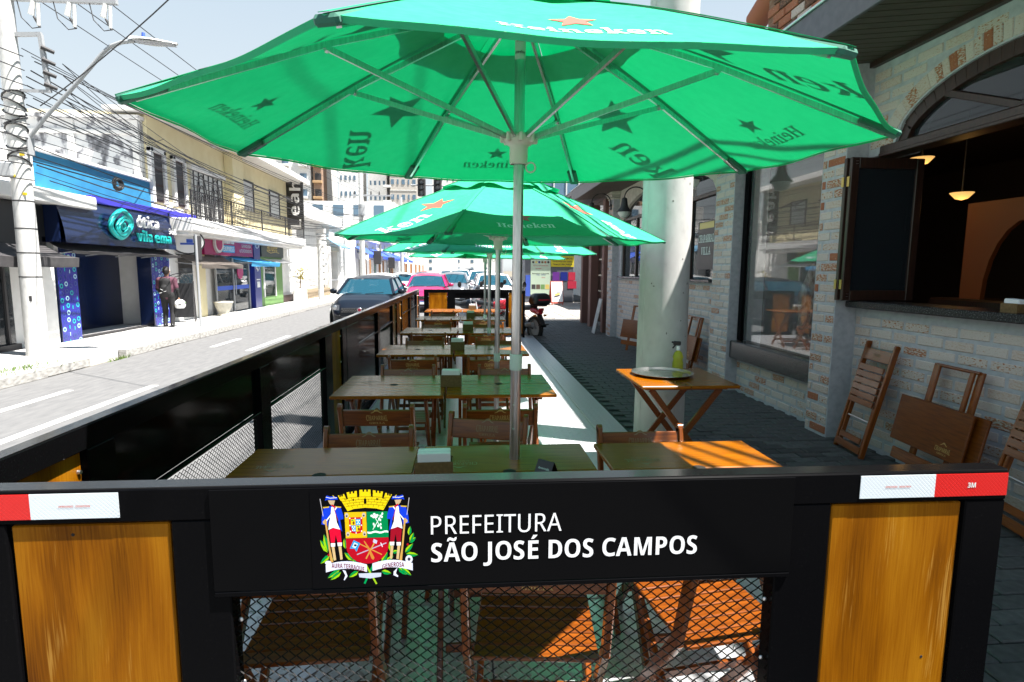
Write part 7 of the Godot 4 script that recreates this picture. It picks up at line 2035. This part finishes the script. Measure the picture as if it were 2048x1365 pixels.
		for zz in [1.24, -1.22]:
			var wh := part(t, "wheel", MB.new().lathe([Vector2(0.19, -0.1), Vector2(0.27, -0.105), Vector2(0.305, -0.08), Vector2(0.31, 0.0), Vector2(0.305, 0.08), Vector2(0.27, 0.105), Vector2(0.19, 0.1)], 24), mats.rubber, V(s * 0.76, 0.31, zz), Basis(V(0, 0, 1), PI / 2))
			var rim := MB.new().lathe([Vector2(0.0, 0.07), Vector2(0.03, 0.075), Vector2(0.05, 0.05), Vector2(0.17, 0.04), Vector2(0.20, 0.09)], 20)
			part(wh, "rim", rim, mats.grey_steel, Vector3.ZERO, Basis(V(0, 0, 1), 0.0 if s < 0 else PI))
			part(t, "wheel_arch", MB.new().lathe([Vector2(0.30, 0.0), Vector2(0.36, 0.0), Vector2(0.365, 0.035)], 24), mats.black_plastic, V(s * 0.845, 0.34, zz), Basis(V(0, 0, 1), -s * PI / 2))
	part(t, "grille", MB.new().box(V(0, 0.565 * tall, 2.005), V(0.98, 0.13, 0.03), Basis(), 0.02).box(V(0, 0.34, 2.0), V(1.0, 0.15, 0.03), Basis(), 0.02), mats.black_plastic)
	if detail:
		var gr := MB.new()
		for i in 15:
			for j in 3: gr.box(V(-0.45 + i * 0.064 + (0.032 if j % 2 else 0.0), 0.525 * tall + j * 0.038, 2.022), V(0.036, 0.006, 0.012), Basis(V(0, 0, 1), 0.0))
		part(t, "grille_bars", gr, mats.bolt_steel).set_meta("kind", "stuff")
		part(t, "emblem", MB.new().lathe([Vector2(0, 0.02), Vector2(0.055, 0.02), Vector2(0.062, 0.0)], 18), mats.bolt_steel, V(0, 0.575 * tall, 2.018), Basis(V(1, 0, 0), PI / 2))
		part(t, "emblem", MB.new().lathe([Vector2(0, 0.006), Vector2(0.042, 0.004), Vector2(0.045, 0.0)], 16), mat("emblem_red", lin(0.25, 0.01, 0.03), 0.3), V(0, 0.575 * tall, 2.036), Basis(V(1, 0, 0), PI / 2))
		part(wo, "wiper", MB.new().bar(V(-0.55, belt + 0.01, 1.03), V(-0.1, belt + 0.03, 1.09), 0.02, 0.015).bar(V(0.0, belt + 0.01, 1.09), V(0.5, belt + 0.05, 1.04), 0.02, 0.015), mats.black_plastic)
		part(t, "sun_card", MB.new().box(V(0.12, roof - 0.22, 0.28), V(0.26, 0.14, 0.01), Basis(V(0, 0, 1), -0.1)), mats.paper)
		part(t, "steering_wheel", MB.new().tube(range(17).map(func(i: int) -> Vector3: return V(0.33 + 0.17 * cos(TAU * i / 16), belt + 0.0 + 0.15 * sin(TAU * i / 16), 0.42 + 0.06 * sin(TAU * i / 16))), 0.015, 5), mats.black_plastic)
	else:
		part(t, "chrome_bar", MB.new().box(V(0, 0.6 * tall, 2.02), V(0.9, 0.02, 0.02)), mats.bolt_steel)
	var np := part(t, "number_plate", MB.new().box(V(0, 0.40, 2.025), V(0.42, 0.13, 0.015), Basis(), 0.004), mats.paper)
	part(np, "plate_band", MB.new().box(V(0, 0.45, 2.034), V(0.41, 0.03, 0.004)), mats.royal_awning)
	# cabin floor, dashboard and seats that show through the glass
	part(t, "cabin", MB.new().box(V(0, 0.72, 0.45), V(1.4, 0.35, 0.5), Basis(), 0.05).box(V(-0.36, 0.95, -0.35), V(0.46, 0.75, 0.16), Basis(), 0.05).box(V(0.36, 0.95, -0.35), V(0.46, 0.75, 0.16), Basis(), 0.05).box(V(0, 0.9, -1.2), V(1.2, 0.5, 0.2), Basis(), 0.05), mats.darkened_interior)
	return t

func motorbike(label: String, at: Vector3, turn: float, tank: Material, top_box: bool) -> void:
	var t := thing("motorbike", label, "motorcycle", at, turn, "motorcycles parked beyond the parklet")
	for z in [0.66, -0.62]:
		var w := part(t, "wheel", MB.new().lathe([Vector2(0.22, -0.04), Vector2(0.285, -0.045), Vector2(0.305, 0.0), Vector2(0.285, 0.045), Vector2(0.22, 0.04)], 24), mats.rubber, V(0, 0.305, z), Basis(V(0, 0, 1), PI / 2))
		part(w, "rim", MB.new().lathe([Vector2(0.0, 0.05), Vector2(0.04, 0.04), Vector2(0.05, 0.01), Vector2(0.2, 0.01), Vector2(0.225, 0.03), Vector2(0.225, -0.03)], 18), mats.grey_steel)
	for s in [-1, 1]:
		part(t, "fork", MB.new().cyl(V(s * 0.07, 0.3, 0.66), V(s * 0.07, 0.95, 0.42), 0.022, 0.022, 10), mats.grey_steel)
		part(t, "handlebar", MB.new().tube([V(0, 0.98, 0.40), V(s * 0.15, 1.02, 0.38), V(s * 0.34, 1.04, 0.28)], 0.014, 8), mats.iron)
		var m := part(t, "mirror", MB.new().lathe([Vector2(0, 0.015), Vector2(0.05, 0.01), Vector2(0.06, 0)], 12), mats.black_plastic, V(s * 0.34, 1.30, 0.33), Basis(V(1, 0, 0), PI / 2).scaled(V(1, 1.3, 1)))
		part(t, "mirror_stem", MB.new().tube([V(s * 0.22, 1.03, 0.34), V(s * 0.28, 1.18, 0.34), V(s * 0.34, 1.27, 0.33)], 0.007, 5), mats.iron)
		part(t, "swing_arm", MB.new().bar(V(s * 0.06, 0.305, -0.62), V(s * 0.06, 0.42, -0.05), 0.03, 0.04), mats.iron)
		part(t, "turn_lamp", MB.new().cyl(V(s * 0.12, 0.62, -0.82), V(s * 0.18, 0.62, -0.82), 0.03, 0.02, 8), mat("amber", lin(0.5, 0.16, 0.01), 0.3))
	part(t, "tank", body_mesh([[V(0, 0.78, 0.28), V(0, 0.76, 0.02), 0.15, 0.12, V(0.9, 0.9, 1)]], V(-0.3, 0.5, -0.3), V(0.3, 1.05, 0.6), 0.025, 0.04), tank)
	part(t, "seat", body_mesh([[V(0, 0.76, -0.05), V(0, 0.80, -0.55), 0.10, 0.09, V(1.2, 0.7, 1)]], V(-0.3, 0.6, -0.8), V(0.3, 1.0, 0.2), 0.025, 0.04), mats.black_plastic)
	part(t, "engine", MB.new().box(V(0, 0.42, 0.1), V(0.28, 0.3, 0.36), Basis(), 0.05), mats.grey_steel)
	part(t, "tail", MB.new().box(V(0, 0.72, -0.68), V(0.2, 0.12, 0.34), Basis(V(1, 0, 0), -0.2), 0.04), tank)
	part(t, "tail_lamp", MB.new().box(V(0, 0.76, -0.87), V(0.14, 0.07, 0.03), Basis(), 0.01), mat("lamp_red", lin(0.5, 0.005, 0.02), 0.2))
	part(t, "mudguard", MB.new().bar(V(0, 0.66, -0.78), V(0, 0.36, -0.98), 0.14, 0.012).bar(V(0, 0.42, -0.96), V(0, 0.40, -0.965), 0.2, 0.16), mats.black_plastic)
	part(t, "headlamp", MB.new().lathe([Vector2(0, 0.08), Vector2(0.07, 0.06), Vector2(0.085, 0), Vector2(0.05, -0.08), Vector2(0, -0.09)], 16), mats.headlight, V(0, 0.93, 0.52), Basis(V(1, 0, 0), PI / 2))
	part(t, "exhaust", MB.new().cyl(V(0.14, 0.34, -0.1), V(0.16, 0.42, -0.75), 0.04, 0.05, 12), mats.grey_steel)
	part(t, "front_mudguard", MB.new().grid(func(u: float, v: float) -> Vector3:
		var a := lerpf(0.2, 2.4, u)
		return V((v - 0.5) * 0.12, 0.305 + 0.33 * sin(a), 0.66 - 0.33 * cos(a)), 10, 2), tank)
	if top_box:
		var b := part(t, "top_box", body_mesh([[V(-0.12, 1.00, -0.80), V(0.12, 1.00, -0.80), 0.15, 0.15, V(1, 0.95, 1.1)], [V(-0.12, 0.94, -0.80), V(0.12, 0.94, -0.80), 0.14, 0.14, V(1, 0.7, 1.15)]], V(-0.4, 0.7, -1.1), V(0.4, 1.3, -0.5), 0.025, 0.05), mats.black_plastic)
		part(b, "reflector", MB.new().box(V(0, 0.99, -0.972), V(0.3, 0.03, 0.01), Basis(), 0.003), mats.lamp_red)
		part(t, "rack", MB.new().box(V(0, 0.85, -0.75), V(0.2, 0.02, 0.4)), mats.iron)

func car_paint(called: String, c: Color, metal := 0.0, rough := 0.32) -> StandardMaterial3D:
	var m := mat(called, c, rough, metal)
	m.clearcoat_enabled = true; m.clearcoat = 0.6; m.clearcoat_roughness = 0.03
	return m

func build_traffic() -> void:
	var cg := mat("car_glass", Color(0.10, 0.27, 0.33, 0.80), 0.02)  # blue tint put into the glass imitates reflected sky
	cg.transparency = BaseMaterial3D.TRANSPARENCY_ALPHA
	var hl := mat("headlight", lin(0.45, 0.47, 0.5), 0.08, 0.6)
	var blk: Material = car_paint("paint_black", lin(0.006, 0.009, 0.016))
	(blk as StandardMaterial3D).clearcoat = 0.25; (blk as StandardMaterial3D).metallic_specular = 0.3
	var mag: Material = car_paint("paint_magenta", lin(0.42, 0.008, 0.09))
	var wht: Material = car_paint("paint_white", lin(0.70, 0.70, 0.69))
	var gry: Material = car_paint("paint_grey", lin(0.16, 0.17, 0.19), 0.5)
	var sil: Material = car_paint("paint_silver", lin(0.42, 0.43, 0.44), 0.6)
	var blu: Material = car_paint("paint_blue", lin(0.03, 0.06, 0.13), 0.4)
	var red: Material = car_paint("paint_red", lin(0.36, 0.012, 0.01))
	var C := [
		["black hatchback leading the queue on the road beside the fence", blk, -2.86, -17.5, 0.0, 1.02, true],
		["magenta hatchback behind the black car", mag, -1.62, -24.3, 0.0, 1.04, true],
		["white hatchback behind the black hatchback in the left lane", wht, -4.1, -27.5, 0.0, 1.02, false],
		["dark grey car right behind the magenta hatchback", gry, -0.75, -31.0, 0.0, 1.05, false],
		["white car third in the left lane", wht, -4.0, -36.0, 0.0, 1.0, false],
		["dark blue car fourth in the left lane", blu, -3.1, -41.0, 0.0, 1.02, false],
		["silver car behind the dark grey car", sil, -0.7, -37.5, 0.0, 1.05, false],
		["white sport utility car farther along the right lane", wht, -0.55, -44.0, 0.0, 1.18, false],
		["small white car in mid queue of the left lane", wht, -2.9, -49.0, 0.0, 1.05, false],
		["dark car far along the right lane", blu, 0.0, -51.0, 0.0, 1.1, false],
		["red car far down the left lane", red, -4.0, -57.0, 0.0, 1.05, false],
		["silver car far down the middle of the street", sil, -2.0, -60.0, 0.0, 1.1, false],
		["dark van far down the right side", gry, 0.2, -66.0, 0.0, 1.25, false],
		["red car farthest down the street", red, -2.6, -74.0, 0.0, 1.1, false],
		["white car parked at the right kerb, nearest to the motorcycles", wht, 1.15, -26.0, 0.05, 1.06, false],
		["white sport utility car parked at the right kerb behind the parked white car", wht, 0.85, -33.5, 0.0, 1.16, false]]
	for c in C: make_car(c[0], c[1], V(c[2], 0, c[3]), c[4], c[5], c[6])
	# motorcycles past the end of the parklet
	motorbike("black motorcycle with a top box and red tail beside the parklet's far corner", V(1.30, 0, -13.95), PI + 0.5, car_paint("paint_redbike", lin(0.45, 0.01, 0.02)), true)
	motorbike("red-tanked motorcycle parked behind the far barrier", V(0.75, 0, -15.0), 0.9, mats.paint_redbike, false)
	motorbike("black motorcycle parked behind the far barrier", V(-0.1, 0, -15.1), 0.6, blk, false)
	motorbike("dark motorcycle with tall mirrors parked near the white car", V(0.75, 0, -18.2), 0.3, blk, true)
